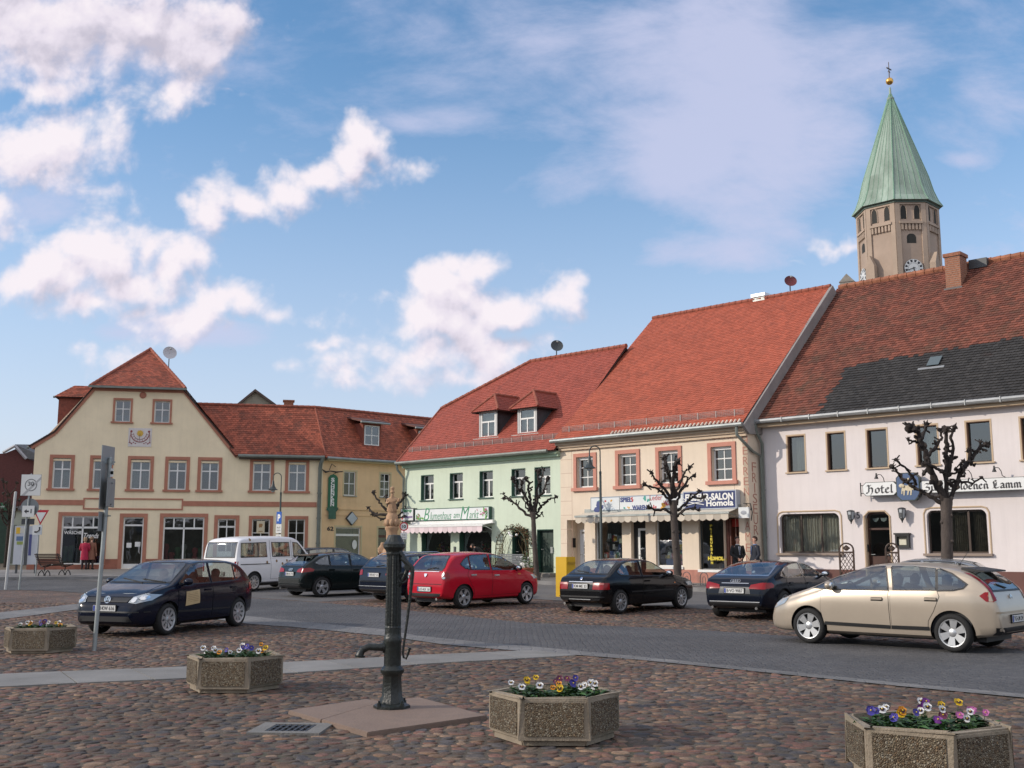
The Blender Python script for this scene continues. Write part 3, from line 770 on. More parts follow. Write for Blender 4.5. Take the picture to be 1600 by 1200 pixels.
# diamond sign
ds,dzz = OCH.sz(548,810);rd = .38
mb = MB();mb.prism([(ds -rd,-.16,dzz),(ds,-.16,dzz -rd),(ds +rd,-.16,dzz),(ds,-.16,dzz +rd)],(0,.15,0));D = on(OCH,mb.build('diamond_sign',mat('sign_edge_dark',(.03,.04,.05),.5)))
tag(D,'grey diamond shaped box sign above the ochre house shop window','shop sign')
q = rd *.9;mb = MB();mb.prism([(ds -q,-.165,dzz),(ds,-.165,dzz -q),(ds +q,-.165,dzz),(ds,-.165,dzz +q)],(0,.004,0));mb.build('sign_face',mat('sign_face_grey',(.42,.46,.5),.35,var=.15,vscale=2),D)
# ================================================================== pale green florist's house
M_GW = mat('pale_green_render',(0.58,0.66,0.53),0.9,streak=.07,var=0.05,vscale=0.8,bump=0.3,bscale=60,dirt=((.43,.48,.38),.5,.58,.9))
M_GF = mat('green_woodwork',(.03,.09,.065),.5,var=.2)
GB = ROW.empty('green_house','pale green house with a flower shop on the ground floor and two hipped dormers','house')
gs0,gs1 = S_GL,S_CG;gz0 = ROW.g(-14) +.14;GE = 5.98
gr = ROW.rect
gw_ = [gr(657.5,677.5,741,780),gr(702.5,723,738,779),gr(749,770,735,777),gr(799,821,733,776),gr(835,860,731,775)]
a0,a1 = sum(r[2] for r in gw_) /5,sum(r[3] for r in gw_) /5
gw_ = [(r[0],r[1],a0,a1) for r in gw_]
fs = [gr(658.5,704,828,884),gr(717.5,768,828,884)]
b0,b1 = fs[1][2],fs[1][3] +.15
fs = [(r[0],r[1],b0,b1) for r in fs]
gd1 = gr(800,826,826,893);gd2 = gr(839,865,827,898)
gd1 = (gd1[0],gd1[1],gz0 +.02,gd1[3]);gd2 = (gd2[0],gd2[1],gz0 +.12,gd2[3])
wall_part('wall',[(gs0,gz0 -.6),(gs1,gz0 -.6),(gs1,GE),(gs0,GE)],gw_ +fs +[gd1,gd2],M_GW,GB,reveal=.3)
shell('rear_walls',gs0,gs1 -.02,.02,9.6,gz0 -.6,GE -.1,M_GW,GB)
for i,r in enumerate(gw_):
 w = window(GB,r,(),(.66,),.065,y=.2,curtain=[('side',.22),None,('side',.2),('low',.4),('full',1)][i],bw=.07)
 s0,s1,z0,z1 = r;mb = MB();x = (s0 +s1) /2;mb.box(x -.04,x +.04,.204,.256,z0 +.06,z0 +(z1 -z0) *.66);mb.build('mullion',M_WHITE,w)
 sill(w,r,M_GF,.05,.07,.05)
 mb = MB();mb.box(s0 +.002,s0 +.03,.0,.19,z0 +.0,z1);mb.box(s0 +.03,s1,.0,.19,z1 -.035,z1 -.002);mb.build('dark_reveal',M_GF,w)  # dark strips on left and head: the reveal's shade put into colour
for i,r in enumerate(fs):
 s0,s1,z0,z1 = r
 mb = MB();bars(mb,s0,s1,z0,z1,.2,.26,.06,(),());w = mb.build('shop_window',M_GF,GB);g = MB();g.box(s0 +.03,s1 -.03,.226,.232,z0 +.03,z1 -.03);g.build('pane',M_SHOPGLASS,w)
 mb = MB();mb.box(s0 +.002,s0 +.03,.0,.19,z0,z1);mb.build('dark_reveal',M_GF,w)  # dark left strip stands in for shade in the reveal
 # lace drape in the two upper corners
 cb = MB()
 for sg,xx in ((1,s0 +.06),(-1,s1 -.06)):
  P = [(xx,.3,z1 -.1),(xx +sg *.7,.3,z1 -.1),(xx +sg *.42,.3,z1 -.3),(xx +sg *.25,.3,z1 -.55),(xx +sg *.12,.3,z1 -.95),(xx +sg *.08,.3,z0 +.2),(xx,.3,z0 +.2)]
  cb.face(P)
 cb.build('lace_drape',M_CURTAIN,w)
 tb = MB();tb.box(s0 +.8,s1 -.5,.35,.38,z1 -.25,z1 -.2);tb.build('curtain_rod',M_WHITE,w)
 bk = MB();bk.box(s0 -.3,s1 +.3,1.5,1.52,z0 -.1,z1 +.1);bk.box(s0 -.2,s1 +.2,.35,1.5,z0 +.3,z0 +.36);bk.build('display_back',mat('florist_room',(.05,.03,.025),.9,var=.7,vscale=2),w)
 rr = random.Random(20 +i)
 for k in range(8):
  d = MB();x = s0 +.3 +(s1 -s0 -.6) *k /7;h = rr.uniform(.15,.3);y_ = rr.uniform(.5,1.2)
  d.lathe([(.06,0),(.11,h),(.0,h)],8,(x,y_,z0 +.36));o = d.build('flower_pot',mat('terracotta_pot',(.3,.1,.05),.8),w)
  f = MB()
  for q in range(14): f.blob((x +rr.gauss(0,.1),y_ +rr.gauss(0,.08),z0 +.36 +h +abs(rr.gauss(.18,.15))),.05,5,3,q % 2,jit=.3)
  f.build('bouquet',[mat('leaf_green',(.04,.1,.025),.6),mat('bloom_%d' % (k % 4),[(.5,.05,.05),(.6,.5,.5),(.55,.25,.05),(.35,.05,.2)][k % 4],.7)],o)
for r,nm in ((gd1,'shop_door'),(gd2,'house_door')):
 s0,s1,z0,z1 = r
 mb = MB();bars(mb,s0,s1,z0,z1,.2,.26,.09,(),());
 if nm == 'house_door':
  mb.box(s0 +.09,s1 -.09,.21,.25,z0 +.09,z1 -.09)
  for k in range(2):
   for j in range(3): mb.box(s0 +.16 +k *(s1 -s0 -.2) /2,s0 +.02 +(k +1) *(s1 -s0 -.1) /2,.195,.215,z0 +.2 +j *.62,z0 +.7 +j *.62)
 else: mb.box(s0 +.09,s1 -.09,.21,.25,z0 +.09,z0 +.5)
 d = mb.build(nm,mat('door_dark_green',(.015,.035,.026),.45,var=.3),GB)
 if nm == 'shop_door': g = MB();g.box(s0 +.05,s1 -.05,.226,.232,z0 +.4,z1 -.05);g.build('pane',M_SHOPGLASS,d)
 h = MB();h.tube([(s0 +.16,.2,z0 +1.0),(s0 +.16,.13,z0 +1.0),(s0 +.3,.13,z0 +1.0)],.016,6);h.build('handle',M_ZINC,d)
 mb = MB();mb.box(s0 +.002,s0 +.03,.0,.19,z0,z1);mb.box(s0 +.03,s1,.0,.19,z1 -.035,z1 -.002);mb.build('dark_reveal',M_GF,d)  # door reveal shade painted as dark strips, left and head
 mb = MB();mb.box(s0 -.1,s1 +.1,-.35,.2,gz0 -.3,z0 -.005);mb.build('door_step',mat('step_stone',(.2,.19,.17),.85,var=.2),d)
lb = MB();lb.box(gs1 -.55,gs1 -.43,-.06,0,ROW.sz(874,860)[1] -.12,ROW.sz(874,860)[1] +.15);lb.build('letter_box',M_ZINC,GB)
lb = MB();q = ROW.sz(711,859);lb.box(q[0] -.05,q[0] +.05,-.05,0,q[1] -.15,q[1] +.15);lb.build('letter_box',M_DGREY,GB)
# cornice
cb = MB();cb.box(gs0 -.05,gs1,-.16,.02,GE -.26,GE -.14);cb.box(gs0 -.08,gs1,-.26,.02,GE -.14,GE -.03);cb.build('cornice',mat('cornice_pale_green',(.38,.5,.37),.85,var=.1),GB)
# roof: gable with a half hip on its left end
YE = -.42;GRY,GRZ = 4.79,11.25
gsl = (GRZ -GE) /(GRY -YE)
hp = ROW.cross(695,640,gs0 -.1)                   # where the rake meets the half hip
rt = ROW.cross(830,557,gs0);u_r = None
# ridge end of the hip: on the ridge line, at the photo's pixel
p = hit(830,557,ROW.O +ROW.n *GRY,ROW.n);RS = (p -ROW.O).dot(ROW.d)
HZ1 = hp[1];HY1 = YE +(HZ1 -GE) /gsl
gl = gs0 -.15
tile_roof('roof',[(gl,YE,GE),(gs1 +.02,YE,GE),(gs1 +.02,GRY,GRZ),(RS,GRY,GRZ),(gl,HY1,HZ1)],M_TILE_GREEN,GB)
yb2 = 2 *GRY -HY1
tile_roof('half_hip_roof',[(gl -.02,HY1,HZ1),(gl -.02,yb2,HZ1),(RS,GRY,GRZ)],M_TILE_GREEN,GB)
tile_roof('roof',[(gl,2 *GRY -YE,GE),(gl,yb2,HZ1),(RS,GRY,GRZ),(gs1,GRY,GRZ),(gs1,2 *GRY -YE,GE)],M_TILE_GREEN,GB)
mb = MB();mb.prism([(gs0 +.01,0.02,GE -.2),(gs0 +.01,HY1,HZ1 -.1),(gs0 +.01,yb2,HZ1 -.1),(gs0 +.01,9.6,GE -.2)],(.2,0,0));mb.build('gable_wall',M_GW,GB)
ridge_tiles('ridge',(RS,GRY,GRZ +.03),(gs1,GRY,GRZ +.03),M_RIDGE,GB);ridge_tiles('hip_ridge',(gl,HY1,HZ1 +.03),(RS,GRY,GRZ +.03),M_RIDGE,GB)
mb = MB();mb.tube([(gl -.02,YE,GE +.02),(gl -.02,HY1,HZ1 +.02)],.06,6);mb.build('verge_tiles',M_RIDGE,GB)
gutter(GB,gl -.05,gs1 -.35,YE -.06,GE -.03,M_ZINCG,.08)
sgz = GE +(.45) *gsl *1.0
snow_guard(GB,gs0 +.1,gs1 -.2,YE +.55,GE +.55 *gsl -.02,.2,16)
downpipe(GB,[(gs0 -.1,YE -.06,GE -.1),(gs0 -.1,YE,GE -.35),(gs0 +.02,-.1,GE -.75),(gs0 +.02,-.1,gz0)],.06)
# two hipped dormers
def hip_dormer(px,apex,eave_l,over=.28):
 yy = 1.0
 for _ in range(30):
  s_,z_ = ROW.sz(px[0],px[3] -1,yy);yy = .5 *yy +.5 *(YE +(z_ -GE) /gsl)
 s0,s1,z0,z1 = ROW.rect(*px,y=yy);ye2 = YE +(z1 -GE) /gsl
 mb = MB()
 for a in (s0,s1 -.1): mb.prism([(a,yy,z0),(a,yy,z1),(a,ye2 +.3,z1)],(.1,0,0))
 for a in (s0,s1 -.14): mb.box(a,a +.14,yy -.02,yy +.1,z0,z1)
 mb.box(s0,s1,yy -.02,yy +.1,z1 -.06,z1 +.02)
 d = mb.build('roof_dormer',mat('dormer_slate',(.05,.055,.06),.7,var=.3,vscale=5),GB)
 for q in (s0 +.02,s1 -.13): fr = MB();fr.box(q,q +.11,yy -.035,yy -.02,z0,z1);fr.build('corner_board',mat('dormer_white_boards',(.45,.45,.44),.7,var=.1),d)
 w = window(d,(s0 +.14,s1 -.14,z0 +.02,z1 -.06),(),(.6,),.07,y=yy -.02,curtain=('full',1),bw=.07)
 m2 = MB();x = (s0 +s1) /2;m2.box(x -.03,x +.03,yy -.015,yy +.03,z0 +.08,z0 +(z1 -z0) *.58);m2.build('mullion',M_WHITE,w)
 yr = YE +(z1 +.75 -GE) /gsl;rs = (s0 +s1) /2;rz = z1 +.78;ya = yy +.42
 e0,e1 = s0 -over,s1 +over;yf = yy -over;ze = z1 -.06;yb = ye2 +.05
 tile_roof('dormer_roof',[(e0,yf,ze),(e1,yf,ze),(rs,ya,rz)],M_TILE_GREEN,d,tw=.15,th=.14)
 tile_roof('dormer_roof',[(e0,yf,ze),(e0,yb,ze),(rs,yr +.35,rz),(rs,ya,rz)],M_TILE_GREEN,d,tw=.15,th=.14)
 tile_roof('dormer_roof',[(e1,yf,ze),(e1,yb,ze),(rs,yr +.35,rz),(rs,ya,rz)][::-1],M_TILE_GREEN,d,tw=.15,th=.14)
 ridge_tiles('dormer_ridge',(rs,ya,rz +.02),(rs,yr +.35,rz +.02),M_RIDGE,d,.08)
 ridge_tiles('dormer_hip',(e0,yf,ze +.02),(rs,ya,rz +.02),M_RIDGE,d,.07);ridge_tiles('dormer_hip',(e1,yf,ze +.02),(rs,ya,rz +.02),M_RIDGE,d,.07)
 f = MB();f.box(s0 -.3,s1 +.15,yy -.12,yy +.05,z0 -.07,z0 -.01);f.build('lead_flashing',M_ZINC,d)
hip_dormer((749,778,641,684),None,None);hip_dormer((809,840,636,678),None,None)
# signs of the flower shop
q = gr(653,769,793.5,813)
def box_sign(fac,name,label,rect,y0,y1,face_m,edge_m,cat='shop sign'):
 s0,s1,z0,z1 = rect;mb = MB();mb.box(s0,s1,y0,y1,z0,z1);o = on(fac,mb.build(name,edge_m));tag(o,label,cat)
 f = MB();f.box(s0 +.04,s1 -.04,y0 -.006,y0 +.01,z0 +.04,z1 -.04);f.build('sign_face',face_m,o);return o
M_SFACE = mat('sign_white_face',(.68,.70,.70),.3,var=.04,vscale=2)
FS = box_sign(ROW,'flower_shop_sign','long white flower shop sign with green script lettering and painted leaves',q,-.2,-.02,M_SFACE,M_GF)
qm = (q[2] +q[3]) /2;ql = q[1] -q[0];M_SCRIPT = mat('script_green',(.05,.24,.12),.5)
ftext('lettering','B',q[0] +ql *.17,qm +.02,M_SCRIPT,FS,y=-.21,fit=(.42,.6),size=.6,shear=.3,bold=-.004)
ftext('lettering','lumenhaus',q[0] +ql *.365,qm -.06,M_SCRIPT,FS,y=-.21,fit=(ql *.29,.36),size=.4,shear=.3,bold=-.003)
ftext('lettering','am',q[0] +ql *.58,qm -.1,M_SCRIPT,FS,y=-.21,fit=(ql *.08,.2),size=.4,shear=.3,bold=-.003)
ftext('lettering','M',q[0] +ql *.69,qm +.02,M_SCRIPT,FS,y=-.21,fit=(.62,.62),size=.6,shear=.3,bold=-.004)
ftext('lettering','arkt',q[0] +ql *.81,qm -.05,M_SCRIPT,FS,y=-.21,fit=(ql *.12,.36),size=.4,shear=.3,bold=-.003)
lf = MB();rr = random.Random(2)
for k in range(46):
 e = k % 2;x = (q[0] +.12 +abs(rr.gauss(0,.16))) if e else (q[1] -.12 -abs(rr.gauss(0,.18)));z = (q[2] +.1 +abs(rr.gauss(0,.16))) if e else (q[3] -.1 -abs(rr.gauss(0,.2)))
 z = min(max(z,q[2] +.07),q[3] -.07);a = rr.uniform(0,PI);l = rr.uniform(.05,.13);yy = -.209 -k *.0003
 c_,s_ = math.cos(a),math.sin(a)
 lf.prism([(x -l *c_,yy,z -l *s_),(x -.4 *l *s_,yy,z +.4 *l *c_),(x +l *c_,yy,z +l *s_),(x +.4 *l *s_,yy,z -.4 *l *c_)],(0,-.002,0),k % 3)
lf.build('painted_leaves',[mat('leaf_paint',(.12,.35,.05),.6),mat('leaf_paint_dark',(.04,.18,.04),.6),mat('leaf_paint_pink',(.4,.12,.2),.6)],FS)
q2 = gr(631.5,652,794.5,814.5)
TS = box_sign(ROW,'small_wall_sign','small square white sign with green lettering beside the long flower shop sign',q2,-.24,-.02,M_SFACE,M_DGREY)
m2 = (q2[0] +q2[1]) /2;ftext('lettering','Fleurop',m2,q2[2] +.5,mat('letter_green',(.02,.2,.07),.5),TS,y=-.25,fit=(.72,.24),size=.3,bold=.01,shear=.2)
mb = MB();mb.box(m2 -.25,m2 +.42,-.251,-.24,q2[2] +.16,q2[2] +.24);mb.build('blue_stripe',mat('stripe_violet',(.16,.1,.25),.5),TS)
mb = MB();mb.blob((m2 -.35,-.246,q2[2] +.14),.07,8,4,sc=(1,.1,1));mb.build('red_dot',mat('dot_red',(.45,.04,.06),.5),TS)
# awning
def awning(fac,name,label,s0,s1,ztop,y1,drop,frh,m,mbar,mfr,pitch=.32,group=None):
 mb = MB();mb.box(s0 -.06,s1 +.06,-.16,-.0,ztop -.06,ztop +.1);A = on(fac,mb.build(name,mbar));tag(A,label,'awning',group)
 c = MB();n = max(6,int((s1 -s0) /.3));zo = ztop -drop
 c.prism([(s0,-.08,ztop -.02),(s0,y1,zo),(s0,y1,zo -.012),(s0,-.08,ztop -.032)],(s1 -s0,0,0));c.build('canopy',m,A)
 b = MB();b.box(s0 -.04,s1 +.04,y1 -.05,y1 +.0,zo -.06,zo +.02)
 for x in (s0 +.1,s1 -.1): b.tube([(x,-.05,ztop -.35),(x,y1 *.6,ztop -drop *.75 -.1),(x,y1,zo -.03)],.018,6)
 b.build('front_bar',mbar,A)
 f = MB();k = int((s1 -s0) /pitch);st = (s1 -s0) /k;yf = y1 -.025
 for i in range(k):
  for j in range(6):
   a,b_ = s0 +st *(i +j /6),s0 +st *(i +(j +1) /6)
   h0,h1 = frh *(.72 +.28 *math.sin(PI *j /6)),frh *(.72 +.28 *math.sin(PI *(j +1) /6))
   f.prism([(a,yf,zo -.05),(b_,yf,zo -.05),(b_,yf -.01 *math.sin(i *1.7),zo -.05 -h1),(a,yf -.01 *math.sin(i *1.7),zo -.05 -h0)],(0,.006,0),t=(.2 if i % 2 else .8))
 f.build('scalloped_valance',mfr,A);return A
aw = gr(646,772,818,829)
awning(ROW,'shop_awning','short pink and white scalloped awning over the flower shop windows',aw[0],aw[1],aw[3] +.03,-.75,.14,.30,M_WHITE,M_WHITE,mat('pink_valance',(.68,.56,.58),.8,tint=.12))
# ================================================================== cream house with toy shop and hairdresser
M_CW = mat('cream_wall_paint',(0.72,0.61,0.485),0.9,streak=.07,var=0.05,vscale=0.9,bump=0.35,bscale=55,dirt=((.58,.46,.35),.6,.58,.9))
M_CP = mat('salmon_paint',(0.52,0.235,0.175),.8,var=.08,vscale=2)
CB = ROW.empty('cream_house','cream house with salmon window surrounds holding a toy shop and a hairdresser','house')
cs0,cs1 = S_CG,0.0;cz0 = ROW.g(-4) +.14;CE = 6.36
cw = [gr(902,927,716,764),gr(968,994,710,758),gr(1034.5,1056,706,752),gr(1113,1143.5,698,750)]
a0,a1 = sum(r[2] for r in cw) /4,sum(r[3] for r in cw) /4
cw = [((r[0] +r[1]) /2 -.47,(r[0] +r[1]) /2 +.47,a0 -.02,a1 +.04) for r in cw]
top = gr(930,972,813,884)[3];top = max(top,gr(1092,1155,810,889)[3])
zb = gr(1024,1066,810,885)[2]
sw1 = (gr(930,972,813,884)[0],gr(930,972,813,884)[1],zb,top);sdr = (gr(986,1009,813,884)[0],gr(986,1009,813,884)[1],cz0 +.02,top)
sw2 = (gr(1024.5,1066,813,884)[0],gr(1024.5,1066,813,884)[1],zb,top)
sw3 = (gr(1092,1131,810,889)[0],gr(1092,1131,810,889)[1],zb -.1,top);ent = (sw3[1] +.0,gr(1131,1155.5,810,889)[1],cz0 +.02,top)
sal = (sw3[0],ent[1],cz0 +.02,top)
side = (gr(886,913.5,815,890)[0],gr(886,913.5,815,890)[1],cz0 +.02,top +.05)
wall_part('wall',[(cs0,cz0 -.6),(cs1,cz0 -.6),(cs1,CE),(cs0,CE)],cw +[sw1,sdr,sw2,(sw3[0],sw3[1],zb -.1,top),(sw3[1] +.001,ent[1],cz0 +.02,top),side],M_CW,CB,reveal=.24)
shell('rear_walls',cs0 +.02,cs1 -.01,.02,12,cz0 -.6,CE -.1,M_CW,CB)
for i,r in enumerate(cw):
 w = window(CB,r,(.5,),(.345,.655),.075,y=.17,curtain=('side',.3),bw=.04);surround(w,r,.16,M_CP,proud=.05,sill_h=.14)
 s0,s1,z0,z1 = r;mb = MB();mb.box(s0,s1,.1,.2,z1 -.12,z1 -.002);mb.build('shutter_box',M_WHITE,w)
 sc = MB();xm = (s0 +s1) /2;zz = z1 +.3       # painted scroll above the window
 for sg in (-1,1):
  sc.tube([(xm +sg *t *.5,-.004,zz +.09 *math.sin(t *7) *(1 -t *.4) +.05) for t in [j /12 for j in range(13)]],.013,5)
  sc.tube([(xm +sg *(.12 +.07 *math.cos(a)),-.004,zz +.07 +.06 *math.sin(a)) for a in [j *.7 for j in range(9)]],.012,5)
 sc.build('painted_scroll',mat('scroll_pink',(.5,.28,.2),.85),w)
def shopwin(r,name='shop_window',y=.12):
 s0,s1,z0,z1 = r;mb = MB();bars(mb,s0,s1,z0,z1,y,y +.06,.045,(),());w = mb.build(name,M_WHITE if name == 'shop_window' else M_DGREY,CB);g = MB();g.box(s0 +.02,s1 -.02,y +.028,y +.034,z0 +.02,z1 -.02);g.build('pane',M_SHOPGLASS,w);sill(w,r,M_WHITE,.1,.06,.04);return w
rr = random.Random(11)
for wi,r in enumerate((sw1,sw2)):
 w = shopwin(r);s0,s1,z0,z1 = r
 bk = MB();bk.box(s0 -.2,s1 +.2,1.1,1.12,z0 -.1,z1)
 for k in range(4): bk.box(s0 -.1,s1 +.1,.22 +.13 *k,1.1,z0 -.05 +.34 *k,z0 -.03 +.34 *k)
 bk.build('display_shelf',mat('display_grey',(.12,.13,.14),.8,var=.4),w)
 for k in range(44):
  lv = rr.choice([0,0,1,1,2,3]);x = rr.uniform(s0 +.1,s1 -.2);h = rr.uniform(.12,.3);wd = rr.uniform(.1,.25);y_ = .24 +.13 *lv +rr.uniform(0,.04)
  c_ = rr.choice([(.6,.58,.55),(.5,.06,.06),(.6,.5,.5),(.08,.12,.3),(.55,.35,.05),(.5,.2,.25),(.1,.1,.1),(.55,.55,.6),(.1,.25,.12)])
  b = MB();b.box(x,x +wd,y_,y_ +.1,z0 -.03 +.34 *lv,z0 -.03 +.34 *lv +h);b.build('toy_box',mat('toy_colour_%d' % (hash(c_) % 997),c_,.5),w)
 if wi == 0:
  for k in range(3):
   b = MB();x = s0 +.45 +.3 *k;b.box(x,x +.16,.3,.34,z1 -.75 -.1 *k,z1 -.55 -.1 *k);b.build('price_card',mat('card_%d' % k,[(.7,.7,.7),(.6,.3,.02),(.7,.66,.5)][k],.6),w)
def door(r,name,m,y=.16,glass=True,fr=.09,low=.25,hand=None):
 s0,s1,z0,z1 = r;mb = MB();bars(mb,s0,s1,z0,z1,y,y +.07,fr,(),());mb.box(s0 +fr,s1 -fr,y +.01,y +.06,z0 +fr,z0 +low)
 d = mb.build(name,m,CB)
 if glass: g = MB();g.box(s0 +fr *.5,s1 -fr *.5,y +.03,y +.036,z0 +low -.05,z1 -fr *.5);g.build('pane',M_SHOPGLASS,d)
 h = MB();x = s0 +fr *.5;h.tube([(x,y,z0 +1.0),(x,y -.06,z0 +1.0),(x +.13,y -.06,z0 +1.0)],.014,6);h.build('handle',M_ZINC,d);return d
zd = sdr[3] -.35
d = door((sdr[0] +.25,sdr[1],sdr[2],zd),'toy_shop_door',M_WHITE);f = MB();f.box(sdr[0],sdr[1],.2,.24,zd,sdr[3]);f.box(sdr[0],sdr[0] +.25,.2,.24,sdr[2],zd);f.build('door_fanlight',M_DARKIN,d)
s0,s1,z0,z1 = side
alc = MB();alc.box(s0 -.1,s1 +.1,.68,.73,z0,z1 +.1);alc.box(s0 -.1,s0,.24,.68,z0,z1 +.1);alc.box(s1,s1 +.1,.24,.68,z0,z1 +.1);alc.box(s0,s1,.24,.68,z1,z1 +.1);alc.build('entrance_alcove',M_CW,CB)
d = door((s0 +.25,s1 -.05,z0,z1 -.4),'side_door',mat('side_door_white',(.6,.62,.64),.4),y=.58,glass=False,low=1.9,fr=.1)
g = MB();x = (s0 +s1) /2 +.1;g.prism([(x -.13,.575,z0 +.7),(x +.13,.575,z0 +.7),(x +.13,.575,z0 +1.5),(x +.09,.575,z0 +1.63),(x,.575,z0 +1.7),(x -.09,.575,z0 +1.63),(x -.13,.575,z0 +1.5)],(0,.004,0));g.build('pane',mat('door_glass_dark',(.03,.04,.04),.1),d)
g = MB()
for k in range(1,6): g.box(x -.13,x +.13,.565,.574,z0 +.7 +k *.15,z0 +.715 +k *.15)
g.box(x -.008,x +.008,.566,.5735,z0 +.7,z0 +1.68);g.build('glazing_bars',M_WHITE,d)
mb = MB();q = ROW.sz(894,848,.3);mb.box(s0 +.0,s0 +.05,.32,.52,q[1] -.2,q[1] +.2);mb.build('letter_box',M_BLACK,CB)
w = shopwin(sw3,'salon_window');s0,s1,z0,z1 = sw3
bk = MB();bk.box(s0 -.3,ent[1] +.3,2.6,2.62,cz0,z1);bk.box(s0 -.3,ent[1] +.2,.3,2.6,cz0 -.02,cz0 +.0);bk.build('salon_room',mat('salon_room_wall',(.09,.08,.075),.9,var=.5),w)
M_YEL = mat('sticker_yellow',(.62,.5,.04),.5)
zz = z1 -.3
for ch in 'FRISEURSALON':
 ftext('letter',ch,s0 +.5,zz,M_YEL,w,y=.115,fit=(.1 if ch != 'I' else .03,.1),size=.12,bold=.006);zz -= .128
ftext('lettering','HOMOLA',s0 +.75,z0 +.42,M_YEL,w,y=.115,fit=(.85,.15),size=.2,bold=.012)
mb = MB();mb.box(s0 +.95,s1 -.1,.5,.9,z0 +.55,z0 +.62);mb.box(s0 +1.0,s1 -.2,.55,.8,z0 +.8,z0 +.86);mb.blob((s0 +1.2,.7,z0 +1.0),.12,8,5);mb.build('salon_table',M_WHITE,w)
dd = MB();x0 = ent[0];dd.box(x0 +.02,x0 +.12,.15,.25,ent[2],ent[3]);dd.box(x0 +.12,x0 +.2,.2,.95,ent[2],ent[3] -.05);D = dd.build('open_door',mat('salon_door_wood',(.14,.05,.035),.45,var=.4,vscale=4),CB)
h = MB();h.tube([(x0 +.2,.8,ent[2] +1),(x0 +.27,.8,ent[2] +1),(x0 +.27,.65,ent[2] +1)],.015,6);h.build('handle',M_ZINC,D)
mb = MB();mb.box(x0 +.2,ent[1],.3,.34,ent[3] -.35,ent[3] -.05);mb.build('red_blind',mat('red_blind',(.35,.03,.02),.8),CB)
# plinth and the letters on the corner pier
M_CPL = mat('salmon_plinth',(.42,.19,.145),.85,var=.15,dirt=((.2,.12,.1),1.2,.5,.8));zp = zb -.12
for a,b in ((cs0,side[0]),(side[1],sdr[0]),(sdr[1],sw3[0]),(sw3[0],sw3[1]),(ent[1],cs1 +.02)): mb = MB();mb.box(a,b,-.04,.02,cz0 -.6,zp);mb.build('plinth',M_CPL,CB)
M_LET = mat('pier_letters',(.42,.2,.15),.85)
za,zb2 = ROW.sz(1165,688)[1],ROW.sz(1166,768)[1];xs = ROW.sz(1165.5,740)[0]
for k,ch in enumerate('HERREN'): ftext('letter',ch,xs,za +(zb2 -za) *k /5,M_LET,CB,y=-.004,fit=(.22,.3),size=.3,bold=-.002,depth=.003)
za,zb2 = ROW.sz(1166,804)[1],ROW.sz(1167,873)[1]
for k,ch in enumerate('DAMEN'): ftext('letter',ch,xs,za +(zb2 -za) *k /4,M_LET,CB,y=-.004,fit=(.22,.3),size=.3,bold=-.002,depth=.003)
for k,ch in enumerate('FRISEUR'):
 z_ = ROW.cross(1180,730,0)[1];zq = ROW.cross(1181,828,0)[1]
 put_text('letter',ch,frame_mat((.004,.42,z_ +(zq -z_) *k /6),(0,1,0),(0,0,1),(1,0,0)),M_LET,CB,fit=(.3 if ch != 'I' else .06,.36),size=.3,bold=-.002,depth=.003)
jt = MB()
for k in range(9):
 z_ = cz0 +.9 +k *.6;jt.box(cs0 +.02,cs0 +.65,-.003,.01,z_,z_ +.012)
jt.box(cs0 +.65,cs0 +.662,-.003,.01,zp,CE -.3);jt.box(-.62,-.608,-.003,.01,zp,CE -.3);jt.build('pier_joint',mat('joint_line',(.4,.26,.2),.9),CB)
# cornice, roof, verge wall
cb = MB();cb.box(cs0,cs1 +.02,-.12,.02,CE -.42,CE -.3);cb.box(cs0 -.03,cs1 +.02,-.2,.02,CE -.3,CE -.2);cb.box(cs0 -.05,cs1 +.02,-.3,.02,CE -.2,CE -.06);cb.build('cornice',mat('cornice_cream',(.58,.46,.34),.85,var=.08),CB)
CYE = -.42;CRY,CRZ = 7.15,12.98;csl = (CRZ -CE) /(CRY -CYE);yb = 2 *CRY -CYE
tile_roof('roof',[(cs0 -.12,CYE,CE),(cs1 +.05,CYE,CE),(cs1 +.05,CRY,CRZ),(cs0 -.12,CRY,CRZ)],M_TILE_CREAM,CB)
tile_roof('roof',[(cs0 -.12,yb,CE),(cs1 +.05,yb,CE),(cs1 +.05,CRY,CRZ),(cs0 -.12,CRY,CRZ)],M_TILE_CREAM,CB)
ridge_tiles('ridge',(cs0 -.12,CRY,CRZ +.03),(cs1,CRY,CRZ +.03),M_RIDGE,CB)
M_VERGE = mat('grey_verge_render',(.26,.24,.23),.85,var=.15,vscale=2,bump=.3)
vb = MB();vb.prism([(cs1 +.005,-.02,CE -.35),(cs1 +.005,CYE,CE -.06),(cs1 +.005,CRY,CRZ +.05),(cs1 +.005,yb,CE),(cs1 +.005,yb,CE -.4),(cs1 +.005,CRY,CRZ -1.1),(cs1 +.005,1.0,CE -.3)],(.13,0,0));vb.build('verge_wall',M_VERGE,CB)
mb = MB();mb.prism([(cs1 -.2,-.0,cz0 -.6),(cs1 -.2,-.0,CE -.2),(cs1 -.2,1.2,CE -.2),(cs1 -.2,1.2,cz0 -.6)],(.2,0,0));mb.build('side_wall',M_CW,CB)
mb = MB();mb.prism([(cs0 +.01,0,CE -.3),(cs0 +.01,CYE +.3,CE +.1),(cs0 +.01,CRY,CRZ -.1),(cs0 +.01,yb,CE -.3)],(.15,0,0));mb.build('gable_wall',M_CW,CB)
gutter(CB,cs0 -.15,cs1 +.1,CYE -.06,CE -.02,M_ZINC,.085)
snow_guard(CB,cs0 +.1,cs1 -.1,CYE +.45,CE +.45 *csl -.02,.22,11)
mb = MB()
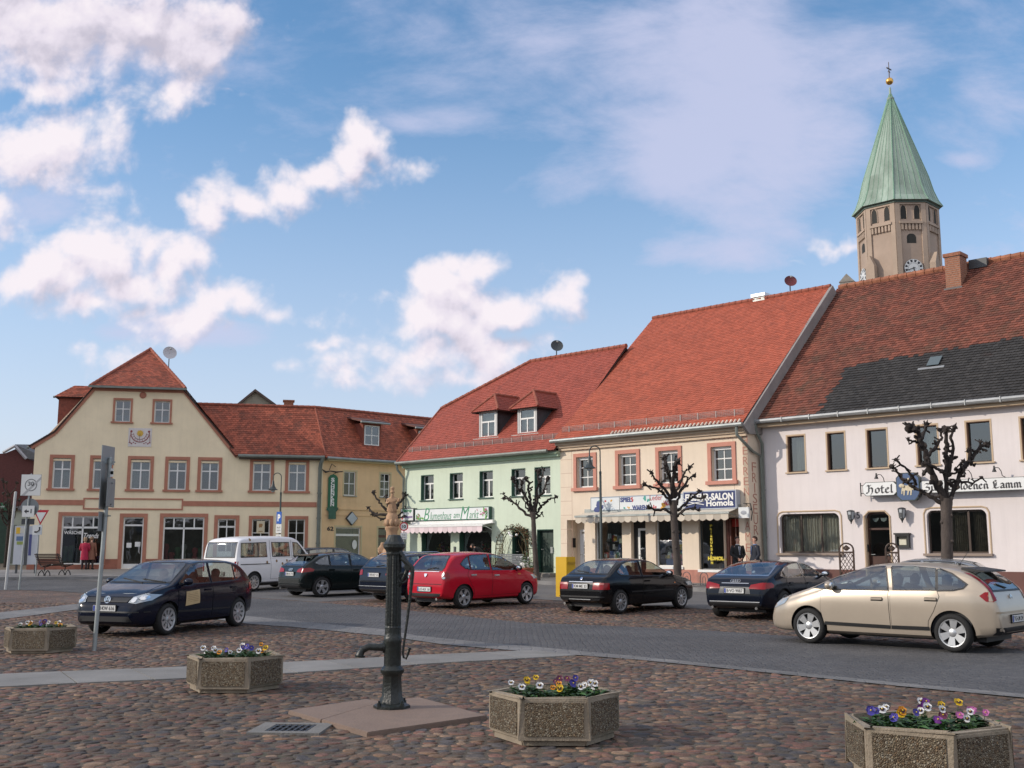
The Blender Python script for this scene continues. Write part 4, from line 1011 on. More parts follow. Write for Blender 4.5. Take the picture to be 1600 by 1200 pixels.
for k in range(34): x = -6.2 +.185 *k;mb.tube([(x,CYE -.03,CE +.06),(x,CYE +.12,CE +.06 +.15 *csl)],.04,6)
mb.build('eaves_tiles',mat('pale_eaves_tile',(.6,.5,.4),.7,var=.3),CB)
downpipe(CB,[(cs1 -.15,CYE -.06,CE -.1),(cs1 -.15,CYE -.05,CE -.4),(cs1 +.1,.2,CE -1.0),(cs1 +.12,.75,CE -1.15),(cs1 +.14,.8,cz0)],.06)
ch = MB();c0 = hit(1194,466,ROW.O +ROW.n *(CRY +.4),ROW.n);cq = (c0 -ROW.O).dot(ROW.d)
ch.box(cq -.3,cq +.3,CRY -.1,CRY +.5,CRZ -.6,CRZ +.12);chm = ch.build('chimney',M_ZINC,CB);cc = MB();cc.box(cq -.36,cq +.36,CRY -.16,CRY +.56,CRZ +.12,CRZ +.27);cc.build('metal_cap',mat('bright_metal_cap',(.7,.7,.7),.35,metal=.3),chm)
# shop signs
q = gr(926.5,1072,774,797.5);zA,zB = ROW.sz(950,798.5)[1],ROW.sz(950,776.5)[1];q = (q[0],q[1],zA,zB)
TY = box_sign(ROW,'toy_shop_sign','long pale toy shop sign with small pictures and blue lettering above the awning',q,-.16,-.02,mat('sign_pale_face',(.62,.65,.66),.35,var=.05),mat('sign_frame_blue',(.2,.26,.34),.4))
qm = (zA +zB) /2;ql = q[1] -q[0];M_NAVY = mat('letter_navy',(.03,.05,.18),.5);M_LRED = mat('letter_red',(.4,.05,.06),.5)
ftext('lettering','SPIEL',q[0] +ql *.40,qm +.14,M_NAVY,TY,y=-.17,fit=(.6,.2),size=.25,bold=.012);ftext('lettering','WAREN',q[0] +ql *.545,qm -.2,M_NAVY,TY,y=-.17,fit=(.75,.2),size=.25,bold=.012)
ftext('lettering','Leder',q[0] +ql *.72,qm +.18,M_LRED,TY,y=-.17,fit=(.62,.22),size=.25);ftext('lettering','waren',q[0] +ql *.87,qm -.05,M_LRED,TY,y=-.17,fit=(.7,.2),size=.25);ftext('lettering','LASSING',q[0] +ql *.2,qm -.22,mat('letter_pale_blue',(.3,.4,.5),.5),TY,y=-.17,fit=(.7,.09),size=.15)
rr = random.Random(4)
for (fx,fz,sc_,mi) in ((.09,-.08,.3,0),(.1,.12,.16,1),(.07,-.2,.22,0),(.17,.1,.07,2),(.24,.12,.07,3),(.47,.14,.1,2),(.38,-.2,.08,1),(.43,-.2,.08,3),(.6,.15,.14,1),(.64,.1,.12,1),(.7,-.18,.1,2),(.78,-.15,.17,3),(.83,-.1,.08,2)):
 pic = MB()
 for _ in range(5): pic.blob((q[0] +ql *fx +rr.gauss(0,.3 *sc_),-.168 +rr.uniform(-.004,.004),qm +fz +rr.gauss(0,.25 *sc_)),sc_ *.42,7,4,mi,jit=.2,sc=(1,.04,1))
 pic.build('small_picture',[M_NAVY,mat('pic_green',(.05,.3,.25),.5),M_LRED,mat('pic_orange',(.6,.3,.03),.5)],TY)
mb = MB();mb.box(q[0] +ql *.325,q[0] +ql *.33,-.17,-.16,zA +.04,zB -.04);mb.build('panel_joint',M_DGREY,TY)
zA,zB = ROW.sz(1115,796)[1],ROW.sz(1115,767)[1];q = gr(1074,1157,768,795);q = (q[0],q[1],zA,zB)
HS = box_sign(ROW,'hairdresser_sign','navy blue hairdresser sign with white lettering and a pair of scissors',q,-.3,-.02,mat('sign_navy_face',(.018,.032,.12),.35,var=.1),mat('sign_frame_grey',(.4,.44,.5),.4))
ql = q[1] -q[0];ftext('lettering','FRISEUR-SALON',q[0] +ql *.5,zB -.24,M_TEXTW,HS,y=-.31,fit=(ql *.9,.27),size=.4,bold=.016);ftext('lettering','Homola',q[0] +ql *.70,zA +.23,M_TEXTW,HS,y=-.31,fit=(ql *.5,.24),size=.4,bold=.012)
sc = MB();xx = q[0] +ql *.22;z_ = zA +.25
for sg in (-1,1):
 sc.tube([(xx -.42,-.312,z_ +sg *.09),(xx +.02,-.312,z_),(xx +.45,-.312,z_ -sg *.07)],.016,6);sc.tube([(xx -.5 +.09 *math.cos(a *.7),-.312,z_ +sg *.12 +.06 *math.sin(a *.7)) for a in range(10)],.014,6)
sc.build('scissors_emblem',M_TEXTW,HS)
M_AWC = mat('cream_awning',(.6,.55,.46),.8,var=.08);zt_ = ROW.sz(1035,800)[1]
awning(ROW,'shop_awning','long pale striped scalloped awning over the toy shop and hairdresser windows',gr(916,1156,800,812)[0] +.1,gr(916,1156,800,812)[1] +.02,zt_ +.1,-.8,.2,.26,M_AWC,M_ZINC,mat('striped_valance',(.52,.46,.38),.8,tint=.22))
# small hanging sign
q = ROW.sz(1163,801,-.3);BS = on_empty(ROW,'bracket_sign','small white hanging sign on an iron bracket at the end of the striped awning','shop sign',q[0],q[1],y=-.3)
mb = MB();mb.box(-.22,.22,-.05,.05,-.2,.2);mb.build('sign_panel',M_SFACE,BS);mb = MB();mb.tube([(.1,.3,.34),(.1,-.2,.34)],.014,6);mb.tube([(.28,0,.3),(.34,0,0),(.28,0,-.3)],.018,6);mb.tube([(.1,0,.34),(.1,0,.2)],.01,6);mb.tube([(.1,.3,.34),(.1,.3,.1),(.1,0,.34)],.012,6);mb.build('bracket',M_BLACK,BS);mb = MB();mb.blob((0,-.052,0),.1,10,5,sc=(1.3,.06,.8));mb.build('printed_mark',mat('mark_grey',(.3,.32,.36),.5),BS)
# ================================================================== white hotel on the right
M_HW = mat('white_hotel_render',(0.70,0.645,0.635),0.9,streak=.07,var=0.04,vscale=0.7,bump=0.3,bscale=60,dirt=((.52,.47,.47),.5,.6,.95))
M_HT = mat('beige_window_band',(.50,.38,.26),.8)
HB = HOT.empty('white_hotel','white two-storey hotel with an old mottled tile roof and dark ground floor windows','hotel')
hs1 = 15.0;hz0 = HOT.g(4) +.14;HE = 6.5;hrc = HOT.rect
hw_ = [hrc(1231,1257.5,683,738),hrc(1293,1320,677,735.5),hrc(1355.5,1386,671,732),hrc(1433,1465,664,726),hrc(1511,1548,655,719)]
a0,a1 = sum(r[2] for r in hw_) /5,sum(r[3] for r in hw_) /5
hw_ = [(r[0],r[1],a0,a1) for r in hw_]
nx = HOT.sz(1596.5,690)[0];hw_ += [(nx,nx +.8,a0,a1),(nx +1.7,nx +2.5,a0,a1)]
big = [hrc(1219,1312,803,865),hrc(1449,1543,796,864)]
b0,b1 = (big[0][2] +big[1][2]) /2,(big[0][3] +big[1][3]) /2
big = [(r[0],r[1],b0,b1) for r in big];hd = hrc(1353,1391,800,890);hd = (hd[0],hd[1],hz0 +.15,hd[3])
wall_part('wall',[(.0,hz0 -.6),(hs1,hz0 -.6),(hs1,HE),(.0,HE)],hw_ +big +[hd],M_HW,HB,reveal=.2)
shell('rear_walls',.0,hs1,.02,12,hz0 -.6,HE -.1,M_HW,HB)
M_HF = mat('brown_window_frame',(.05,.03,.02),.45,var=.2)
for i,r in enumerate(hw_):
 w = window(HB,r,(),(),.045,y=.12,m=M_HF,curtain=('full',1) if i in (0,3) else None);surround(w,r,.055,M_HT,proud=.012,sill=False);sill(w,r,M_HT,.05,.07,.1)
 mb = MB();mb.box(r[0] +.002,r[0] +.02,.0,.115,r[2],r[3]);mb.box(r[0] +.02,r[1],.0,.115,r[3] -.02,r[3] -.002);mb.build('dark_reveal',mat('reveal_brown',(.20,.11,.07),.7),w)
def corner_fill(r,rad,y0,y1,m,parent):
 mb = MB()
 for sx,sg in ((r[0],1),(r[1],-1)):
  arc = [(sx +sg *(rad -rad *math.cos(a)),r[3] -rad +rad *math.sin(a)) for a in [PI /2 *k /8 for k in range(9)]]
  poly = [(sx,y0,r[3])] +[(x,y0,z) for x,z in arc]
  mb.prism(poly,(0,y1 -y0,0))
 return mb.build('arched_corner',m,parent)
for i,r in enumerate(big):
 s0,s1,z0,z1 = r;mb = MB();bars(mb,s0,s1,z0,z1,.13,.19,.06,(.34,.68),(),.07);w = mb.build('restaurant_window',M_HF,HB);g = MB();g.box(s0 +.03,s1 -.03,.156,.162,z0 +.03,z1 -.03);g.build('pane',M_SHOPGLASS if i == 0 else M_GLASS,w)
 corner_fill(r,.22,.004,.2,M_HW,w)
 c = MB();n = 90
 if i == 0:
  p = [(s0 +(s1 -s0) *k /n,.3 +.03 *math.sin(k *1.3) +.012 *math.sin(k *3.1)) for k in range(n +1)]
  for k in range(n): c.face([(p[k][0],p[k][1],z0),(p[k +1][0],p[k +1][1],z0),(p[k +1][0],p[k +1][1],z1),(p[k][0],p[k][1],z1)])
  c.build('curtain',mat('grey_curtain',(.78,.66,.56),.9,var=.3,vscale=8,stretch=(8,1,1)),w)
 else:
  for a,b in ((.36,.62),(.72,.95)):
   p = [(s0 +(s1 -s0) *(a +(b -a) *k /30),.32 +.03 *math.sin(k *1.5)) for k in range(31)]
   for k in range(30): c.face([(p[k][0],p[k][1],z0),(p[k +1][0],p[k +1][1],z0),(p[k +1][0],p[k +1][1],z1),(p[k][0],p[k][1],z1)])
  c.build('curtain',mat('dark_curtain',(.40,.31,.24),.9,var=.4,vscale=8),w)
 mb = MB();a = [(s0 -.09,z0),(s0 -.09,z1 -.1),(s0 -.02,z1 +.04),(s0 +.14,z1 +.09),(s1 -.14,z1 +.09),(s1 +.02,z1 +.04),(s1 +.09,z1 -.1),(s1 +.09,z0)]
 for (x1,q1),(x2,q2) in zip(a,a[1:]): mb.tube([(x1,.0,q1),(x2,.0,q2)],.032,6)
 mb.build('window_band',M_HT,w);sill(w,r,mat('brown_sill',(.26,.2,.16),.7),.08,.12,.14)
s0,s1,z0,z1 = hd
mb = MB();bars(mb,s0,s1,z0,z1,.16,.22,.07,(),());mb.box(s0 +.07,s1 -.07,.165,.215,z1 -.62,z1 -.55);mb.box(s0 +.07,s1 -.07,.17,.21,z0,z0 +.95);d = mb.build('hotel_door',mat('door_mahogany',(.055,.022,.014),.4,var=.4,vscale=4),HB)
g = MB();g.box(s0 +.03,s1 -.03,.186,.192,z0 +.9,z1 -.03);g.build('pane',M_SHOPGLASS,d);corner_fill(hd,.2,.004,.2,M_HW,d)
cb = MB();n = 12
for k in range(3): cb.face([(s0 +.15 +.3 *k,.26,z1 -.2),(s0 +.4 +.3 *k,.26,z1 -.2),(s0 +.36 +.3 *k,.26,z1 -.3),(s0 +.275 +.3 *k,.26,z1 -.34),(s0 +.19 +.3 *k,.26,z1 -.3)])
cb.build('curtain',M_CURTAIN,d);h = MB();h.tube([(s0 +.14,.16,z0 +1.0),(s0 +.14,.1,z0 +1.0),(s0 +.28,.1,z0 +1.0)],.015,6);h.build('handle',M_ZINC,d)
mb = MB();mb.tube([(s0 -.03,0,z0),(s0 -.03,0,z1 -.15),(s0 +.15,0,z1 +.03),(s1 -.15,0,z1 +.03),(s1 +.03,0,z1 -.15),(s1 +.03,0,z0)],.035,6);mb.box(s0 +.0,s0 +.02,.0,.15,z0,z1 -.2);mb.build('door_band',M_HT,d)
mb = MB();mb.box(s0 +.02,s0 +.05,.03,.12,z0 +1.1,z0 +1.35);mb.build('door_intercom',M_BLACK,d)
mb = MB();mb.box(s0 -.3,s1 +.3,-.4,.15,hz0 -.3,z0 -.005);mb.build('door_step',mat('step_dark_stone',(.12,.1,.09),.8,var=.2),d)
zp = HOT.sz(1400,891)[1]
for a,b in ((.0,s0 -.06),(s1 +.06,hs1)): mb = MB();mb.box(a,b,-.045,.02,hz0 -.6,zp);mb.build('plinth',mat('maroon_plinth',(.13,.055,.045),.75,var=.2,dirt=((.08,.05,.04),1.5,.5,.8)),HB)
ftext('house_number','5',HOT.sz(1341,805)[0],HOT.sz(1341,805)[1],M_TEXTB,HB,y=-.008,fit=(.13,.24),size=.3)
eb = MB();eb.box(.02,hs1,-.34,.0,HE -.2,HE -.05);eb.build('eaves_cornice',M_HT,HB)
HYE,HRY,HRZ = -.42,6.9,13.02;hsl = (HRZ -HE) /(HRY -HYE)
HNn = Vector((0,-hsl,1)).normalized()
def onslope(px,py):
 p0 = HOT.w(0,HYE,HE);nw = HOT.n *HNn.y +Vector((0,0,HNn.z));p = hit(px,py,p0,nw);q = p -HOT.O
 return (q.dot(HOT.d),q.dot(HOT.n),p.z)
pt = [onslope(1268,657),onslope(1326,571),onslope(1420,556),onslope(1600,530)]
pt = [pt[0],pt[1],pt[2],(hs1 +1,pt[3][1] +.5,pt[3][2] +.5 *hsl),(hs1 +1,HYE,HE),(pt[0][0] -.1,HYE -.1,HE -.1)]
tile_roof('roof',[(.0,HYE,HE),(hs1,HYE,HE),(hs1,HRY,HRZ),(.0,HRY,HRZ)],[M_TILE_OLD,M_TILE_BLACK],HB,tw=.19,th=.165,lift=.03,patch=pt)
tile_roof('roof',[(.0,2 *HRY -HYE,HE),(hs1,2 *HRY -HYE,HE),(hs1,HRY,HRZ),(.0,HRY,HRZ)],M_TILE_OLD,HB)
ridge_tiles('ridge',(.1,HRY,HRZ +.03),(hs1,HRY,HRZ +.03),M_RIDGE_OLD,HB,.14,.38)
gutter(HB,.05,hs1,HYE -.07,HE -.0,mat('bright_zinc',(.32,.33,.33),.45,metal=.5,var=.15),.085,brackets=1.15)
downpipe(HB,[(.12,HYE -.07,HE -.1),(.12,HYE -.06,HE -.3),(.16,-.1,HE -.8),(.16,-.1,hz0)],.06)
q = onslope(1491,448);mb = MB();cs_,cy_,cz_ = q
c1 = HOT.cross(1491,395,cs_);ztop = hit(1491,396,HOT.w(cs_,cy_ +.1,0),HOT.n).z
mb.box(cs_ -.3,cs_ +.3,cy_ -.05,cy_ +.65,cz_ -.5,ztop -.14);mb.box(cs_ -.35,cs_ +.35,cy_ -.1,cy_ +.7,ztop -.14,ztop);ch = mb.build('chimney',M_BRICK,HB)
mb = MB()
for k in range(int((ztop -cz_) /.085)): mb.box(cs_ -.303,cs_ +.303,cy_ -.053,cy_ +.653,cz_ +k *.085,cz_ +k *.085 +.012)
mb.build('mortar_joint',mat('mortar',(.3,.26,.22),.9),ch)
mb = MB();mb.box(cs_ -.36,cs_ +.36,cy_ -.14,cy_ +.3,cz_ -.12,cz_ -.05);mb.build('chimney_flashing',M_DGREY,ch)
rv = MB();q2 = onslope(1512,421);rv.box(cs_ +.3,cs_ +1.0,HRY -.35,HRY +.1,HRZ -.25,HRZ +.12);rv.build('ridge_hatch',M_DGREY,HB)
# skylight
q = onslope(1457,574);th = math.atan(hsl)
MS = Matrix.Translation(Vector((q[0],q[1],q[2]))) @ Matrix.Rotation(th,4,'X') @ Matrix.Rotation(0,4,'Z')
sk = MB();bars(sk,-.26,.26,0,.62,-.0,.12,.05,(.5,),(),.03)
sk.v = [tuple(MS @ Matrix.Rotation(R(-90),4,'X') @ Vector(v)) for v in sk.v];S_ = sk.build('skylight',M_ZINC,HB)
g = MB();g.box(-.22,.22,.05,.6,.06,.075,M=MS);g.build('pane',mat('skylight_glass',(.05,.08,.09),.05,spec=1),S_);g = MB();g.box(-.5,.45,-.14,-.02,.02,.05,M=MS);g.build('lead_apron',mat('bright_zinc',(0,0,0)),S_)
# hotel signs
M_HSF = mat('sign_white_enamel',(.74,.75,.74),.35);M_HSE = mat('sign_dark_edge',(.02,.035,.03),.4)
def hotel_sign(name,label,px,chamf,txt,left=True):
 r = hrc(*px,y=-.35);s0,s1,z0,z1 = r;c = chamf
 pl = [(s0,z0 +c),(s0 +c,z0),(s1 -c,z0),(s1,z0 +c),(s1,z1 -c),(s1 -c,z1),(s0 +c,z1),(s0,z1 -c)]
 mb = MB();mb.prism([(x,-.36,z) for x,z in pl],(0,.14,0));o = on(HOT,mb.build(name,M_HSE));tag(o,label,'hotel sign')
 zc,xc = (z0 +z1) /2,(s0 +s1) /2;k = .93;kx = 1 -.07 *(z1 -z0) /(s1 -s0)
 mb = MB();mb.prism([(xc +(x -xc) *kx,-.365,zc +(z -zc) *k) for x,z in pl],(0,.004,0));mb.build('sign_face',M_HSF,o)
 blackletter('lettering',txt,frame_mat((xc,-.366,zc),(1,0,0),(0,0,1),(0,-1,0)),(z1 -z0) *.60,(s1 -s0) *(.78 if left else .9),M_TEXTB,o)
 mb = MB()
 for x in (s0 +.3,s1 -.3): mb.tube([(x,-.22,zc),(x,0,zc)],.02,6)
 mb.build('wall_bracket',M_BLACK,o);return o,r
o1,r1 = hotel_sign('hotel_sign','short white chamfered sign with black gothic lettering left of the blue lamb shield',(1348,1402,753,774.5),.12,'Hotel')
o2,r2 = hotel_sign('hotel_sign','long white sign with black gothic lettering right of the blue lamb shield',(1436,1606,748,768),.1,'Zum Goldenen Lamm',False)
mb = MB();mb.tube([(r1[0] -.1,-.3,r1[2]),(r1[0] -.1,-.3,r1[3])],.02,6);mb.tube([(r1[0] -.1,-.3,r1[2] +.1),(r1[0],-.3,r1[2] +.1)],.015,6);mb.tube([(r1[0] -.1,-.3,r1[3] -.1),(r1[0],-.3,r1[3] -.1)],.015,6);mb.build('end_bracket',M_BLACK,o1)
r = hrc(1401,1437.5,738.5,782.5,y=-.4);s0,s1,z0,z1 = r;c = .17
pl = [(s0,z0 +c),(s0 +c,z0),(s1 -c,z0),(s1,z0 +c),(s1,z1 -c),(s1 -c,z1),(s0 +c,z1),(s0,z1 -c)]
mb = MB();mb.prism([(x,-.44,z) for x,z in pl],(0,.2,0));EM = on(HOT,mb.build('lamb_shield',M_HSE));tag(EM,'blue octagonal shield with a gilded lamb between the two white hotel signs','hotel sign')
zc,xc = (z0 +z1) /2,(s0 +s1) /2;mb = MB();mb.prism([(xc +(x -xc) *.93,-.445,zc +(z -zc) *.94) for x,z in pl],(0,.004,0));mb.build('sign_face',mat('shield_blue',(.045,.09,.19),.45,var=.1),EM)
M_LAMB = mat('lamb_gilt',(.55,.48,.34),.55,var=.1);mb = MB();S_ = .6
lam = [(-.30,.12),(-.2,.2),(.05,.2),(.2,.18),(.3,.06),(.33,-.08),(.28,-.06),(.24,.0),(.24,-.12),(.20,-.35),(.13,-.35),(.15,-.14),(.10,-.08),(.06,-.16),(.02,-.34),(-.05,-.34),(-.01,-.1),(-.14,-.06),(-.18,-.14),(-.2,-.35),(-.27,-.35),(-.25,-.12),(-.31,-.1),(-.33,-.28),(-.39,-.27),(-.36,-.02),(-.33,.06)]
mb.prism([(xc +x *S_,-.446,zc -.08 +z *S_) for x,z in lam],(0,-.012,0));mb.build('lamb_body',M_LAMB,EM)
mb = MB();mb.blob((xc -.36 *S_,-.45,zc +.04),.085,10,6,sc=(1.15,.15,.8));mb.blob((xc -.28 *S_,-.45,zc +.09),.035,6,4,sc=(1,.2,.6));mb.tube([(xc -.12,-.45,zc +.0),(xc -.2,-.45,zc +.04)],.055,8);mb.build('lamb_head',M_LAMB,EM)
mb = MB();mb.tube([(xc +.0,-.455,zc -.1),(xc +.06,-.455,zc +.3)],.01,6);mb.face([(xc +.06,-.455,zc +.3),(xc -.12,-.455,zc +.25),(xc +.04,-.455,zc +.17)]);mb.build('lamb_banner',M_LAMB,EM)
for px,py,pe,label in ((1370,740,1382,'curved black sign lamp above the short hotel sign'),(1507,733,1519,'curved black sign lamp above the middle of the long hotel sign'),(1554,729,1566,'curved black sign lamp above the right end of the long hotel sign')):
 s_,z_ = HOT.sz(px,py,-.45);se,ze = HOT.sz(pe,py +14,-.3)
 o = on_empty(HOT,'sign_lamp',label,'sign lamp',se,ze,'gooseneck lamps above the hotel signs',y=-.3)
 dx,dz = s_ -se,z_ -ze
 mb = MB();mb.tube([(0,.0,-.0),(-.02,-.02,dz *.5),(dx *.35,-.1,dz *.85),(dx *.75,-.16,dz *.9),(dx,-.2,dz *.65)],.013,6);mb.tube([(0,0,0),(0,.3,-.05)],.013,6);mb.build('lamp_arm',M_BLACK,o)
 mb = MB();mb.lathe([(.025,.14),(.03,.06),(.075,-.06),(.0,-.05)],10,(dx,-.2,dz *.6),cap=False);mb.build('lamp_shade',M_BLACK,o)
for px,label in (((1322.5,1336.5,797,816),'hexagonal grey wall lantern left of the hotel door'),((1402,1416.5,793,814),'hexagonal grey wall lantern right of the hotel door')):
 r = hrc(*px,y=-.22);s0,s1,z0,z1 = r;w_ = (s1 -s0) /2 *.8;h = z1 -z0
 o = on_empty(HOT,'wall_lantern',label,'wall lantern',(s0 +s1) /2,z0,'wall lanterns beside the hotel door',y=-.22)
 mb = MB();mb.lathe([(w_ *.72,.1),(w_,h *.88)],6,cap=True);mb.build('lantern_glass',mat('lantern_milk_glass',(.45,.48,.5),.3),o)
 mb = MB();mb.lathe([(.0,0),(.03,.0),(w_ *.74,.11),(w_ *.7,.12)],6);mb.lathe([(w_ *1.12,h *.88),(w_ *1.15,h *.93),(w_ *.5,h),(.0,h *1.02)],6);mb.lathe([(.02,-.06),(.03,0)],6);mb.box(-.04,.04,.0,.22,h *.4,h *.6)
 for k in range(6):
  a = PI /3 *k;mb.tube([(w_ *.73 *math.cos(a),w_ *.73 *math.sin(a),.1),(w_ *1.01 *math.cos(a),w_ *1.01 *math.sin(a),h *.88)],.013,5)
 mb.build('lantern_frame',mat('lantern_dark_frame',(.05,.055,.06),.5),o)
 a,b = -R(70),-R(110);mb = MB();mb.box(-.05,.05,-w_ *.86 -.008,-w_ *.86,h *.3,h *.62);mb.build('printed_emblem',M_DGREY,o)
r = hrc(1401,1422.5,835.5,856);s0,s1,z0,z1 = r;mb = MB();bars(mb,s0,s1,z0,z1,-.12,0,.06,(),());mb.box(s0 -.03,s1 +.03,-.16,0,z1,z1 +.06);o = on(HOT,mb.build('menu_case',mat('menu_case_black',(.02,.02,.02),.45)));tag(o,'black framed menu case with a pale sheet on the hotel wall','menu case')
mb = MB();mb.box(s0 +.06,s1 -.06,-.05,-.04,z0 +.06,z1 -.06);mb.build('case_back',mat('menu_back_dark',(.06,.06,.05),.8),o);mb = MB();mb.box(s0 +.12,s1 -.12,-.06,-.05,z0 +.1,z1 -.16);mb.build('menu_sheet',mat('menu_paper',(.6,.57,.45),.8,var=.08,vscale=12),o)
M_DISH = dict(white=mat('dish_white',(.5,.5,.52),.5),grey=mat('dish_grey',(.045,.055,.06),.5),red=mat('dish_red',(.12,.02,.025),.5))
def dish(name,label,pos,rad,m,face,pole):
 o = thing(name,label,'satellite dish',pos,0)
 z = Vector(face).normalized();x = z.cross(Vector((0,0,1))).normalized();y = x.cross(z) *-1
 M = frame_mat((0,0,0),x,y,z)
 mb = MB();pr = [(rad *k /6,.22 *rad *(k /6) ** 2) for k in range(7)]
 mb.lathe(pr +[(rad *1.02,.23 *rad),(rad *k_ if False else rad *.98,.19 *rad)] +[(rad *k /6,.22 *rad *(k /6) ** 2 -.02) for k in (5,4,3,2,1,0)],24,M=M,cap=False);mb.build('dish_reflector',m,o,smooth=50)
 mb = MB();mb.tube([M @ Vector((0,-rad *.98,.22 *rad)),M @ Vector((0,-rad *.35,rad *.95))],.018,6);mb.blob(M @ Vector((0,-.3 *rad,rad *.98)),.06,8,5);mb.build('receiver_arm',M_ZINC,o)
 mb = MB();b = Vector((-z.x *.12,-z.y *.12,0));mb.tube([(0,0,0),b,b +Vector((0,0,-pole))],.028,8);mb.build('mast',M_DGREY,o)
 return o
def on_ridge(fac,px,py,y): return hit(px,py,fac.w(0,y,0),fac.n)
dish('satellite_dish','white satellite dish on the gable roof of the cream gabled house',LFT.w(LFT.sz(265,552,YA +2.6)[0],YA +2.6,LFT.sz(265,552,YA +2.6)[1]),.40,M_DISH['white'],(.5,-1,.3),1.5)
dish('satellite_dish','dark grey satellite dish on the ridge of the green house',on_ridge(ROW,870,541,GRY),.31,M_DISH['grey'],(.1,-1,.35),.5)
dish('satellite_dish','dark red satellite dish on a mast on the ridge of the cream house',on_ridge(ROW,1235,440,CRY),.27,M_DISH['red'],(-.05,-1,.35),.75)
# ================================================================== church tower behind the roofs
TD = 100.0
tc = at(1401,329,TD);tz = tc.z
M_TS = mat('tower_stone',(.40,.31,.24),.9,var=.14,vscale=.35,bump=.4,bscale=8,dirt=((.20,.16,.13),.25,.5,.8))
M_TS2 = mat('tower_recess',(.37,.285,.225),.9,var=.15,vscale=.4)
M_COP = mat('copper_patina',(.29,.37,.31),.75,var=.2,vscale=.5,stretch=(1,1,.35),dirt=((.14,.19,.15),.45,.5,.75),tint=.12)
ang0 = math.atan2(-tc.y,-tc.x)                       # towards the camera
ROT = ang0 +R(20)                                    # normal of the right-of-centre face
a_side = 49 /F *TD *.99;RAD = a_side /(2 *math.sin(PI /8));APO = RAD *math.cos(PI /8)
CT = thing('church_tower','octagonal stone church tower with green copper spire behind the hotel roof','church tower',(tc.x,tc.y,0),ROT)
zed = tz                                              # eaves height
def octo(r,z): return [(r *math.cos(PI /8 +k *PI /4),r *math.sin(PI /8 +k *PI /4),z) for k in range(8)]
mb = MB();mb.prism(octo(RAD -.12,0),(0,0,zed));mb.build('tower_shaft',M_TS2,CT)
fm = lambda k: frame_mat((APO *math.cos(k *PI /4),APO *math.sin(k *PI /4),0),(-math.sin(k *PI /4),math.cos(k *PI /4),0),(0,0,1),(math.cos(k *PI /4),math.sin(k *PI /4),0))
# face panels: corner piers, belfry windows, corbel table, clock
px2z = lambda py: at(1415,py,TD -APO *.8).z
zw0,zw1,zl,zc0,zc1,zcl,zar = px2z(345),zed -.52,px2z(349),px2z(362),px2z(353),px2z(422),px2z(375)
M_LOUV = mat('belfry_louvre',(.025,.025,.022),.8)
hs = a_side /2
for k in range(8):
 M = fm(k);mb = MB();pw = hs *.32
 mb.box(-hs +.02,-hs +pw,0,zed -.3,-.12,.03,M=M);mb.box(hs -pw,hs -.02,0,zed -.3,-.12,.03,M=M)
 mb.box(-hs +pw,hs -pw,zed -.5,zed -.3,-.12,.03,M=M)
 mb.box(-hs +pw *.8,hs -pw *.8,zl -.22,zl,-.1,.14,M=M);n = 6
 for j in range(n): x = -hs +pw +(2 *hs -2 *pw) *(j +.5) /n;mb.box(x -.09,x +.09,zc0,zc1,-.1,.07,M=M)
 mb.box(-hs +pw,hs -pw,zc1,zl -.22,-.1,.05,M=M)
 mb.build('tower_face',M_TS,CT)
 for x in (-.62,.62):
  w = MB();W_ = .27;zsp = zw1 -.62;ar = [(W_ *math.cos(R(90) *j /5) ** .8,zsp +.62 *math.sin(R(90) *j /5)) for j in range(5)];pts = [(-W_,zw0),(W_,zw0)] +ar +[(0,zw1)] +[(-x_,z_) for x_,z_ in ar[::-1]]
  w.prism([M @ Vector((x +p[0],p[1],-.118)) for p in pts],M.to_3x3() @ Vector((0,0,.02)));o = w.build('belfry_window',M_LOUV,CT)
  f = MB();f.tube([M @ Vector((x +p[0] *1.1,p[1],-.09)) for p in pts[1:]] +[M @ Vector((x +pts[0][0] *1.1,pts[0][1],-.09))],.05,5);f.build('window_reveal',M_TS,o)
 if k in (0,6,2):
  w = MB();pts = [(-.42,zar -.45),(.42,zar -.45)] +[(.42 *math.cos(PI *j /8),zar +.1 +.35 *math.sin(PI *j /8)) for j in range(9)]
  w.prism([M @ Vector((p[0],p[1],-.115)) for p in pts],M.to_3x3() @ Vector((0,0,.02)));w.build('tower_window',M_LOUV,CT)
 if k in (0,6):
  cr = 14.5 /F *TD;Mc = M @ Matrix.Translation((.0,zcl,0))
  cm = MB();cm.lathe([(0,.0),(cr,.0),(cr,.06),(0,.065)],32,M=Mc,cap=False);o = cm.build('clock_face',mat('clock_black',(.02,.022,.03),.4),CT)
  c2 = MB();c2.lathe([(cr *.58,.066),(cr *.66,.072),(cr *.58,.07)],32,M=Mc,cap=False);c2.lathe([(cr *.93,.066),(cr *.99,.072),(cr *.93,.07)],32,M=Mc,cap=False);c2.lathe([(0,.069),(cr *.55,.069),(0,.072)],32,M=Mc,cap=False)
  for j in range(12):
   a = PI /6 *j;Mq = Mc @ Matrix.Rotation(a,4,'Z');c2.box(-cr *.085,cr *.085,cr *.66,cr *.93,.064,.075,M=Mq)
  c2.build('clock_dial',mat('clock_white',(.6,.62,.62),.5),o)
  hn = MB();hn.box(-.05,.05,-.1,cr *.55,.076,.086,M=Mc @ Matrix.Rotation(R(-172),4,'Z'));hn.box(-.035,.035,-.15,cr *.85,.088,.096,M=Mc @ Matrix.Rotation(R(108),4,'Z'));hn.build('clock_hands',M_BLACK,o)
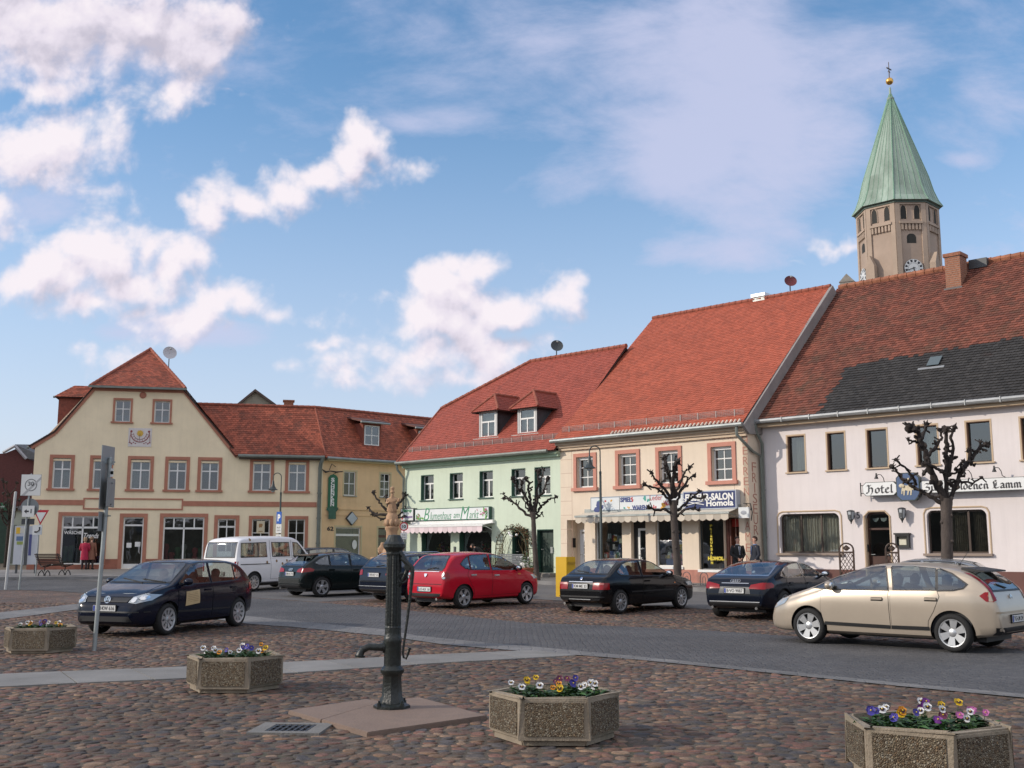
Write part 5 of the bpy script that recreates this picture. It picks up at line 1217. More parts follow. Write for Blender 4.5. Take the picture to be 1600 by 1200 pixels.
# stone gablets on alternate faces
for k in (7,5,1):
 M = fm(k);g = MB();zg = px2z(405)
 for x0,x1 in ((-hs *.98,-hs *.38),):
  xm = (x0 +x1) /2;g.prism([M @ Vector(p) for p in ((x0,0,.03),(x1,0,.03),(x1,zg -.5,.03),(xm,zg +.5,.03),(x0,zg -.5,.03))],M.to_3x3() @ Vector((0,0,.6)))
 g.build('gablet_buttress',M_TS,CT)
cn = MB();cn.prism(octo(RAD *1.03,zed -.32),(0,0,.3));cn.build('eaves_cornice',mat('tower_cornice',(.08,.11,.09),.7),CT)
# spire with a flared foot and standing seams
apx = at(1381,147,TD);HSP = apx.z -zed
prof = [(RAD *1.10,-.1),(RAD *1.0,.5),(RAD *.9,1.5),(RAD *.80,3.0),(RAD *.02,HSP)]
sp = MB()
for (r1,z1_),(r2,z2_) in zip(prof,prof[1:]):
 A,B = octo(r1,zed +z1_),octo(r2,zed +z2_)
 for k in range(8):
  nsub = 5
  for j in range(nsub):
   f = lambda P,t: Vector(P[k]).lerp(Vector(P[(k +1) % 8]),t)
   sp.face([f(A,j /nsub),f(A,(j +1) /nsub),f(B,(j +1) /nsub),f(B,j /nsub)],0,random.random())
sp.face(octo(prof[0][0],zed -.1)[::-1]);SPR = sp.build('spire',M_COP,CT)
se = MB()
for k in range(8):
 for j in range(5):
  pts = []
  for r_,z_ in prof: P = octo(r_,zed +z_);q = Vector(P[k]).lerp(Vector(P[(k +1) % 8]),j /5);pts.append(q)
  se.tube(pts,.065 if j == 0 else .03,4)
se.build('standing_seam',mat('copper_seam',(.17,.30,.21),.6,var=.2),SPR)
fi = MB();zt_ = apx.z;fi.lathe([(.32,zt_ -.6),(.36,zt_ -.45),(.12,zt_ -.3),(.10,zt_ +.55),(.05,zt_ +.7)],10);fi.build('spire_finial',M_COP,CT,smooth=40)
bl = at(1379,127,TD).z;b = MB();b.blob((0,0,bl),.36,16,10);b.build('golden_ball',mat('gilding',(.75,.42,.10),.3,metal=.9),CT,smooth=60)
ct = at(1376,97,TD).z;c_ = MB();c_.tube([(0,0,bl),(0,0,ct)],[.06,.035],6);Mx = Matrix.Rotation(-ROT +R(40),4,'Z')
c_.box(-.42,.42,-.03,.03,bl +(ct -bl) *.62,bl +(ct -bl) *.68,M=Mx);c_.tube([Mx @ Vector((-.2,0,bl +.9)),Mx @ Vector((0,0,bl +1.15)),Mx @ Vector((.2,0,bl +.9))],.03,5);c_.build('weather_cross',mat('cross_iron',(.1,.07,.05),.5),CT)
# stone pinnacle of the nave gable beside it
pc = at(1325,450,84)
PN = thing('stone_pinnacle','small grey stone gable pinnacle peeping over the roof ridge beside the tower','pinnacle',(pc.x,pc.y,0),R(-25))
mb = MB();top = at(1325,433,84).z;mb.box(-.55,.55,-.55,.55,0,top -.5);mb.build('pinnacle_shaft',mat('pinnacle_stone',(.26,.24,.21),.9,var=.2),PN);mb = MB();mb.prism([(-.6,-.6,top -.5),(.6,-.6,top -.5),(0,-.6,top +.15)],(0,1.2,0));mb.build('pinnacle_gable',MATS['pinnacle_stone'],PN)
# ================================================================== ground
def terr(name,polys,dz,m,step=1.0,kind='structure',skirt=0.0):
 """sheets that follow the rise of the square: outlines in world x, y, cut into a grid"""
 bm = bmesh.new()
 for poly in polys: bm.faces.new([bm.verts.new((p[0],p[1],0)) for p in poly])
 for ax in (0,1):
  vals = [v.co[ax] for v in bm.verts];lo,hi = min(vals),max(vals);k = math.ceil(lo /step)
  while k *step < hi:
   no = Vector((1,0,0)) if ax == 0 else Vector((0,1,0));bmesh.ops.bisect_plane(bm,geom=bm.verts[:] +bm.edges[:] +bm.faces[:],plane_co=no *k *step,plane_no=no,dist=1e-5);k += 1
 bmesh.ops.triangulate(bm,faces=[f for f in bm.faces if len(f.verts) > 4])
 for v in bm.verts: v.co.z = gz(v.co.x,v.co.y) +dz
 bm.normal_update()
 for f in bm.faces:
  if f.normal.z < 0: f.normal_flip()
 if skirt:
  e = [x for x in bm.edges if x.is_boundary];r = bmesh.ops.extrude_edge_only(bm,edges=e)
  for v in [g for g in r['geom'] if isinstance(g,bmesh.types.BMVert)]: v.co.z -= skirt
 me = bpy.data.meshes.new(name);bm.to_mesh(me);bm.free();me.materials.append(m);o = link(name,me);o['kind'] = kind;return o

def stone_mat(name,scale,cols,joint,rough=.75,bump=.5,jw=.06,stretch=(1,1,1),rnd=1.0,dim='2D'):
 """paving of small stones: a Voronoi cell per stone with its own colour and a sunk joint"""
 m = bpy.data.materials.new(name);MATS[name] = m;m.use_nodes = True;nt = m.node_tree;L = nt.links.new;b = nt.nodes['Principled BSDF']
 tc = node(nt,'ShaderNodeTexCoord');mp = node(nt,'ShaderNodeMapping');mp.inputs['Scale'].default_value = stretch;L(tc.outputs['Object'],mp.inputs['Vector'])
 v = node(nt,'ShaderNodeTexVoronoi',voronoi_dimensions=dim,feature='F1');v.inputs['Scale'].default_value = scale;v.inputs['Randomness'].default_value = rnd;L(mp.outputs['Vector'],v.inputs['Vector'])
 e = node(nt,'ShaderNodeTexVoronoi',voronoi_dimensions=dim,feature='DISTANCE_TO_EDGE');e.inputs['Scale'].default_value = scale;e.inputs['Randomness'].default_value = rnd;L(mp.outputs['Vector'],e.inputs['Vector'])
 sep = node(nt,'ShaderNodeSeparateColor');L(v.outputs['Color'],sep.inputs['Color'])
 cr = node(nt,'ShaderNodeValToRGB');L(sep.outputs['Red'],cr.inputs['Fac']);el = cr.color_ramp.elements;cr.color_ramp.interpolation = 'LINEAR'
 el[0].position = 0;el[0].color = tuple(cols[0]) +(1,);el[1].position = 1;el[1].color = tuple(cols[-1]) +(1,)
 for i,c in enumerate(cols[1:-1]): q = el.new((i +1) /(len(cols) -1));q.color = tuple(c) +(1,)
 nz = node(nt,'ShaderNodeTexNoise');nz.inputs['Scale'].default_value = .5;nz.inputs['Detail'].default_value = 7;L(tc.outputs['Object'],nz.inputs['Vector'])
 mr0 = node(nt,'ShaderNodeMapRange');mr0.inputs['From Min'].default_value = .3;mr0.inputs['From Max'].default_value = .7;mr0.inputs['To Min'].default_value = .72;mr0.inputs['To Max'].default_value = 1.22;L(nz.outputs['Fac'],mr0.inputs['Value'])
 sc_ = node(nt,'ShaderNodeVectorMath',operation='SCALE');L(cr.outputs['Color'],sc_.inputs[0]);L(mr0.outputs['Result'],sc_.inputs['Scale'])
 mr = node(nt,'ShaderNodeMapRange',clamp=True);mr.inputs['From Max'].default_value = jw;L(e.outputs['Distance'],mr.inputs['Value'])
 mx = node(nt,'ShaderNodeMix',data_type='RGBA');L(mr.outputs['Result'],mx.inputs['Factor']);mx.inputs['A'].default_value = tuple(joint) +(1,);L(sc_.outputs['Vector'],mx.inputs['B']);L(mx.outputs['Result'],b.inputs['Base Color'])
 b.inputs['Roughness'].default_value = rough
 mr2 = node(nt,'ShaderNodeMapRange',clamp=True,interpolation_type='SMOOTHSTEP');mr2.inputs['From Max'].default_value = jw *3.5;L(e.outputs['Distance'],mr2.inputs['Value'])
 n2 = node(nt,'ShaderNodeTexNoise');n2.inputs['Scale'].default_value = scale *4;L(tc.outputs['Object'],n2.inputs['Vector'])
 ad = node(nt,'ShaderNodeMath',operation='MULTIPLY_ADD');L(n2.outputs['Fac'],ad.inputs[0]);ad.inputs[1].default_value = .35;L(mr2.outputs['Result'],ad.inputs[2])
 bp = node(nt,'ShaderNodeBump');bp.inputs['Strength'].default_value = bump;bp.inputs['Distance'].default_value = .03;L(ad.outputs['Value'],bp.inputs['Height']);L(bp.outputs['Normal'],b.inputs['Normal'])
 return m
COB = [(.11,.085,.07),(.20,.13,.10),(.10,.10,.105),(.24,.17,.12),(.15,.10,.085),(.17,.15,.13),(.22,.13,.11),(.09,.095,.11),(.27,.21,.16)]
M_COBF = stone_mat('far_fieldstones',6.5,[tuple(np.array(c) *(.74,.64,.56)) for c in COB],(.06,.048,.036),bump=.8,jw=.05)
M_DIRT = mat('joint_sand',(.080,.063,.046),.95,var=.3,vscale=1.5,bump=.5,bscale=30,dirt=((.05,.062,.025),.6,.55,.75))
M_SETT = stone_mat('grey_setts',9.0,[(.064,.063,.065),(.080,.079,.081),(.094,.092,.092),(.073,.072,.074),(.105,.102,.10)],(.040,.040,.042),bump=.7,jw=.05,rnd=.55)
M_GUT = stone_mat('gutter_setts',5.0,[(.13,.128,.125),(.16,.155,.15),(.18,.172,.165)],(.07,.068,.064),bump=.35,jw=.03,rnd=.4)
M_ASPH = mat('grey_asphalt',(.105,.102,.102),.9,var=.18,vscale=.5,bump=.4,bscale=60,dirt=((.15,.14,.13),.35,.5,.8))
M_PAVE = stone_mat('pavement_slabs',2.6,[(.17,.16,.155),(.20,.19,.18),(.15,.145,.14)],(.08,.075,.07),bump=.15,jw=.02,rnd=.0)
M_KERB = mat('kerb_granite',(.20,.195,.19),.8,var=.25,vscale=2,bump=.3)
M_SLAB = mat('granite_slab',(.19,.183,.172),.8,var=.14,vscale=1.2,bump=.25,bscale=50,tint=.16,dirt=((.13,.125,.11),1.1,.5,.8))

xs = [-400,-150,-70] +[-45 +2.5 *k for k in range(37)] +[70,150,400];ys = [-60,-20,0] +[3 +2.5 *k for k in range(36)] +[110,160,250,600]
mb = MB()
for y in ys:
 for x in xs: mb.v.append((x,y,gz(x,y) -.0125))
nx_ = len(xs)
for j in range(len(ys) -1):
 for i in range(nx_ -1): a = j *nx_ +i;mb.f.append((a,a +1,a +nx_ +1,a +nx_));mb.m.append(0);mb.t.append(.5)
GR = mb.build('ground',M_DIRT,fixn=False);GR['kind'] = 'structure'
def g2(*pts): return [gpt(px,py)[:2] for px,py in pts]
def offs(fac,pts): return [fac.w(s,y,0)[:2] for s,y in pts]
# the setted street, running from the far left across the square
far_e = [(-300,903),(-60,903),(110,905.5),(250,916),(391,934),(496,941),(597,949),(729,963),(826,973),(970,978),(1107,985),(1215,992),(1420,1004),(1620,1018),(1800,1030)]
near_e = [(-300,925),(-60,922),(60,922),(160,928),(270,946),(391,963),(597,983),(651,993),(768,1005),(840,1011),(1000,1026),(1180,1044),(1416,1068),(1620,1086),(1850,1105)]
ROAD = g2(*far_e) +g2(*near_e)[::-1]
terr('street',[ROAD],-.003,M_SETT)
band_in = [(-300,985),(-100,972),(0,957),(115,944),(170,940),(270,947),(391,963),(597,983),(651,993),(768,1005),(840,1011),(1000,1026),(1180,1044),(1416,1068),(1620,1086),(1850,1105)]
band_out = [(-300,1000),(-100,985),(0,968),(115,953),(170,951),(270,958),(391,975),(457,979.5),(601,993.5),(690,1006.5),(787,1015),(922,1025),(1000,1031),(1180,1049),(1416,1073),(1620,1092),(1850,1111)]
BAND = g2(*band_in) +g2(*band_out)[::-1]
terr('gutter_band_path',[BAND],.002,M_GUT)
# the strip of long granite slabs across the cobbles
sl_u = [(-140,1062),(0,1053),(285,1042),(450,1035),(690,1022),(835,1016)]
sl_l = [(-140,1084),(0,1073),(285,1060),(450,1052),(690,1036),(900,1024)]
def along(P,n):
 P = [Vector(p) for p in P];ds = [0]
 for a,b in zip(P,P[1:]): ds.append(ds[-1] +(b -a).length)
 out = []
 for k in range(n +1):
  t = ds[-1] *k /n
  for i in range(len(P) -1):
   if ds[i] <= t <= ds[i +1] +1e-9: out.append(P[i].lerp(P[i +1],(t -ds[i]) /max(1e-9,ds[i +1] -ds[i])));break
 return out
UA,LA = along(g2(*sl_u),10),along(g2(*sl_l),10)
SLABS = [g2(*sl_u) +g2(*sl_l)[::-1]]
for i in range(10):
 a,b,c,d = UA[i],UA[i +1],LA[i +1],LA[i];q = [a.lerp(b,.010),b.lerp(a,.010),c.lerp(d,.010),d.lerp(c,.010)]
 mb = MB();mb.prism([(p.x,p.y,-.05) for p in q],(0,0,0.05 +.003 +random.uniform(0,.006)),0,random.random())
 o = mb.build('slab_path',M_SLAB);o['kind'] = 'structure'
# pump apron of two sandstone slabs
AP = g2((450,1114),(574,1150),(762,1123),(655,1094))
# asphalt lane and pavements along the houses
d_lane = -(Vector(gpt(868,938)) -ROW.O).dot(ROW.n)
terr('asphalt_lane_path',[offs(ROW,[(-34,-d_lane),(16,-d_lane),(16,-3.2),(-34,-3.2)])],.001,M_ASPH)
terr('pavement',[offs(ROW,[(-20.2,-3.05),(.1,-3.05),(.1,.06),(-20.2,.06)]),offs(ROW,[(.1,-3.05),(15,-3.05),(15,.96),(.1,.96)])],.13,M_PAVE,skirt=.2)
kb = terr('row_kerb',[offs(ROW,[(-20.2,-3.2),(15,-3.2),(15,-3.05),(-20.2,-3.05)])],.136,M_KERB,skirt=.2)
ky = -(LFT.O -Vector(gpt(100,905))).length *0 +(Vector(gpt(100,905.5)) -LFT.O).dot(LFT.n)
terr('pavement',[offs(LFT,[(-30,ky +.15),(S_LR +.6,ky +.15),(S_LR,.06),(-30,.06)])],.12,M_PAVE,skirt=.2)
terr('left_kerb',[offs(LFT,[(-30,ky),(S_LR +.6,ky),(S_LR +.6,ky +.15),(-30,ky +.15)])],.126,M_KERB,skirt=.2)
terr('asphalt_lane_path',[[LFT.w(-30,ky,0)[:2],LFT.w(S_LR +.6,ky,0)[:2]] +offs(OCH,[(0,-2.0),(16,-2.0),(16,-6)]) +g2((640,932),(496,940),(391,933),(250,915),(110,905),(-60,902))],-.007,M_ASPH)
terr('pavement',[offs(OCH,[(0,-2.0),(13,-2.0),(13,.06),(0,.06)])],.12,M_PAVE,skirt=.2)
# fieldstones beyond the near field
terr('far_cobbles_ground',[[(-60,26),(60,26),(60,48),(-60,48)]],-.012,M_COBF,step=2)
# ---- near fieldstones, each a low dome of its own size and colour, laid as one floor
def in_any(x,y,polys): return any(inside((x,y),p) for p in polys)
rng = np.random.default_rng(4)
ex = [ROAD,BAND,AP] +SLABS
bbs = [(min(p[0] for p in q),max(p[0] for p in q),min(p[1] for p in q),max(p[1] for p in q)) for q in ex]
verts = [];cols = [];nst = 0;K = 8;y = 7.0
PAL = np.array(COB)
lane_n = ROW.n;lane_o = ROW.O
while y < 33:
 sp = .128;half = .5 *y +1.3;x = -half +rng.uniform(0,sp)
 while x < half:
  w = sp *rng.uniform(.75,1.55);px_,py_ = x +w /2,y +rng.normal(0,.022)
  if y > 24 and (Vector((px_,py_,0)) -lane_o).dot(lane_n) > -d_lane +.05: x += w;continue
  if not any(b[0] < px_ < b[1] and b[2] < py_ < b[3] and inside((px_,py_),q) for b,q in zip(bbs,ex)):
   ra,rb = w *.5 *rng.uniform(.88,.99),sp *.53 *rng.uniform(.85,1.06);th = rng.normal(0,.3);h = rng.uniform(.008,.016);z0 = gz(px_,py_) -.017
   ph = np.arange(K) *2 *np.pi /K +rng.uniform(0,1);rad = 1 +rng.normal(0,.07,K);c,s_ = np.cos(th),np.sin(th);tx,ty = rng.normal(0,.06,2)
   for f,hz_ in ((1.0,0.0),(.95,.62),(.80,.93),(.35,1.0)):
    u,v = ra *f *rad *np.cos(ph),rb *f *rad *np.sin(ph);X = px_ +c *u -s_ *v;Y = py_ +s_ *u +c *v
    verts.append(np.stack([X,Y,z0 +hz_ *h +(tx *u +ty *v) *(hz_ > 0)],1))
   cc = PAL[rng.integers(len(PAL))] *rng.uniform(.75,1.3) *(1 +.13 *np.sin(px_ *.9 +2 *np.sin(py_ *.7)) +.10 *np.sin(px_ *.31 -py_ *.43 +2 *np.sin(px_ *.23)));cols.append(cc);nst += 1
  x += w
 y += sp *.93
V = np.concatenate(verts).astype(np.float32);NR = 4
base = np.arange(nst)[:,None] *(NR *K);quads = []
for r in range(NR -1):
 for j in range(K): quads.append([r *K +j,r *K +(j +1) % K,(r +1) *K +(j +1) % K,(r +1) *K +j])
quads = np.array(quads);Q = (base[:,:,None] +quads[None]).reshape(-1,4)
T = (base +(3 *K +np.arange(K))[None])
me = bpy.data.meshes.new('cobblestone_paving');me.vertices.add(len(V));me.vertices.foreach_set('co',V.ravel())
nl = Q.size +T.size;me.loops.add(nl);me.loops.foreach_set('vertex_index',np.concatenate([Q.ravel(),T.ravel()]).astype(np.int32))
npol = len(Q) +len(T);me.polygons.add(npol);st = np.concatenate([np.arange(len(Q)) *4,Q.size +np.arange(len(T)) *K]).astype(np.int32);me.polygons.foreach_set('loop_start',st)
me.polygons.foreach_set('use_smooth',np.ones(npol,bool));me.update(calc_edges=True);me.validate()
cols = [c *np.array([.62,.525,.46]) for c in cols]
ca = me.color_attributes.new('stone','FLOAT_COLOR','POINT');cc = np.ones((len(V),4),np.float32);cc[:,:3] = np.repeat(np.array(cols),NR *K,0);ca.data.foreach_set('color',cc.ravel())
m = mat('fieldstone',(.2,.15,.12),.85,bump=.5,bscale=45);nt = m.node_tree;a = node(nt,'ShaderNodeVertexColor');a.layer_name = 'stone';b = nt.nodes['Principled BSDF']
tcn = node(nt,'ShaderNodeTexCoord');nz = node(nt,'ShaderNodeTexNoise');nz.inputs['Scale'].default_value = 14;nz.inputs['Detail'].default_value = 6;nt.links.new(tcn.outputs['Object'],nz.inputs['Vector'])
mr = node(nt,'ShaderNodeMapRange');mr.inputs['From Min'].default_value = .3;mr.inputs['From Max'].default_value = .7;mr.inputs['To Min'].default_value = .65;mr.inputs['To Max'].default_value = 1.3;nt.links.new(nz.outputs['Fac'],mr.inputs['Value'])
vm = node(nt,'ShaderNodeVectorMath',operation='SCALE');nt.links.new(a.outputs['Color'],vm.inputs[0]);nt.links.new(mr.outputs['Result'],vm.inputs['Scale']);nt.links.new(vm.outputs['Vector'],b.inputs['Base Color'])
me.materials.append(m);CO = link('cobblestone_paving',me);CO['kind'] = 'structure'

# added unseen bank round the open sides: darkens reflections in panes and car paint
hb = MB();rr = random.Random(8);line = along([(125,75),(112,-30),(40,-58),(-40,-58),(-105,-30),(-118,30),(-112,62)],60);hh = [(5.5,4.2,4,6,10.5,11,10)[min(6,k *7 // 61)] +1.1 *math.sin(k *.9) +rr.uniform(-.6,.8) for k in range(61)]
for k in range(60):
 a,b = line[k],line[k +1];n0 = a.normalized();n1 = b.normalized()
 for d0,f0,d1,f1 in ((0,0,6,.8),(6,.8,14,1),(14,1,34,.1)): hb.face([(*(a +n0 *d0),hh[k] *f0),(*(b +n1 *d0),hh[k +1] *f0),(*(b +n1 *d1),hh[k +1] *f1),(*(a +n0 *d1),hh[k] *f1)])
o = hb.build('reflection_blocker',mat('blocker_brown',(.055,.05,.035),.95,var=.5,vscale=.4));o['kind'] = 'structure'
# ================================================================== cars
M_TYRE = mat('tyre_rubber',(.014,.014,.014),.85,bump=.3,bscale=40)
M_ALLOY = mat('wheel_silver',(.50,.51,.52),.35,metal=.75,var=.1)
M_HUB = mat('hub_dark',(.02,.02,.02),.6)
M_CARGLASS = mat('car_glass',(.018,.024,.024),.03,spec=.9)
M_CARGLASSL = mat('car_glass_light',(.07,.09,.085),.04,spec=.9)
M_CLEAR = glass_mat('car_clear_glass',(.80,.86,.82),.72);M_CABIN = mat('cabin_grey',(.035,.035,.037),.85,var=.2);M_SEAT = mat('seat_cloth',(.055,.055,.06),.9,var=.2,vscale=8)
M_TRIM = mat('black_plastic',(.012,.012,.013),.5)
M_SEAM = mat('panel_gap',(.004,.004,.004),.8)
M_CHROME = mat('chrome',(.6,.6,.6),.15,metal=1)
M_TAIL = mat('tail_lamp_red',(.24,.006,.010),.18,spec=.4)
M_TAILO = mat('tail_lamp_amber',(.55,.16,.02),.15)
M_HEADL = mat('headlamp_clear',(.42,.45,.46),.08,spec=1,metal=.35)
M_HEADB = mat('headlamp_bulb',(.75,.77,.78),.05,metal=.9)
M_PLATE = mat('number_plate_white',(.62,.63,.62),.45)
M_PBLUE = mat('plate_band_blue',(.02,.05,.30),.5)
def paint(name,c,metal=.0,rough=.22): return mat(name,c,rough,metal=metal,coat=.28,spec=.2,var=.04,vscale=2)

def smooth_curve(pts,sig=.03):
 pts = sorted(pts);x = np.arange(pts[0][0],pts[-1][0] +.005,.01);y = np.interp(x,[p[0] for p in pts],[p[1] for p in pts])
 k = int(4 *sig /.01);kern = np.exp(-.5 *((np.arange(-k,k +1) *.01) /sig) ** 2);kern /= kern.sum()
 yp = np.concatenate([2 *y[0] -y[k:0:-1],y,2 *y[-1] -y[-2:-k -2:-1]])
 ys = np.convolve(yp,kern,'valid')
 w = np.clip(np.minimum(x -x[0],x[-1] -x) /(2 *sig),0,1);ys = ys *w +y *(1 -w)
 return x,ys

class CarBody:
 def __init__(s,sp):
  s.sp = sp;s.top = smooth_curve(sp['top'],sp.get('sig',.04));s.x0,s.x1 = sp['top'][0][0],sp['top'][-1][0]
  L = s.x1 -s.x0;z0 = sp.get('low',.19)
  s.low = smooth_curve([(s.x0,sp.get('lowr',.34)),(s.x0 +.12,.28),(s.x0 +.5,z0 +.02),(s.x0 +.8,z0),(s.x1 -.8,z0),(s.x1 -.3,z0 +.0),(s.x1 -.06,z0 +.03),(s.x1,z0 +.1)],.04)
  pr,pf = sp.get('planr',.86),sp.get('planf',.80)
  s.plan = smooth_curve([(s.x0,pr -.10),(s.x0 +.03,pr -.03),(s.x0 +.12,pr +.03),(s.x0 +.4,.955),(s.x0 +1.0,1.0),(s.x1 -1.2,1.0),(s.x1 -.75,.975),(s.x1 -.4,.925),(s.x1 -.15,pf +.03),(s.x1 -.05,pf -.06),(s.x1,pf -.2)],.035)
  s.belt = sp['belt']
 def f(s,c,x): return float(np.interp(x,c[0],c[1]))
 def section(s,x):
  sp = s.sp;W = sp['w'] /2;w = W *s.f(s.plan,x);zt = s.f(s.top,x);zl = s.f(s.low,x)
  b = np.interp(x,[p[0] for p in s.belt],[p[1] for p in s.belt]);hgt = zt -zl
  sh = min(b,zt -.22 *min(.28,hgt));d = sh -zl
  P = [(0,zl),(.55 *w,zl),(.86 *w,zl +.005),(.945 *w,zl +.05 *min(1,d /.4)),(.978 *w,zl +.22 *d),(.992 *w,zl +.42 *d),(w,zl +.6 *d),(.998 *w,zl +.74 *d),(.985 *w,zl +.88 *d),(.957 *w,sh)]
  gh = zt -sh;tum = sp.get('tumble',.30)
  g = max(0.0,min(1.0,(gh -.06) /.3));rr = .055 *(1 -g) +.11 *g
  yb = .957 *w
  zr = zt -min(rr,gh *.62);yr = yb -(zr -sh) *tum -.012 *g
  for t in (.12,.3,.5,.7,.86,1.0): P.append((yb -.012 *g *min(1,t *6) +(yr -yb +.012 *g) *t,sh +(zr -sh) *t))
  for t in (.25,.5,.75):
   a = t *PI /2;P.append((yr -.13 *(1 -math.cos(a)) *min(1,yr /.3),zr +(zt -.025 *g -.01 -zr) *math.sin(a)))
  ye,ze = P[-1];ye2 = yr -.13 *min(1,yr /.3)
  P += [(ye2 *.95,zt -.022 *g -.008),(ye2 *.66,zt -.010),(ye2 *.33,zt -.003),(0,zt)]
  return P
 def build(s):
  xs = [];tx,tz = s.top;ds = np.concatenate([[0],np.cumsum(np.hypot(np.diff(tx),np.diff(tz)))])
  n = 78;xs = list(np.interp(np.linspace(0,ds[-1],n),ds,tx))
  for a in (.012,.03,.06,.1): xs += [s.x0 +a,s.x1 -a]
  xs = sorted(set(round(x,4) for x in xs));mb = MB();rings = []
  for x in xs:
   P = s.section(x);full = P +[(-y,z) for y,z in P[-2:0:-1]];rings.append(len(mb.v));mb.v += [(x,y,z) for y,z in full];m = len(full)
  for a,b in zip(rings,rings[1:]):
   for j in range(m): mb.f.append((a +j,a +(j +1) % m,b +(j +1) % m,b +j));mb.m.append(0);mb.t.append(.5)
  for r,flip in ((rings[0],False),(rings[-1],True)):
   c = len(mb.v);pts = mb.v[r:r +m];mb.v.append((pts[0][0],0,sum(p[2] for p in pts) /m))
   for j in range(m):
    f = (r +j,r +(j +1) % m,c);mb.f.append(f if not flip else f[::-1]);mb.m.append(0);mb.t.append(.5)
  me = mb.mesh('body',MATS['black_plastic']);bm = bmesh.new();bm.from_mesh(me);bmesh.ops.recalc_face_normals(bm,faces=bm.faces);bm.to_mesh(me)
  s.bvh = BVHTree.FromBMesh(bm);bm.free();s.me = me;return me

VIEWS = {'L': (lambda a,b: Vector((a,3,b)),Vector((0,-1,0))),'R': (lambda a,b: Vector((a,-3,b)),Vector((0,1,0))),'F': (lambda a,b: Vector((5,a,b)),Vector((-1,0,0))),'B': (lambda a,b: Vector((-5,a,b)),Vector((1,0,0))),'T': (lambda a,b: Vector((a,b,4)),Vector((0,0,-1)))}
def grow(poly,d):
 n = len(poly);A = sum(poly[i][0] *poly[(i +1) % n][1] -poly[(i +1) % n][0] *poly[i][1] for i in range(n));sg = 1 if A > 0 else -1;out = []
 for i in range(n):
  p0,p1,p2 = Vector(poly[i -1]),Vector(poly[i]),Vector(poly[(i +1) % n]);e1,e2 = (p1 -p0).normalized(),(p2 -p1).normalized()
  n1,n2 = Vector((e1.y,-e1.x)) *sg,Vector((e2.y,-e2.x)) *sg;m = (n1 +n2)
  m = m.normalized() *(d /max(.45,m.normalized().dot(n1))) if m.length > 1e-4 else n1 *d;out.append(tuple(p1 +m))
 return out
def decal(bvh,name,poly,view,m,parent,off=.005,cut=.07,smooth=True):
 """a panel moulded to the body: the outline is laid on the body's surface from one side"""
 org,dr = VIEWS[view];bm = bmesh.new();bm.faces.new([bm.verts.new((p[0],p[1],0)) for p in poly])
 for ax in (0,1):
  lo,hi = min(p[ax] for p in poly),max(p[ax] for p in poly);k = math.ceil(lo /cut)
  while k *cut < hi:
   no = Vector((1,0,0)) if ax == 0 else Vector((0,1,0));bmesh.ops.bisect_plane(bm,geom=bm.verts[:] +bm.edges[:] +bm.faces[:],plane_co=no *k *cut,plane_no=no,dist=1e-6);k += 1
 bmesh.ops.triangulate(bm,faces=bm.faces);last = None;miss = []
 for v in bm.verts:
  h = bvh.ray_cast(org(v.co.x,v.co.y),dr)
  if h[0] is None: miss.append(v);continue
  v.co = h[0] -dr *off *.5 +h[1] *off *(1 if h[1].dot(dr) < 0 else -1)
 bmesh.ops.delete(bm,geom=miss,context='VERTS');bmesh.ops.recalc_face_normals(bm,faces=bm.faces)
 if bm.faces:
  bm.normal_update();sm = Vector((0,0,0))
  for f in bm.faces: sm += f.normal *f.calc_area()
  if sm.dot(dr) > 0: bmesh.ops.reverse_faces(bm,faces=bm.faces)
 me = bpy.data.meshes.new(name);bm.to_mesh(me);bm.free();me.materials.append(m)
 me.polygons.foreach_set('use_smooth',[smooth] *len(me.polygons));return link(name,me,parent)

def cut_window(me,poly,view):
 bm = bmesh.new();bm.from_mesh(me);ax = 0 if view in 'LR' else 1;n = len(poly)
 A = sum(poly[i][0] *poly[(i +1) % n][1] -poly[(i +1) % n][0] *poly[i][1] for i in range(n));lo = min(p[1] for p in poly) -.02
 xa,xb = min(p[0] for p in poly) -.02,max(p[0] for p in poly) +.02
 def near(f): c = f.calc_center_median();return c.z > lo -.1 and (ax or xa -.15 < c.x < xb +.15)
 for i in range(n):
  p,q = poly[i],poly[(i +1) % n];d = (q[0] -p[0],q[1] -p[1]);no = Vector((d[1],0,-d[0])) if ax == 0 else Vector((0,d[1],-d[0]));co = Vector((p[0],0,p[1])) if ax == 0 else Vector((0,p[0],p[1]))
  fs = [f for f in bm.faces if near(f)];g = set(fs)
  for f in fs: g.update(f.edges);g.update(f.verts)
  bmesh.ops.bisect_plane(bm,geom=list(g),plane_co=co,plane_no=no.normalized(),dist=1e-5)
 s = {'F': 1,'B': -1}.get(view,0);kill = []
 for f in bm.faces:
  c = f.calc_center_median()
  if c.z < lo or not inside((c.x,c.z) if ax == 0 else (c.y,c.z),poly): continue
  if (ax == 0 and abs(f.normal.y) > .35) or (ax and f.normal.x *s > .12 and c.x *s > -.4): kill.append(f)
 bmesh.ops.delete(bm,geom=kill,context='FACES');bm.to_mesh(me);bm.free()
def seal_ring(bvh,poly,d,view,m,parent,off):
 P,Q = grow(poly,-.004),grow(poly,d);n = len(P);org,dr = VIEWS[view];mb = MB()
 for i in range(n):
  j = (i +1) % n;k = 8
  for t in range(k):
   qd = []
   for S_,tt in ((P,t),(Q,t),(Q,t +1),(P,t +1)):
    a = Vector(S_[i]).lerp(Vector(S_[j]),tt /k);h = bvh.ray_cast(org(*a),dr)
    if h[0] is None: break
    qd.append(h[0] -dr *off)
   if len(qd) == 4: mb.face(qd)
 if mb.f: mb.build('window_seal',m,parent)
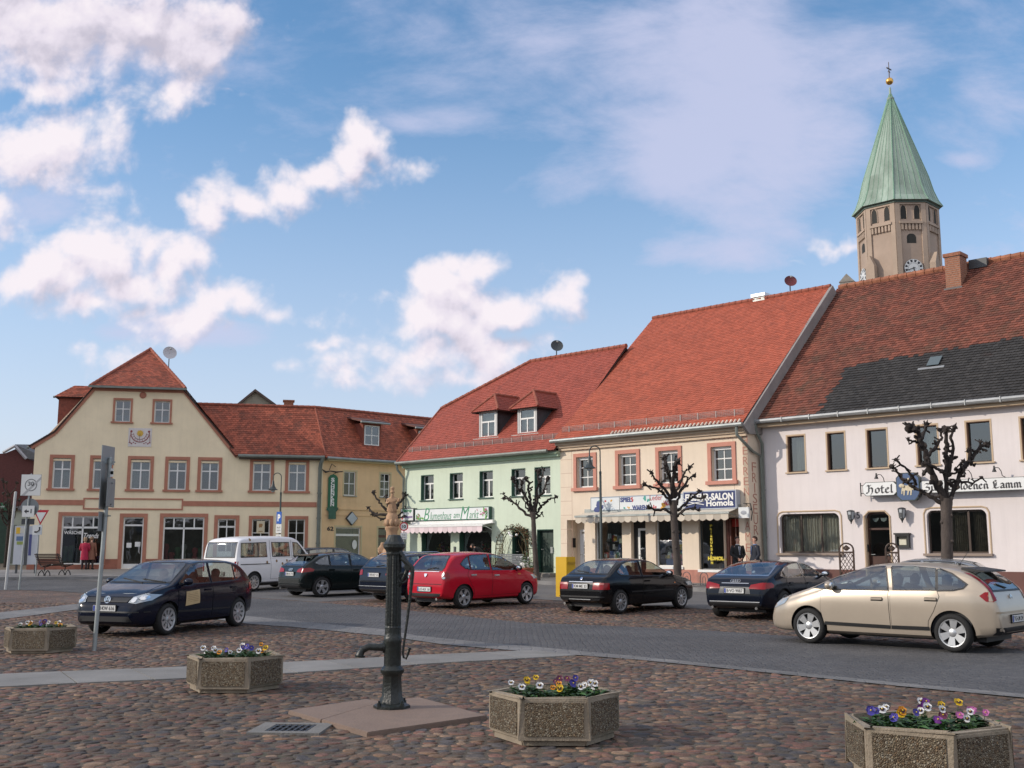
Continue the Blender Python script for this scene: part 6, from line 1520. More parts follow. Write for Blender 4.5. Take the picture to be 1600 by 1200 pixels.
def cabin(car,cb,sp):
 W = sp['w'];x0,x1 = cb.x0 +.45,sp['mirror'][0] +.35;zb = min(p[1] for p in sp['windows'][0]) -.06
 mb = MB();mb.box(x0,x1,-W /2 +.16,W /2 -.16,.3,.36);mb.box(x0,x1,-W /2 +.10,-W /2 +.15,.3,zb);mb.box(x0,x1,W /2 -.15,W /2 -.10,.3,zb);mb.build('cabin_floor',M_CABIN,car)
 mb = MB();mb.prism([(x1,-W /2 +.2,zb -.3),(x1,-W /2 +.2,zb),(x1 -.22,-W /2 +.2,zb +.05),(x1 -.42,-W /2 +.2,zb -.02),(x1 -.42,-W /2 +.2,zb -.3)],(0,W -.4,0));mb.build('dashboard',M_CABIN,car)
 mb = MB();c = Vector((x1 -.52,.36,zb +.02));mb.tube([c +Vector((.05 *math.sin(a) *1.2,.18 *math.cos(a),.18 *math.sin(a) *.9)) for a in [2 *PI *k /16 for k in range(17)]],.015,6);mb.build('steering_wheel',M_TRIM,car)
 xf = sp['handles'][0][0] -.0;rows = [xf +.05,xf -.82]
 for r_,x in enumerate(rows):
  for y in (-.36,.36):
   mb = MB();mb.tube([(x +.5,y,.50),(x +.1,y,.50),(x,y,.54)],[.16,.19,.17],8);mb.tube([(x -.02,y,.5),(x -.12,y,.8),(x -.2,y,zb +.12)],[.20,.22,.15],10);mb.tube([(x -.21,y,zb +.14),(x -.235,y,zb +.28)],[.085,.10],8);mb.blob((x -.235,y,zb +.28),.105,8,5,sc=(.6,1,.6));mb.build('seat',M_SEAT,car,smooth=50)
def wheel_mesh(r,wd,kind):
 """tyre and rim meshes, axle along y, outer face towards +y"""
 t = MB();My = Matrix.Rotation(R(-90),4,'X');h = wd /2;ri = r *.70
 t.lathe([(ri,-h *.9),(r *.86,-h),(r *.97,-h *.8),(r,-h *.45),(r,h *.45),(r *.97,h *.8),(r *.86,h),(ri +.012,h *.94),(ri,h *.8)],36,M=My,cap=False)
 tm = t.mesh('tyre',M_TYRE,50)
 b = MB();b.lathe([(0,-.02),(ri,-.02),(ri *1.0,h *.8),(ri +.008,h *.93),(ri *.96,h *.9),(ri *.90,h *.55),(ri *.9,-.0),(0,0)],30,M=My,cap=False)
 b.lathe([(0,h *.0),(ri *.9,h *.0),(ri *.9,h *.02),(0,.02)],24,M=My,m=1,cap=False)
 ns,sw,dish_ = {'seven': (7,.13,.0),'six': (6,.20,0),'five': (5,.17,0),'cap': (9,.115,0),'double': (10,.07,0)}[kind]
 for k in range(ns):
  a = 2 *PI *k /ns;ca,sa = math.cos(a),math.sin(a);w0,w1 = sw *.55 *r,sw *r *(1.05 if kind != 'double' else .9)
  P = []
  for rr,w_,y in ((.1 *r,w0,h *.72),(ri *.93,w1,h *.86)): P += [(rr,-w_,y),(rr,w_,y)]
  top = [P[0],P[2],P[3],P[1]];b.prism([(x *ca -z *sa,y,x *sa +z *ca) for x,z,y in top],(0,-.03,0))
 b.lathe([(.0,h *.85),(.05 *r /.31,h *.84),(.075 *r /.31,h *.7),(.085 *r /.31,.03)],16,M=My,cap=False)
 if kind == 'cap': b.lathe([(ri *.84,h *.82),(ri *.98,h *.88),(ri *1.0,h *.8)],30,M=My,cap=False);b.lathe([(0,h *.84),(ri *.42,h *.80),(ri *.42,h *.6)],24,M=My,cap=False)
 rm = b.mesh('rim',[M_ALLOY,M_HUB],40)
 bm = bmesh.new();bm.from_mesh(rm);bmesh.ops.recalc_face_normals(bm,faces=bm.faces);bm.to_mesh(rm);bm.free()
 return tm,rm

def make_car(name,label,sp,P,cat='car'):
 car = thing(name,label,cat);cb = CarBody(sp);me = cb.build();W = sp['w'];rt = sp['r'];wb = sp['wb'];xf,xr = wb /2,-wb /2
 me.materials.clear();me.materials.append(P)
 body = link('body',me,car)
 # wheel arches cut out of the body
 cut = MB();Rc = rt *sp.get('arch',1.16)
 for x in (xf,xr):
  for sg in (-1,1): cut.lathe([(Rc,-.2),(Rc,.2)],40,(x,sg *(W /2 -.06),rt),M=Matrix.Rotation(R(90),4,'X'))
 co = cut.build('cutter',M_TRIM);md = body.modifiers.new('b','BOOLEAN');md.object = co;md.operation = 'DIFFERENCE';md.solver = 'EXACT'
 try: md.material_mode = 'TRANSFER'
 except Exception: pass
 dg = bpy.context.evaluated_depsgraph_get();m2 = bpy.data.meshes.new_from_object(body.evaluated_get(dg));body.modifiers.clear();body.data = m2;bpy.data.objects.remove(co)
 if len(m2.materials) < 2: m2.materials.append(M_TRIM)
 clear = sp.get('clear',True)
 if clear:
  for poly in sp['windows']: cut_window(m2,poly,'L')
  for nm,poly,view,m_,off in sp['panels']:
   if nm in ('windscreen','rear_window'): cut_window(m2,poly,view)
  cabin(car,cb,sp)
 for p in m2.polygons: p.use_smooth = True
 m2.set_sharp_from_angle(angle=R(42))
 D = lambda *a,**k: decal(cb.bvh,*a,**k)
 gm = sp.get('glass',M_CARGLASS)
 sides = ('L','R')
 for sd in sides:
  for poly in sp['windows']:
   o = D('side_window',poly,sd,M_CLEAR if clear else gm,car,off=.004);seal_ring(cb.bvh,poly,.022,sd,sp.get('seal',M_TRIM),o,.007)
  for i,poly in enumerate(sp['doors']):
   o = D('door',poly,sd,P,car,off=.0045);D('door_gap',grow(poly,.006),sd,M_SEAM,o,off=.002)
   hx,hz = sp['handles'][i];sg = 1 if sd == 'L' else -1;h = cb.bvh.ray_cast(Vector((hx,3 *sg,hz)),Vector((0,-sg,0)))
   if h[0] is not None:
    y = h[0].y;b = MB();b.box(hx -.1,hx +.1,y -.01,y +sg *.035,hz -.018,hz +.018) if sg > 0 else b.box(hx -.1,hx +.1,y -.035,y +.01,hz -.018,hz +.018)
    b.build('handle',sp.get('handle_m',P),o);D('handle_recess',[(hx -.11,hz -.04),(hx +.11,hz -.04),(hx +.1,hz +.024),(hx -.1,hz +.024)],sd,M_SEAM if sp.get('dark_recess') else P,o,off=.0065)
  for poly,m_ in sp.get('side_trim',[]): D('side_trim',poly,sd,m_,car,off=.008)
  for poly,m_ in sp.get('side_lamps',[]): D('lamp_side',poly,sd,m_,car,off=.006)
  # mirror
  mx,mz = sp['mirror'];sg = 1 if sd == 'L' else -1;h = cb.bvh.ray_cast(Vector((mx,3 *sg,mz)),Vector((0,-sg,0)))
  y = h[0].y if h[0] is not None else sg *W *.45
  b = MB();b.blob((mx,y +sg *.13,mz +.05),.1,12,8,sc=(.75,1.05,.72));b.tube([(mx +.02,y -sg *.02,mz -.01),(mx,y +sg *.1,mz +.02)],[.035,.03],6);mo = b.build('wing_mirror',sp.get('mirror_m',P),car,smooth=60)
  g = MB();g.blob((mx -.045,y +sg *.13,mz +.05),.085,10,5,sc=(.42,1,.68));g.build('mirror_glass',M_HEADB,mo,smooth=60)
 for nm,poly,view,m_,off in sp['panels']:
  if view == 'B': ym = W /2 *sp['planr'] -.012;poly = [(max(-ym,min(ym,a)),z) for a,z in poly]
  gl_ = nm in ('windscreen','rear_window');o = D(nm,poly,view,M_CLEAR if gl_ and clear else m_,car,off=off if not gl_ else .004)
  if gl_: seal_ring(cb.bvh,poly,.025,view,sp.get('seal',M_TRIM),o,.009)
 tm,rm = wheel_mesh(rt,sp.get('tw',.2),sp['rim'])
 for x in (xf,xr):
  for sg in (1,-1):
   o = link('wheel',tm,car);o.location = (x,sg *(W /2 -.115),rt);o.rotation_euler = (0,random.uniform(0,1),0 if sg > 0 else PI);r_ = link('rim',rm,o)
 # number plates
 for view,zc,txt in sp['plates']:
  s = 1 if view == 'F' else -1;h = cb.bvh.ray_cast(Vector((5 *s,0,zc)),Vector((-s,0,0)));x = h[0].x +s *.02
  b = MB();b.box(x -.012,x +.012,-.26,.26,zc -.056,zc +.056);o = b.build('number_plate',M_PLATE,car)
  b = MB();yb = -.245 if s < 0 else .245;sgn = -1 if s > 0 else 1
  # as read from outside, the blue band is on the left
  yl = .26 if s < 0 else -.26
  M = frame_mat((x +s *.013,0,zc),(0,s,0),(0,0,1),(s,0,0));b.box(-.255,-.21,-.05,.05,0,.002,M=M);b.build('plate_band',M_PBLUE,o)
  put_text('plate_lettering',txt,M @ Matrix.Translation((.022,0,0)),M_TEXTB,o,fit=(.42,.075),size=.1,bold=.001,depth=.002)
  fr = MB();fr.box(x -.006 *s -.013,x -.006 *s +.013,-.275,.275,zc -.07,zc +.07);fr.build('plate_frame',M_TRIM,o)
 # chassis floor: closes the view under the car between the wheels
 b = MB();b.box(xr -.45,xf +.4,-W /2 +.3,W /2 -.3,.17,.3);b.build('underbody',M_TRIM,car)
 for fn in sp.get('extras',[]): fn(car,cb,P)
 return car

def emblem(kind,view,zc,rad=.06,m=None):
 def fn(car,cb,P):
  s = 1 if view == 'F' else -1;h = cb.bvh.ray_cast(Vector((5 *s,0,zc)),Vector((-s,0,0)));n = h[1] if h[1].x *s > 0 else -h[1]
  if kind in ('badge_vw',): n = Vector((s,0,.18)).normalized()
  x = Vector((0,s,0));y = n.cross(x).normalized();M = frame_mat(h[0] +n *.012,x,y,n);b = MB()
  if kind == 'rings':
   for k in range(4): b.tube([M @ Vector(((k -1.5) *rad *1.35 +rad *math.cos(a),rad *math.sin(a),.004 *(k % 2))) for a in [2 *PI *j /16 for j in range(17)]],.007,6)
  elif kind == 'badge_vw':
   b.lathe([(0,0),(rad,0),(rad,.012),(rad *.9,.016),(0,.014)],24,M=M,cap=False);q = b.build('badge',M_CHROME,car);b = MB()
   for pts in (((-.62,.62),(-.3,-.7),(0,.0),(.3,-.7),(.62,.62)),((-.3,.8),(0,.12),(.3,.8))): b.tube([M @ Vector((p[0] *rad,p[1] *rad,.018)) for p in pts],.005,5)
   b.build('badge_letters',M_TRIM,q);return
  elif kind == 'round':
   b.lathe([(0,0),(rad,0),(rad,.008),(0,.012)],20,M=M,cap=False);q = b.build('badge',M_CHROME,car);b = MB();b.lathe([(0,.012),(rad *.7,.010),(0,.014)],16,M=M,cap=False);b.build('badge_centre',mat('badge_blue',(.05,.12,.35),.4),q);return
  elif kind == 'shield':
   b.prism([M @ Vector(p) for p in ((-rad,rad *.8,0),(rad,rad *.8,0),(rad *.9,-.1 *rad,0),(0,-rad,0),(-rad *.9,-.1 *rad,0))],M.to_3x3() @ Vector((0,0,.012)))
  elif kind == 'chevron':
   for d in (0,-.5): b.prism([M @ Vector((p[0] *rad,(p[1] +d) *rad,0)) for p in ((-1,-.2),(0,.55),(1,-.2),(1,.1),(0,.9),(-1,.1))],M.to_3x3() @ Vector((0,0,.012)))
  b.build('badge',m or M_CHROME,car)
 return fn
def antenna(x,l=.35,tilt=.8):
 def fn(car,cb,P):
  h = cb.bvh.ray_cast(Vector((x,0,4)),Vector((0,0,-1)));p = h[0];b = MB();b.tube([p,p +Vector((-.03,0,.03))],.022,6);b.tube([p +Vector((-.02,0,.02)),p +Vector((-l *math.sin(tilt),0,l *math.cos(tilt)))],.005,5);b.build('aerial',M_TRIM,car)
 return fn
def wiper(view,pts):
 def fn(car,cb,P):
  org,dr = VIEWS[view];b = MB();q = []
  for a,c in pts:
   h = cb.bvh.ray_cast(org(a,c),dr)
   if h[0] is not None: q.append(h[0] -dr *.025)
  if len(q) > 1: b.tube(q,.011,5);b.build('wiper',M_TRIM,car)
 return fn
def exhaust(y,z=.27):
 def fn(car,cb,P):
  b = MB();b.tube([(cb.x0 -.03,y,z),(cb.x0 +.3,y,z)],.035,10);b.build('exhaust_pipe',M_CHROME,car)
 return fn
def spoiler(x0,x1,half,z0,z1,m=None):
 def fn(car,cb,P):
  b = MB();b.prism([(x1,-half,z1),(x0,-half,z0),(x0,-half,z0 -.025),(x1,-half,z1 -.06)],(0,2 *half,0));b.build('roof_spoiler',m or P,car)
 return fn
def roof_rails(x0,x1,y):
 def fn(car,cb,P):
  for sg in (-1,1):
   pts = []
   for k in range(9):
    x = x0 +(x1 -x0) *k /8;h = cb.bvh.ray_cast(Vector((x,sg *y,4)),Vector((0,0,-1)));pts.append(h[0] +Vector((0,0,.05 if 0 < k < 8 else .0)))
   b = MB();b.tube(pts,.018,6);b.build('roof_rail',M_CHROME,car)
 return fn
def rect(y0,y1,z0,z1): return [(y0,z0),(y1,z0),(y1,z1),(y0,z1)]
def mir(p): return [(-a,b) for a,b in p][::-1]
def trap(yb,yt,z0,z1,r=.05): return [(-yb,z0),(yb,z0),(yt,z1 -r),(yt -r,z1),(-yt +r,z1),(-yt,z1 -r)]

def place_car(car,sp,near,fpx,rx,lo,hi,dz=0.0):
 """near: 'L' or 'R' side towards the camera; fpx: photo pixel where one near wheel touches the ground ('f' or 'r' first); rx: photo column of the other near wheel"""
 which,px,py = fpx;p0 = gpt(px,py);wb = sp['wb'];yo = (sp['w'] /2 -.115) *(1 if near == 'L' else -1);best = None
 for k in range(721):
  a = R(lo +(hi -lo) *k /720);d = Vector((math.cos(a),math.sin(a),0));p1 = p0 -d *wb if which == 'f' else p0 +d *wb
  p1.z = gz(p1.x,p1.y);q = p1 -CAM;dep = q.y *CP +q.z *SP;x = 800 +F *q.x /dep
  if best is None or abs(x -rx) < best[0]: best = (abs(x -rx),a,p1)
 a = best[1];d = Vector((math.cos(a),math.sin(a),0));lft = Vector((-d.y,d.x,0));mid = (p0 +best[2]) /2 -lft *yo
 f,b = mid +d *wb /2,mid -d *wb /2;zf,zb = gz(f.x,f.y),gz(b.x,b.y)
 mid.z = (zf +zb) /2 +dz;car.location = mid;car.rotation_euler = (0,-math.atan2(zf -zb,wb),a);return best
def std_hatch(sp,tail,head=None,third=True):
 pass
# ---- dark blue hatchback in front, facing the camera
P_VW = paint('paint_midnight_blue',(.004,.006,.016),rough=.18)
SP_VW = dict(w=1.76,wb=2.578,r=.31,rim='cap',tw=.2,low=.2,planf=.82,planr=.86,
 top=[(-2.04,.46),(-2.03,.62),(-1.99,.82),(-1.93,.98),(-1.80,1.12),(-1.58,1.32),(-1.42,1.42),(-1.1,1.465),(-.5,1.485),(0,1.475),(.28,1.435),(.62,1.27),(1.12,1.02),(1.22,.985),(1.6,.92),(1.9,.83),(2.06,.73),(2.13,.62),(2.16,.48),(2.165,.36)],
 belt=[(-2.1,.98),(-1.5,1.0),(0,.955),(1.2,.92),(2.2,.7)],
 windows=[[(.92,1.02),(.36,1.345),(.05,1.40),(-.16,1.405),(-.16,.995),(.92,.985)],[(-.24,.995),(-.24,1.405),(-.85,1.395),(-1.12,1.35),(-1.12,1.02)],[(-1.17,1.03),(-1.17,1.33),(-1.42,1.19),(-1.45,1.1)]],
 doors=[[(1.0,.32),(1.0,.94),(.93,.965),(-.17,.975),(-.20,.90),(-.20,.30)],[(-.225,.30),(-.225,.95),(-.20,.98),(-1.15,1.0),(-1.18,.9),(-1.02,.62),(-.93,.5),(-.9,.30)]],
 handles=[(-.02,.85),(-1.0,.87)],mirror=(.80,.98),side_trim=[([(1.0,.43),(1.0,.47),(-.2,.46),(-.2,.42)],M_TRIM),([(-.23,.42),(-.23,.46),(-.88,.455),(-.9,.42)],M_TRIM)],
 panels=[('windscreen',trap(.70,.56,1.035,1.40,.05),'F',M_CARGLASSL,.008),('rear_window',trap(.62,.5,1.05,1.38),'B',M_CARGLASS,.008),
  ('grille',[(-.46,.665),(.46,.665),(.52,.755),(-.52,.755)],'F',M_TRIM,.008),('lower_grille',[(-.62,.30),(.62,.30),(.56,.40),(-.56,.40)],'F',M_TRIM,.006),('bumper_strip',[(-.8,.47),(.8,.47),(.8,.495),(-.8,.495)],'F',M_TRIM,.006),
  ('headlamp',[(.50,.66),(.66,.64),(.80,.70),(.83,.80),(.74,.83),(.54,.765)],'F',M_HEADL,.009),('headlamp',mir([(.50,.66),(.66,.64),(.80,.70),(.83,.80),(.74,.83),(.54,.765)]),'F',M_HEADL,.009),
  ('headlamp_bulb',[(.60 +.055 *math.cos(a),.71 +.05 *math.sin(a)) for a in [PI *k /5 for k in range(10)]],'F',M_HEADB,.013),('headlamp_bulb',[(.73 +.05 *math.cos(a),.755 +.045 *math.sin(a)) for a in [PI *k /5 for k in range(10)]],'F',M_HEADB,.013),
  ('headlamp_bulb',[(-.60 +.055 *math.cos(a),.71 +.05 *math.sin(a)) for a in [PI *k /5 for k in range(10)]],'F',M_HEADB,.013),('headlamp_bulb',[(-.73 +.05 *math.cos(a),.755 +.045 *math.sin(a)) for a in [PI *k /5 for k in range(10)]],'F',M_HEADB,.013),
  ('tail_lamp',[(.55,.82),(.82,.8),(.82,1.0),(.6,.98)],'B',M_TAIL,.008),('tail_lamp',mir([(.55,.82),(.82,.8),(.82,1.0),(.6,.98)]),'B',M_TAIL,.008),
  ('bonnet',[(.70,.78),(.66,.90),(.60,.985),(-.60,.985),(-.66,.90),(-.70,.78),(-.45,.765),(.45,.765)],'F',P_VW,.005)],
 side_lamps=[([(1.88,.70),(2.06,.68),(2.08,.76),(1.98,.82),(1.84,.83)],M_HEADL),([(-1.98,.78),(-1.72,.80),(-1.72,.93),(-1.86,.98),(-1.95,.96)],M_TAIL)],
 plates=[('F',.555,'KM·KW 616'),('B',.78,'KM·KW 616')],
 extras=[emblem('badge_vw','F',.71,.075),wiper('F',[(.1,1.02),(-.5,1.10)]),wiper('F',[(.62,1.03),(.0,1.09)])])
CAR_VW = make_car('parked_car','dark blue hatchback with a beige paper notice on its front door',SP_VW,P_VW)
# notice sheet on the front door and a steering wheel, seats behind the windscreen are left to the dark glass
def sheet(car,sp,poly,side,m,name):
 cb = CarBody(sp);cb.build();return decal(cb.bvh,name,poly,side,m,car,off=.012)
nt_ = sheet(CAR_VW,SP_VW,[(.78,.545),(.28,.585),(.29,.86),(.76,.83)],'L',mat('notice_paper',(.52,.38,.20),.8,var=.1),'paper_notice');nt_['label'] = 'beige printed notice taped to the door'
for k in range(6): sheet(CAR_VW,SP_VW,[(.72,.615 +k *.034),(.33,.640 +k *.034),(.33,.650 +k *.034),(.72,.625 +k *.034)],'L',mat('notice_print',(.28,.18,.09),.8),'x').name = 'printed_line'
place_car(CAR_VW,SP_VW,'L',('f',256,992),367,215,300)

# ---- gold hatchback on the right
P_GOLD = paint('paint_champagne',(.44,.375,.30),metal=.38,rough=.3)
SP_GOLD = dict(w=1.77,wb=2.61,r=.315,rim='six',tw=.2,low=.2,planf=.78,planr=.84,sig=.06,tumble=.36,glass=M_CARGLASSL,
 top=[(-2.055,.45),(-2.05,.62),(-2.02,.80),(-1.97,.96),(-1.88,1.08),(-1.74,1.20),(-1.55,1.32),(-1.25,1.405),(-.8,1.45),(-.25,1.465),(.2,1.425),(.7,1.27),(1.1,1.09),(1.3,1.01),(1.65,.90),(1.92,.79),(2.08,.69),(2.17,.56),(2.205,.44),(2.21,.34)],
 belt=[(-2.1,.96),(-1.5,1.01),(0,.985),(1.0,.955),(2.2,.62)],
 windows=[[(1.17,1.0),(.86,1.13),(.86,.985)],[(.83,.985),(.83,1.145),(.45,1.30),(.1,1.385),(-.13,1.405),(-.22,.995)],[(-.33,1.0),(-.25,1.405),(-.6,1.405),(-1.02,1.37),(-1.06,1.01)],[(-1.10,1.01),(-1.06,1.36),(-1.3,1.28),(-1.55,1.11),(-1.5,1.055),(-1.35,1.02)]],
 doors=[[(.98,.38),(1.04,.62),(1.03,.93),(.98,.965),(-.23,.975),(-.25,.36)],[(-.28,.36),(-.27,.98),(-1.08,.995),(-1.12,.9),(-1.02,.66),(-.92,.5),(-.9,.36)]],
 handles=[(-.03,.84),(-.98,.86)],mirror=(.82,1.0),dark_recess=True,
 side_trim=[([(1.0,.355),(.96,.41),(-.25,.395),(-.25,.335)],M_TRIM),([(-.27,.335),(-.27,.395),(-.93,.40),(-.93,.34)],M_TRIM)],
 panels=[('windscreen',trap(.72,.55,1.04,1.42,.06),'F',M_CARGLASS,.008),('rear_window',trap(.60,.48,1.02,1.34),'B',M_CARGLASS,.008),
  ('headlamp',[(.52,.66),(.74,.66),(.78,.80),(.6,.76)],'F',M_HEADL,.008),('headlamp',mir([(.52,.66),(.74,.66),(.78,.80),(.6,.76)]),'F',M_HEADL,.008),('grille',[(-.4,.56),(.4,.56),(.4,.64),(-.4,.64)],'F',M_TRIM,.006),('lower_grille',[(-.6,.3),(.6,.3),(.55,.44),(-.55,.44)],'F',M_TRIM,.006),
  ('tail_lamp',[(.66,.86),(.84,.84),(.84,.97),(.74,1.0),(.66,1.3),(.61,1.28),(.66,1.0)],'B',M_TAIL,.009),('tail_lamp',mir([(.66,.86),(.84,.84),(.84,.97),(.74,1.0),(.66,1.3),(.61,1.28),(.66,1.0)]),'B',M_TAIL,.009),
  ('rear_bumper_strip',[(-.8,.645),(.8,.645),(.8,.675),(-.8,.675)],'B',mat('bumper_strip_gold',(.3,.23,.15),.4),.012),('lower_valance',[(-.7,.30),(.7,.30),(.74,.42),(-.74,.42)],'B',M_TRIM,.007)],
 side_lamps=[([(-1.76,.93),(-1.86,.84),(-2.03,.83),(-2.0,.97),(-1.94,1.03),(-1.91,1.045)],M_TAIL),([(-1.90,1.03),(-1.96,.99),(-1.84,1.15),(-1.62,1.295),(-1.56,1.30),(-1.74,1.18)],M_TAIL),([(-1.88,.93),(-1.96,.93),(-1.95,.985),(-1.90,.985)],M_TAILO),([(1.80,.70),(2.06,.60),(2.10,.66),(2.0,.745),(1.78,.835),(1.66,.87)],M_HEADL)],
 plates=[('B',.55,'TG·LM 24'),('F',.5,'TG·LM 24')],extras=[antenna(-1.15,.3,.65),spoiler(-1.76,-1.38,.50,1.335,1.385,M_TRIM),emblem('chevron','B',.9,.05),wiper('B',[(0,1.05),(.3,1.12)])])
CAR_GOLD = make_car('parked_car','champagne gold hatchback with silver six spoke wheels and slim tall tail lamps',SP_GOLD,P_GOLD)
place_car(CAR_GOLD,SP_GOLD,'L',('r',1493,1019),1268,110,200)

# ---- red hatchback
P_RED = paint('paint_bright_red',(.42,.008,.022),rough=.2)
SP_RED = dict(w=1.75,wb=2.59,r=.31,rim='five',low=.21,planf=.82,planr=.87,
 top=[(-2.0,.45),(-1.99,.66),(-1.96,.88),(-1.92,1.02),(-1.76,1.22),(-1.62,1.38),(-1.45,1.475),(-1.0,1.52),(-.4,1.53),(.1,1.50),(.4,1.43),(.8,1.22),(1.15,1.05),(1.35,.98),(1.7,.90),(1.92,.80),(2.0,.70),(2.03,.55),(2.04,.38)],
 belt=[(-2.1,1.0),(-1.5,1.03),(0,.99),(1.2,.95),(2.1,.7)],
 windows=[[(.98,1.03),(.45,1.335),(.15,1.42),(-.15,1.44),(-.15,1.02),(.98,1.0)],[(-.24,1.03),(-.24,1.44),(-.85,1.43),(-.98,1.41),(-.98,1.05)],[(-1.04,1.06),(-1.04,1.40),(-1.22,1.30),(-1.34,1.2),(-1.2,1.09)]],
 doors=[[(1.02,.34),(1.04,.96),(.95,.985),(-.17,1.0),(-.19,.32)],[(-.215,.32),(-.205,1.01),(-1.1,1.03),(-1.16,.9),(-1.03,.64),(-.92,.5),(-.9,.32)]],
 handles=[(-.02,.87),(-.95,.9)],mirror=(.86,1.0),handle_m=M_ALLOY,mirror_m=M_TRIM,
 panels=[('windscreen',trap(.70,.56,1.06,1.44),'F',M_CARGLASSL,.008),('rear_window',[(-.58,1.05),(.58,1.05),(.62,1.12),(.53,1.38),(.46,1.42),(-.46,1.42),(-.53,1.38),(-.62,1.12)],'B',M_CARGLASSL,.008),
  ('boot_lid_gap',[(-.66,.66),(.66,.66),(.66,.675),(-.66,.675)],'B',M_SEAM,.004),('boot_crease',[(-.5,1.0),(.5,1.0),(.5,1.012),(-.5,1.012)],'B',M_CHROME,.006),
  ('tail_lamp',[(.64,.80),(.78,.78),(.83,.9),(.80,1.0),(.68,.99),(.62,.9)],'B',M_TAIL,.008),('tail_lamp',mir([(.64,.80),(.78,.78),(.83,.9),(.80,1.0),(.68,.99),(.62,.9)]),'B',M_TAIL,.008),
  ('lamp_lens',[(.68 +.045 *math.cos(a),.93 +.04 *math.sin(a)) for a in [PI *k /5 for k in range(10)]],'B',M_HEADL,.012),('lamp_lens',[(-.68 +.045 *math.cos(a),.93 +.04 *math.sin(a)) for a in [PI *k /5 for k in range(10)]],'B',M_HEADL,.012),('lamp_lens',[(.71 +.04 *math.cos(a),.84 +.035 *math.sin(a)) for a in [PI *k /5 for k in range(10)]],'B',M_HEADL,.012),('lamp_lens',[(-.71 +.04 *math.cos(a),.84 +.035 *math.sin(a)) for a in [PI *k /5 for k in range(10)]],'B',M_HEADL,.012),
  ('headlamp',rect(.5,.8,.72,.84),'F',M_HEADL,.008),('headlamp',rect(-.8,-.5,.72,.84),'F',M_HEADL,.008),('lower_valance',[(-.6,.34),(.6,.34),(.64,.42),(-.64,.42)],'B',M_TRIM,.006)],
 side_lamps=[([(-1.93,.80),(-1.80,.82),(-1.82,.98),(-1.90,1.0)],M_TAIL),([(1.75,.76),(1.98,.70),(1.95,.80),(1.72,.86)],M_HEADL),([(1.02,.86),(.9,.86),(.9,.90),(1.02,.89)],M_TAILO)],
 plates=[('B',.53,'LÖ·KK 18')],extras=[emblem('shield','B',.9,.055),wiper('B',[(0,1.06),(-.3,1.12),(-.42,1.1)]),antenna(.0,.3,.9),exhaust(-.5)])
CAR_RED = make_car('parked_car','bright red hatchback with silver five spoke wheels parked before the flower shop',SP_RED,P_RED)
place_car(CAR_RED,SP_RED,'R',('r',722,951),820,20,80)

# ---- black three-door fastback
P_BLK = paint('paint_black',(.006,.006,.007),rough=.16)
SP_BMW = dict(w=1.70,wb=2.70,r=.30,rim='double',low=.19,planf=.82,planr=.88,tumble=.42,
 top=[(-2.02,.45),(-2.01,.66),(-1.98,.84),(-1.92,.93),(-1.72,.985),(-1.3,1.24),(-1.1,1.335),(-.8,1.38),(-.3,1.393),(.1,1.37),(.32,1.31),(.7,1.10),(1.0,.97),(1.3,.91),(1.8,.83),(2.05,.74),(2.14,.64),(2.18,.5),(2.19,.36)],
 belt=[(-2.1,.86),(-1.5,.91),(0,.89),(1.0,.87),(2.2,.66)],
 windows=[[(.84,.95),(.38,1.21),(.12,1.29),(-.32,1.32),(-.36,.935),(.84,.92)],[(-.46,.94),(-.42,1.32),(-.8,1.305),(-1.1,1.24),(-1.38,1.06),(-1.28,.98)]],
 doors=[[(.92,.32),(.94,.88),(.84,.90),(-.38,.915),(-.42,.8),(-.42,.30)]],handles=[(-.25,.8)],mirror=(.68,.93),side_trim=[([(.92,.52),(.92,.56),(-.42,.56),(-.42,.52)],M_TRIM),([(-.44,.52),(-.44,.56),(-.94,.56),(-.94,.52)],M_TRIM)],
 panels=[('windscreen',trap(.68,.52,.98,1.33),'F',M_CARGLASSL,.008),('rear_window',[(-.62,1.02),(.62,1.02),(.50,1.29),(.44,1.315),(-.44,1.315),(-.50,1.29)],'B',M_CARGLASSL,.008),
  ('tail_lamp',[(.42,.62),(.84,.62),(.84,.79),(.42,.79)],'B',M_TAIL,.008),('tail_lamp',rect(-.84,-.42,.62,.79),'B',M_TAIL,.008),('indicator_lens',rect(.46,.83,.74,.79),'B',mat('lamp_pink',(.38,.12,.11),.25),.012),('indicator_lens',rect(-.83,-.46,.74,.79),'B',MATS['lamp_pink'],.012),('boot_trim',rect(-.4,.4,.80,.815),'B',M_CHROME,.01),('bumper_gap',rect(-.8,.8,.575,.59),'B',M_SEAM,.005),('bumper_strip',rect(-.82,.82,.42,.455),'B',M_TRIM,.012),('bumper_gap',rect(-.36,.36,.36,.375),'B',M_ALLOY,.012),('headlamp',rect(.45,.8,.62,.72),'F',M_HEADL,.008),('headlamp',rect(-.8,-.45,.62,.72),'F',M_HEADL,.008)],
 side_lamps=[([(-1.96,.62),(-1.78,.62),(-1.78,.79),(-1.94,.79)],M_TAIL),([(1.02,.70),(.96,.70),(.96,.73),(1.02,.73)],M_TAILO)],
 plates=[('B',.70,'KM·ME 33')],extras=[emblem('round','B',.885,.04),wiper('B',[(.0,1.04),(.45,1.08)]),exhaust(.5,.25)])
CAR_BMW = make_car('parked_car','black three door fastback beside the yellow box with square red tail lamps',SP_BMW,P_BLK)
place_car(CAR_BMW,SP_BMW,'R',('r',967,959),1062,20,85)

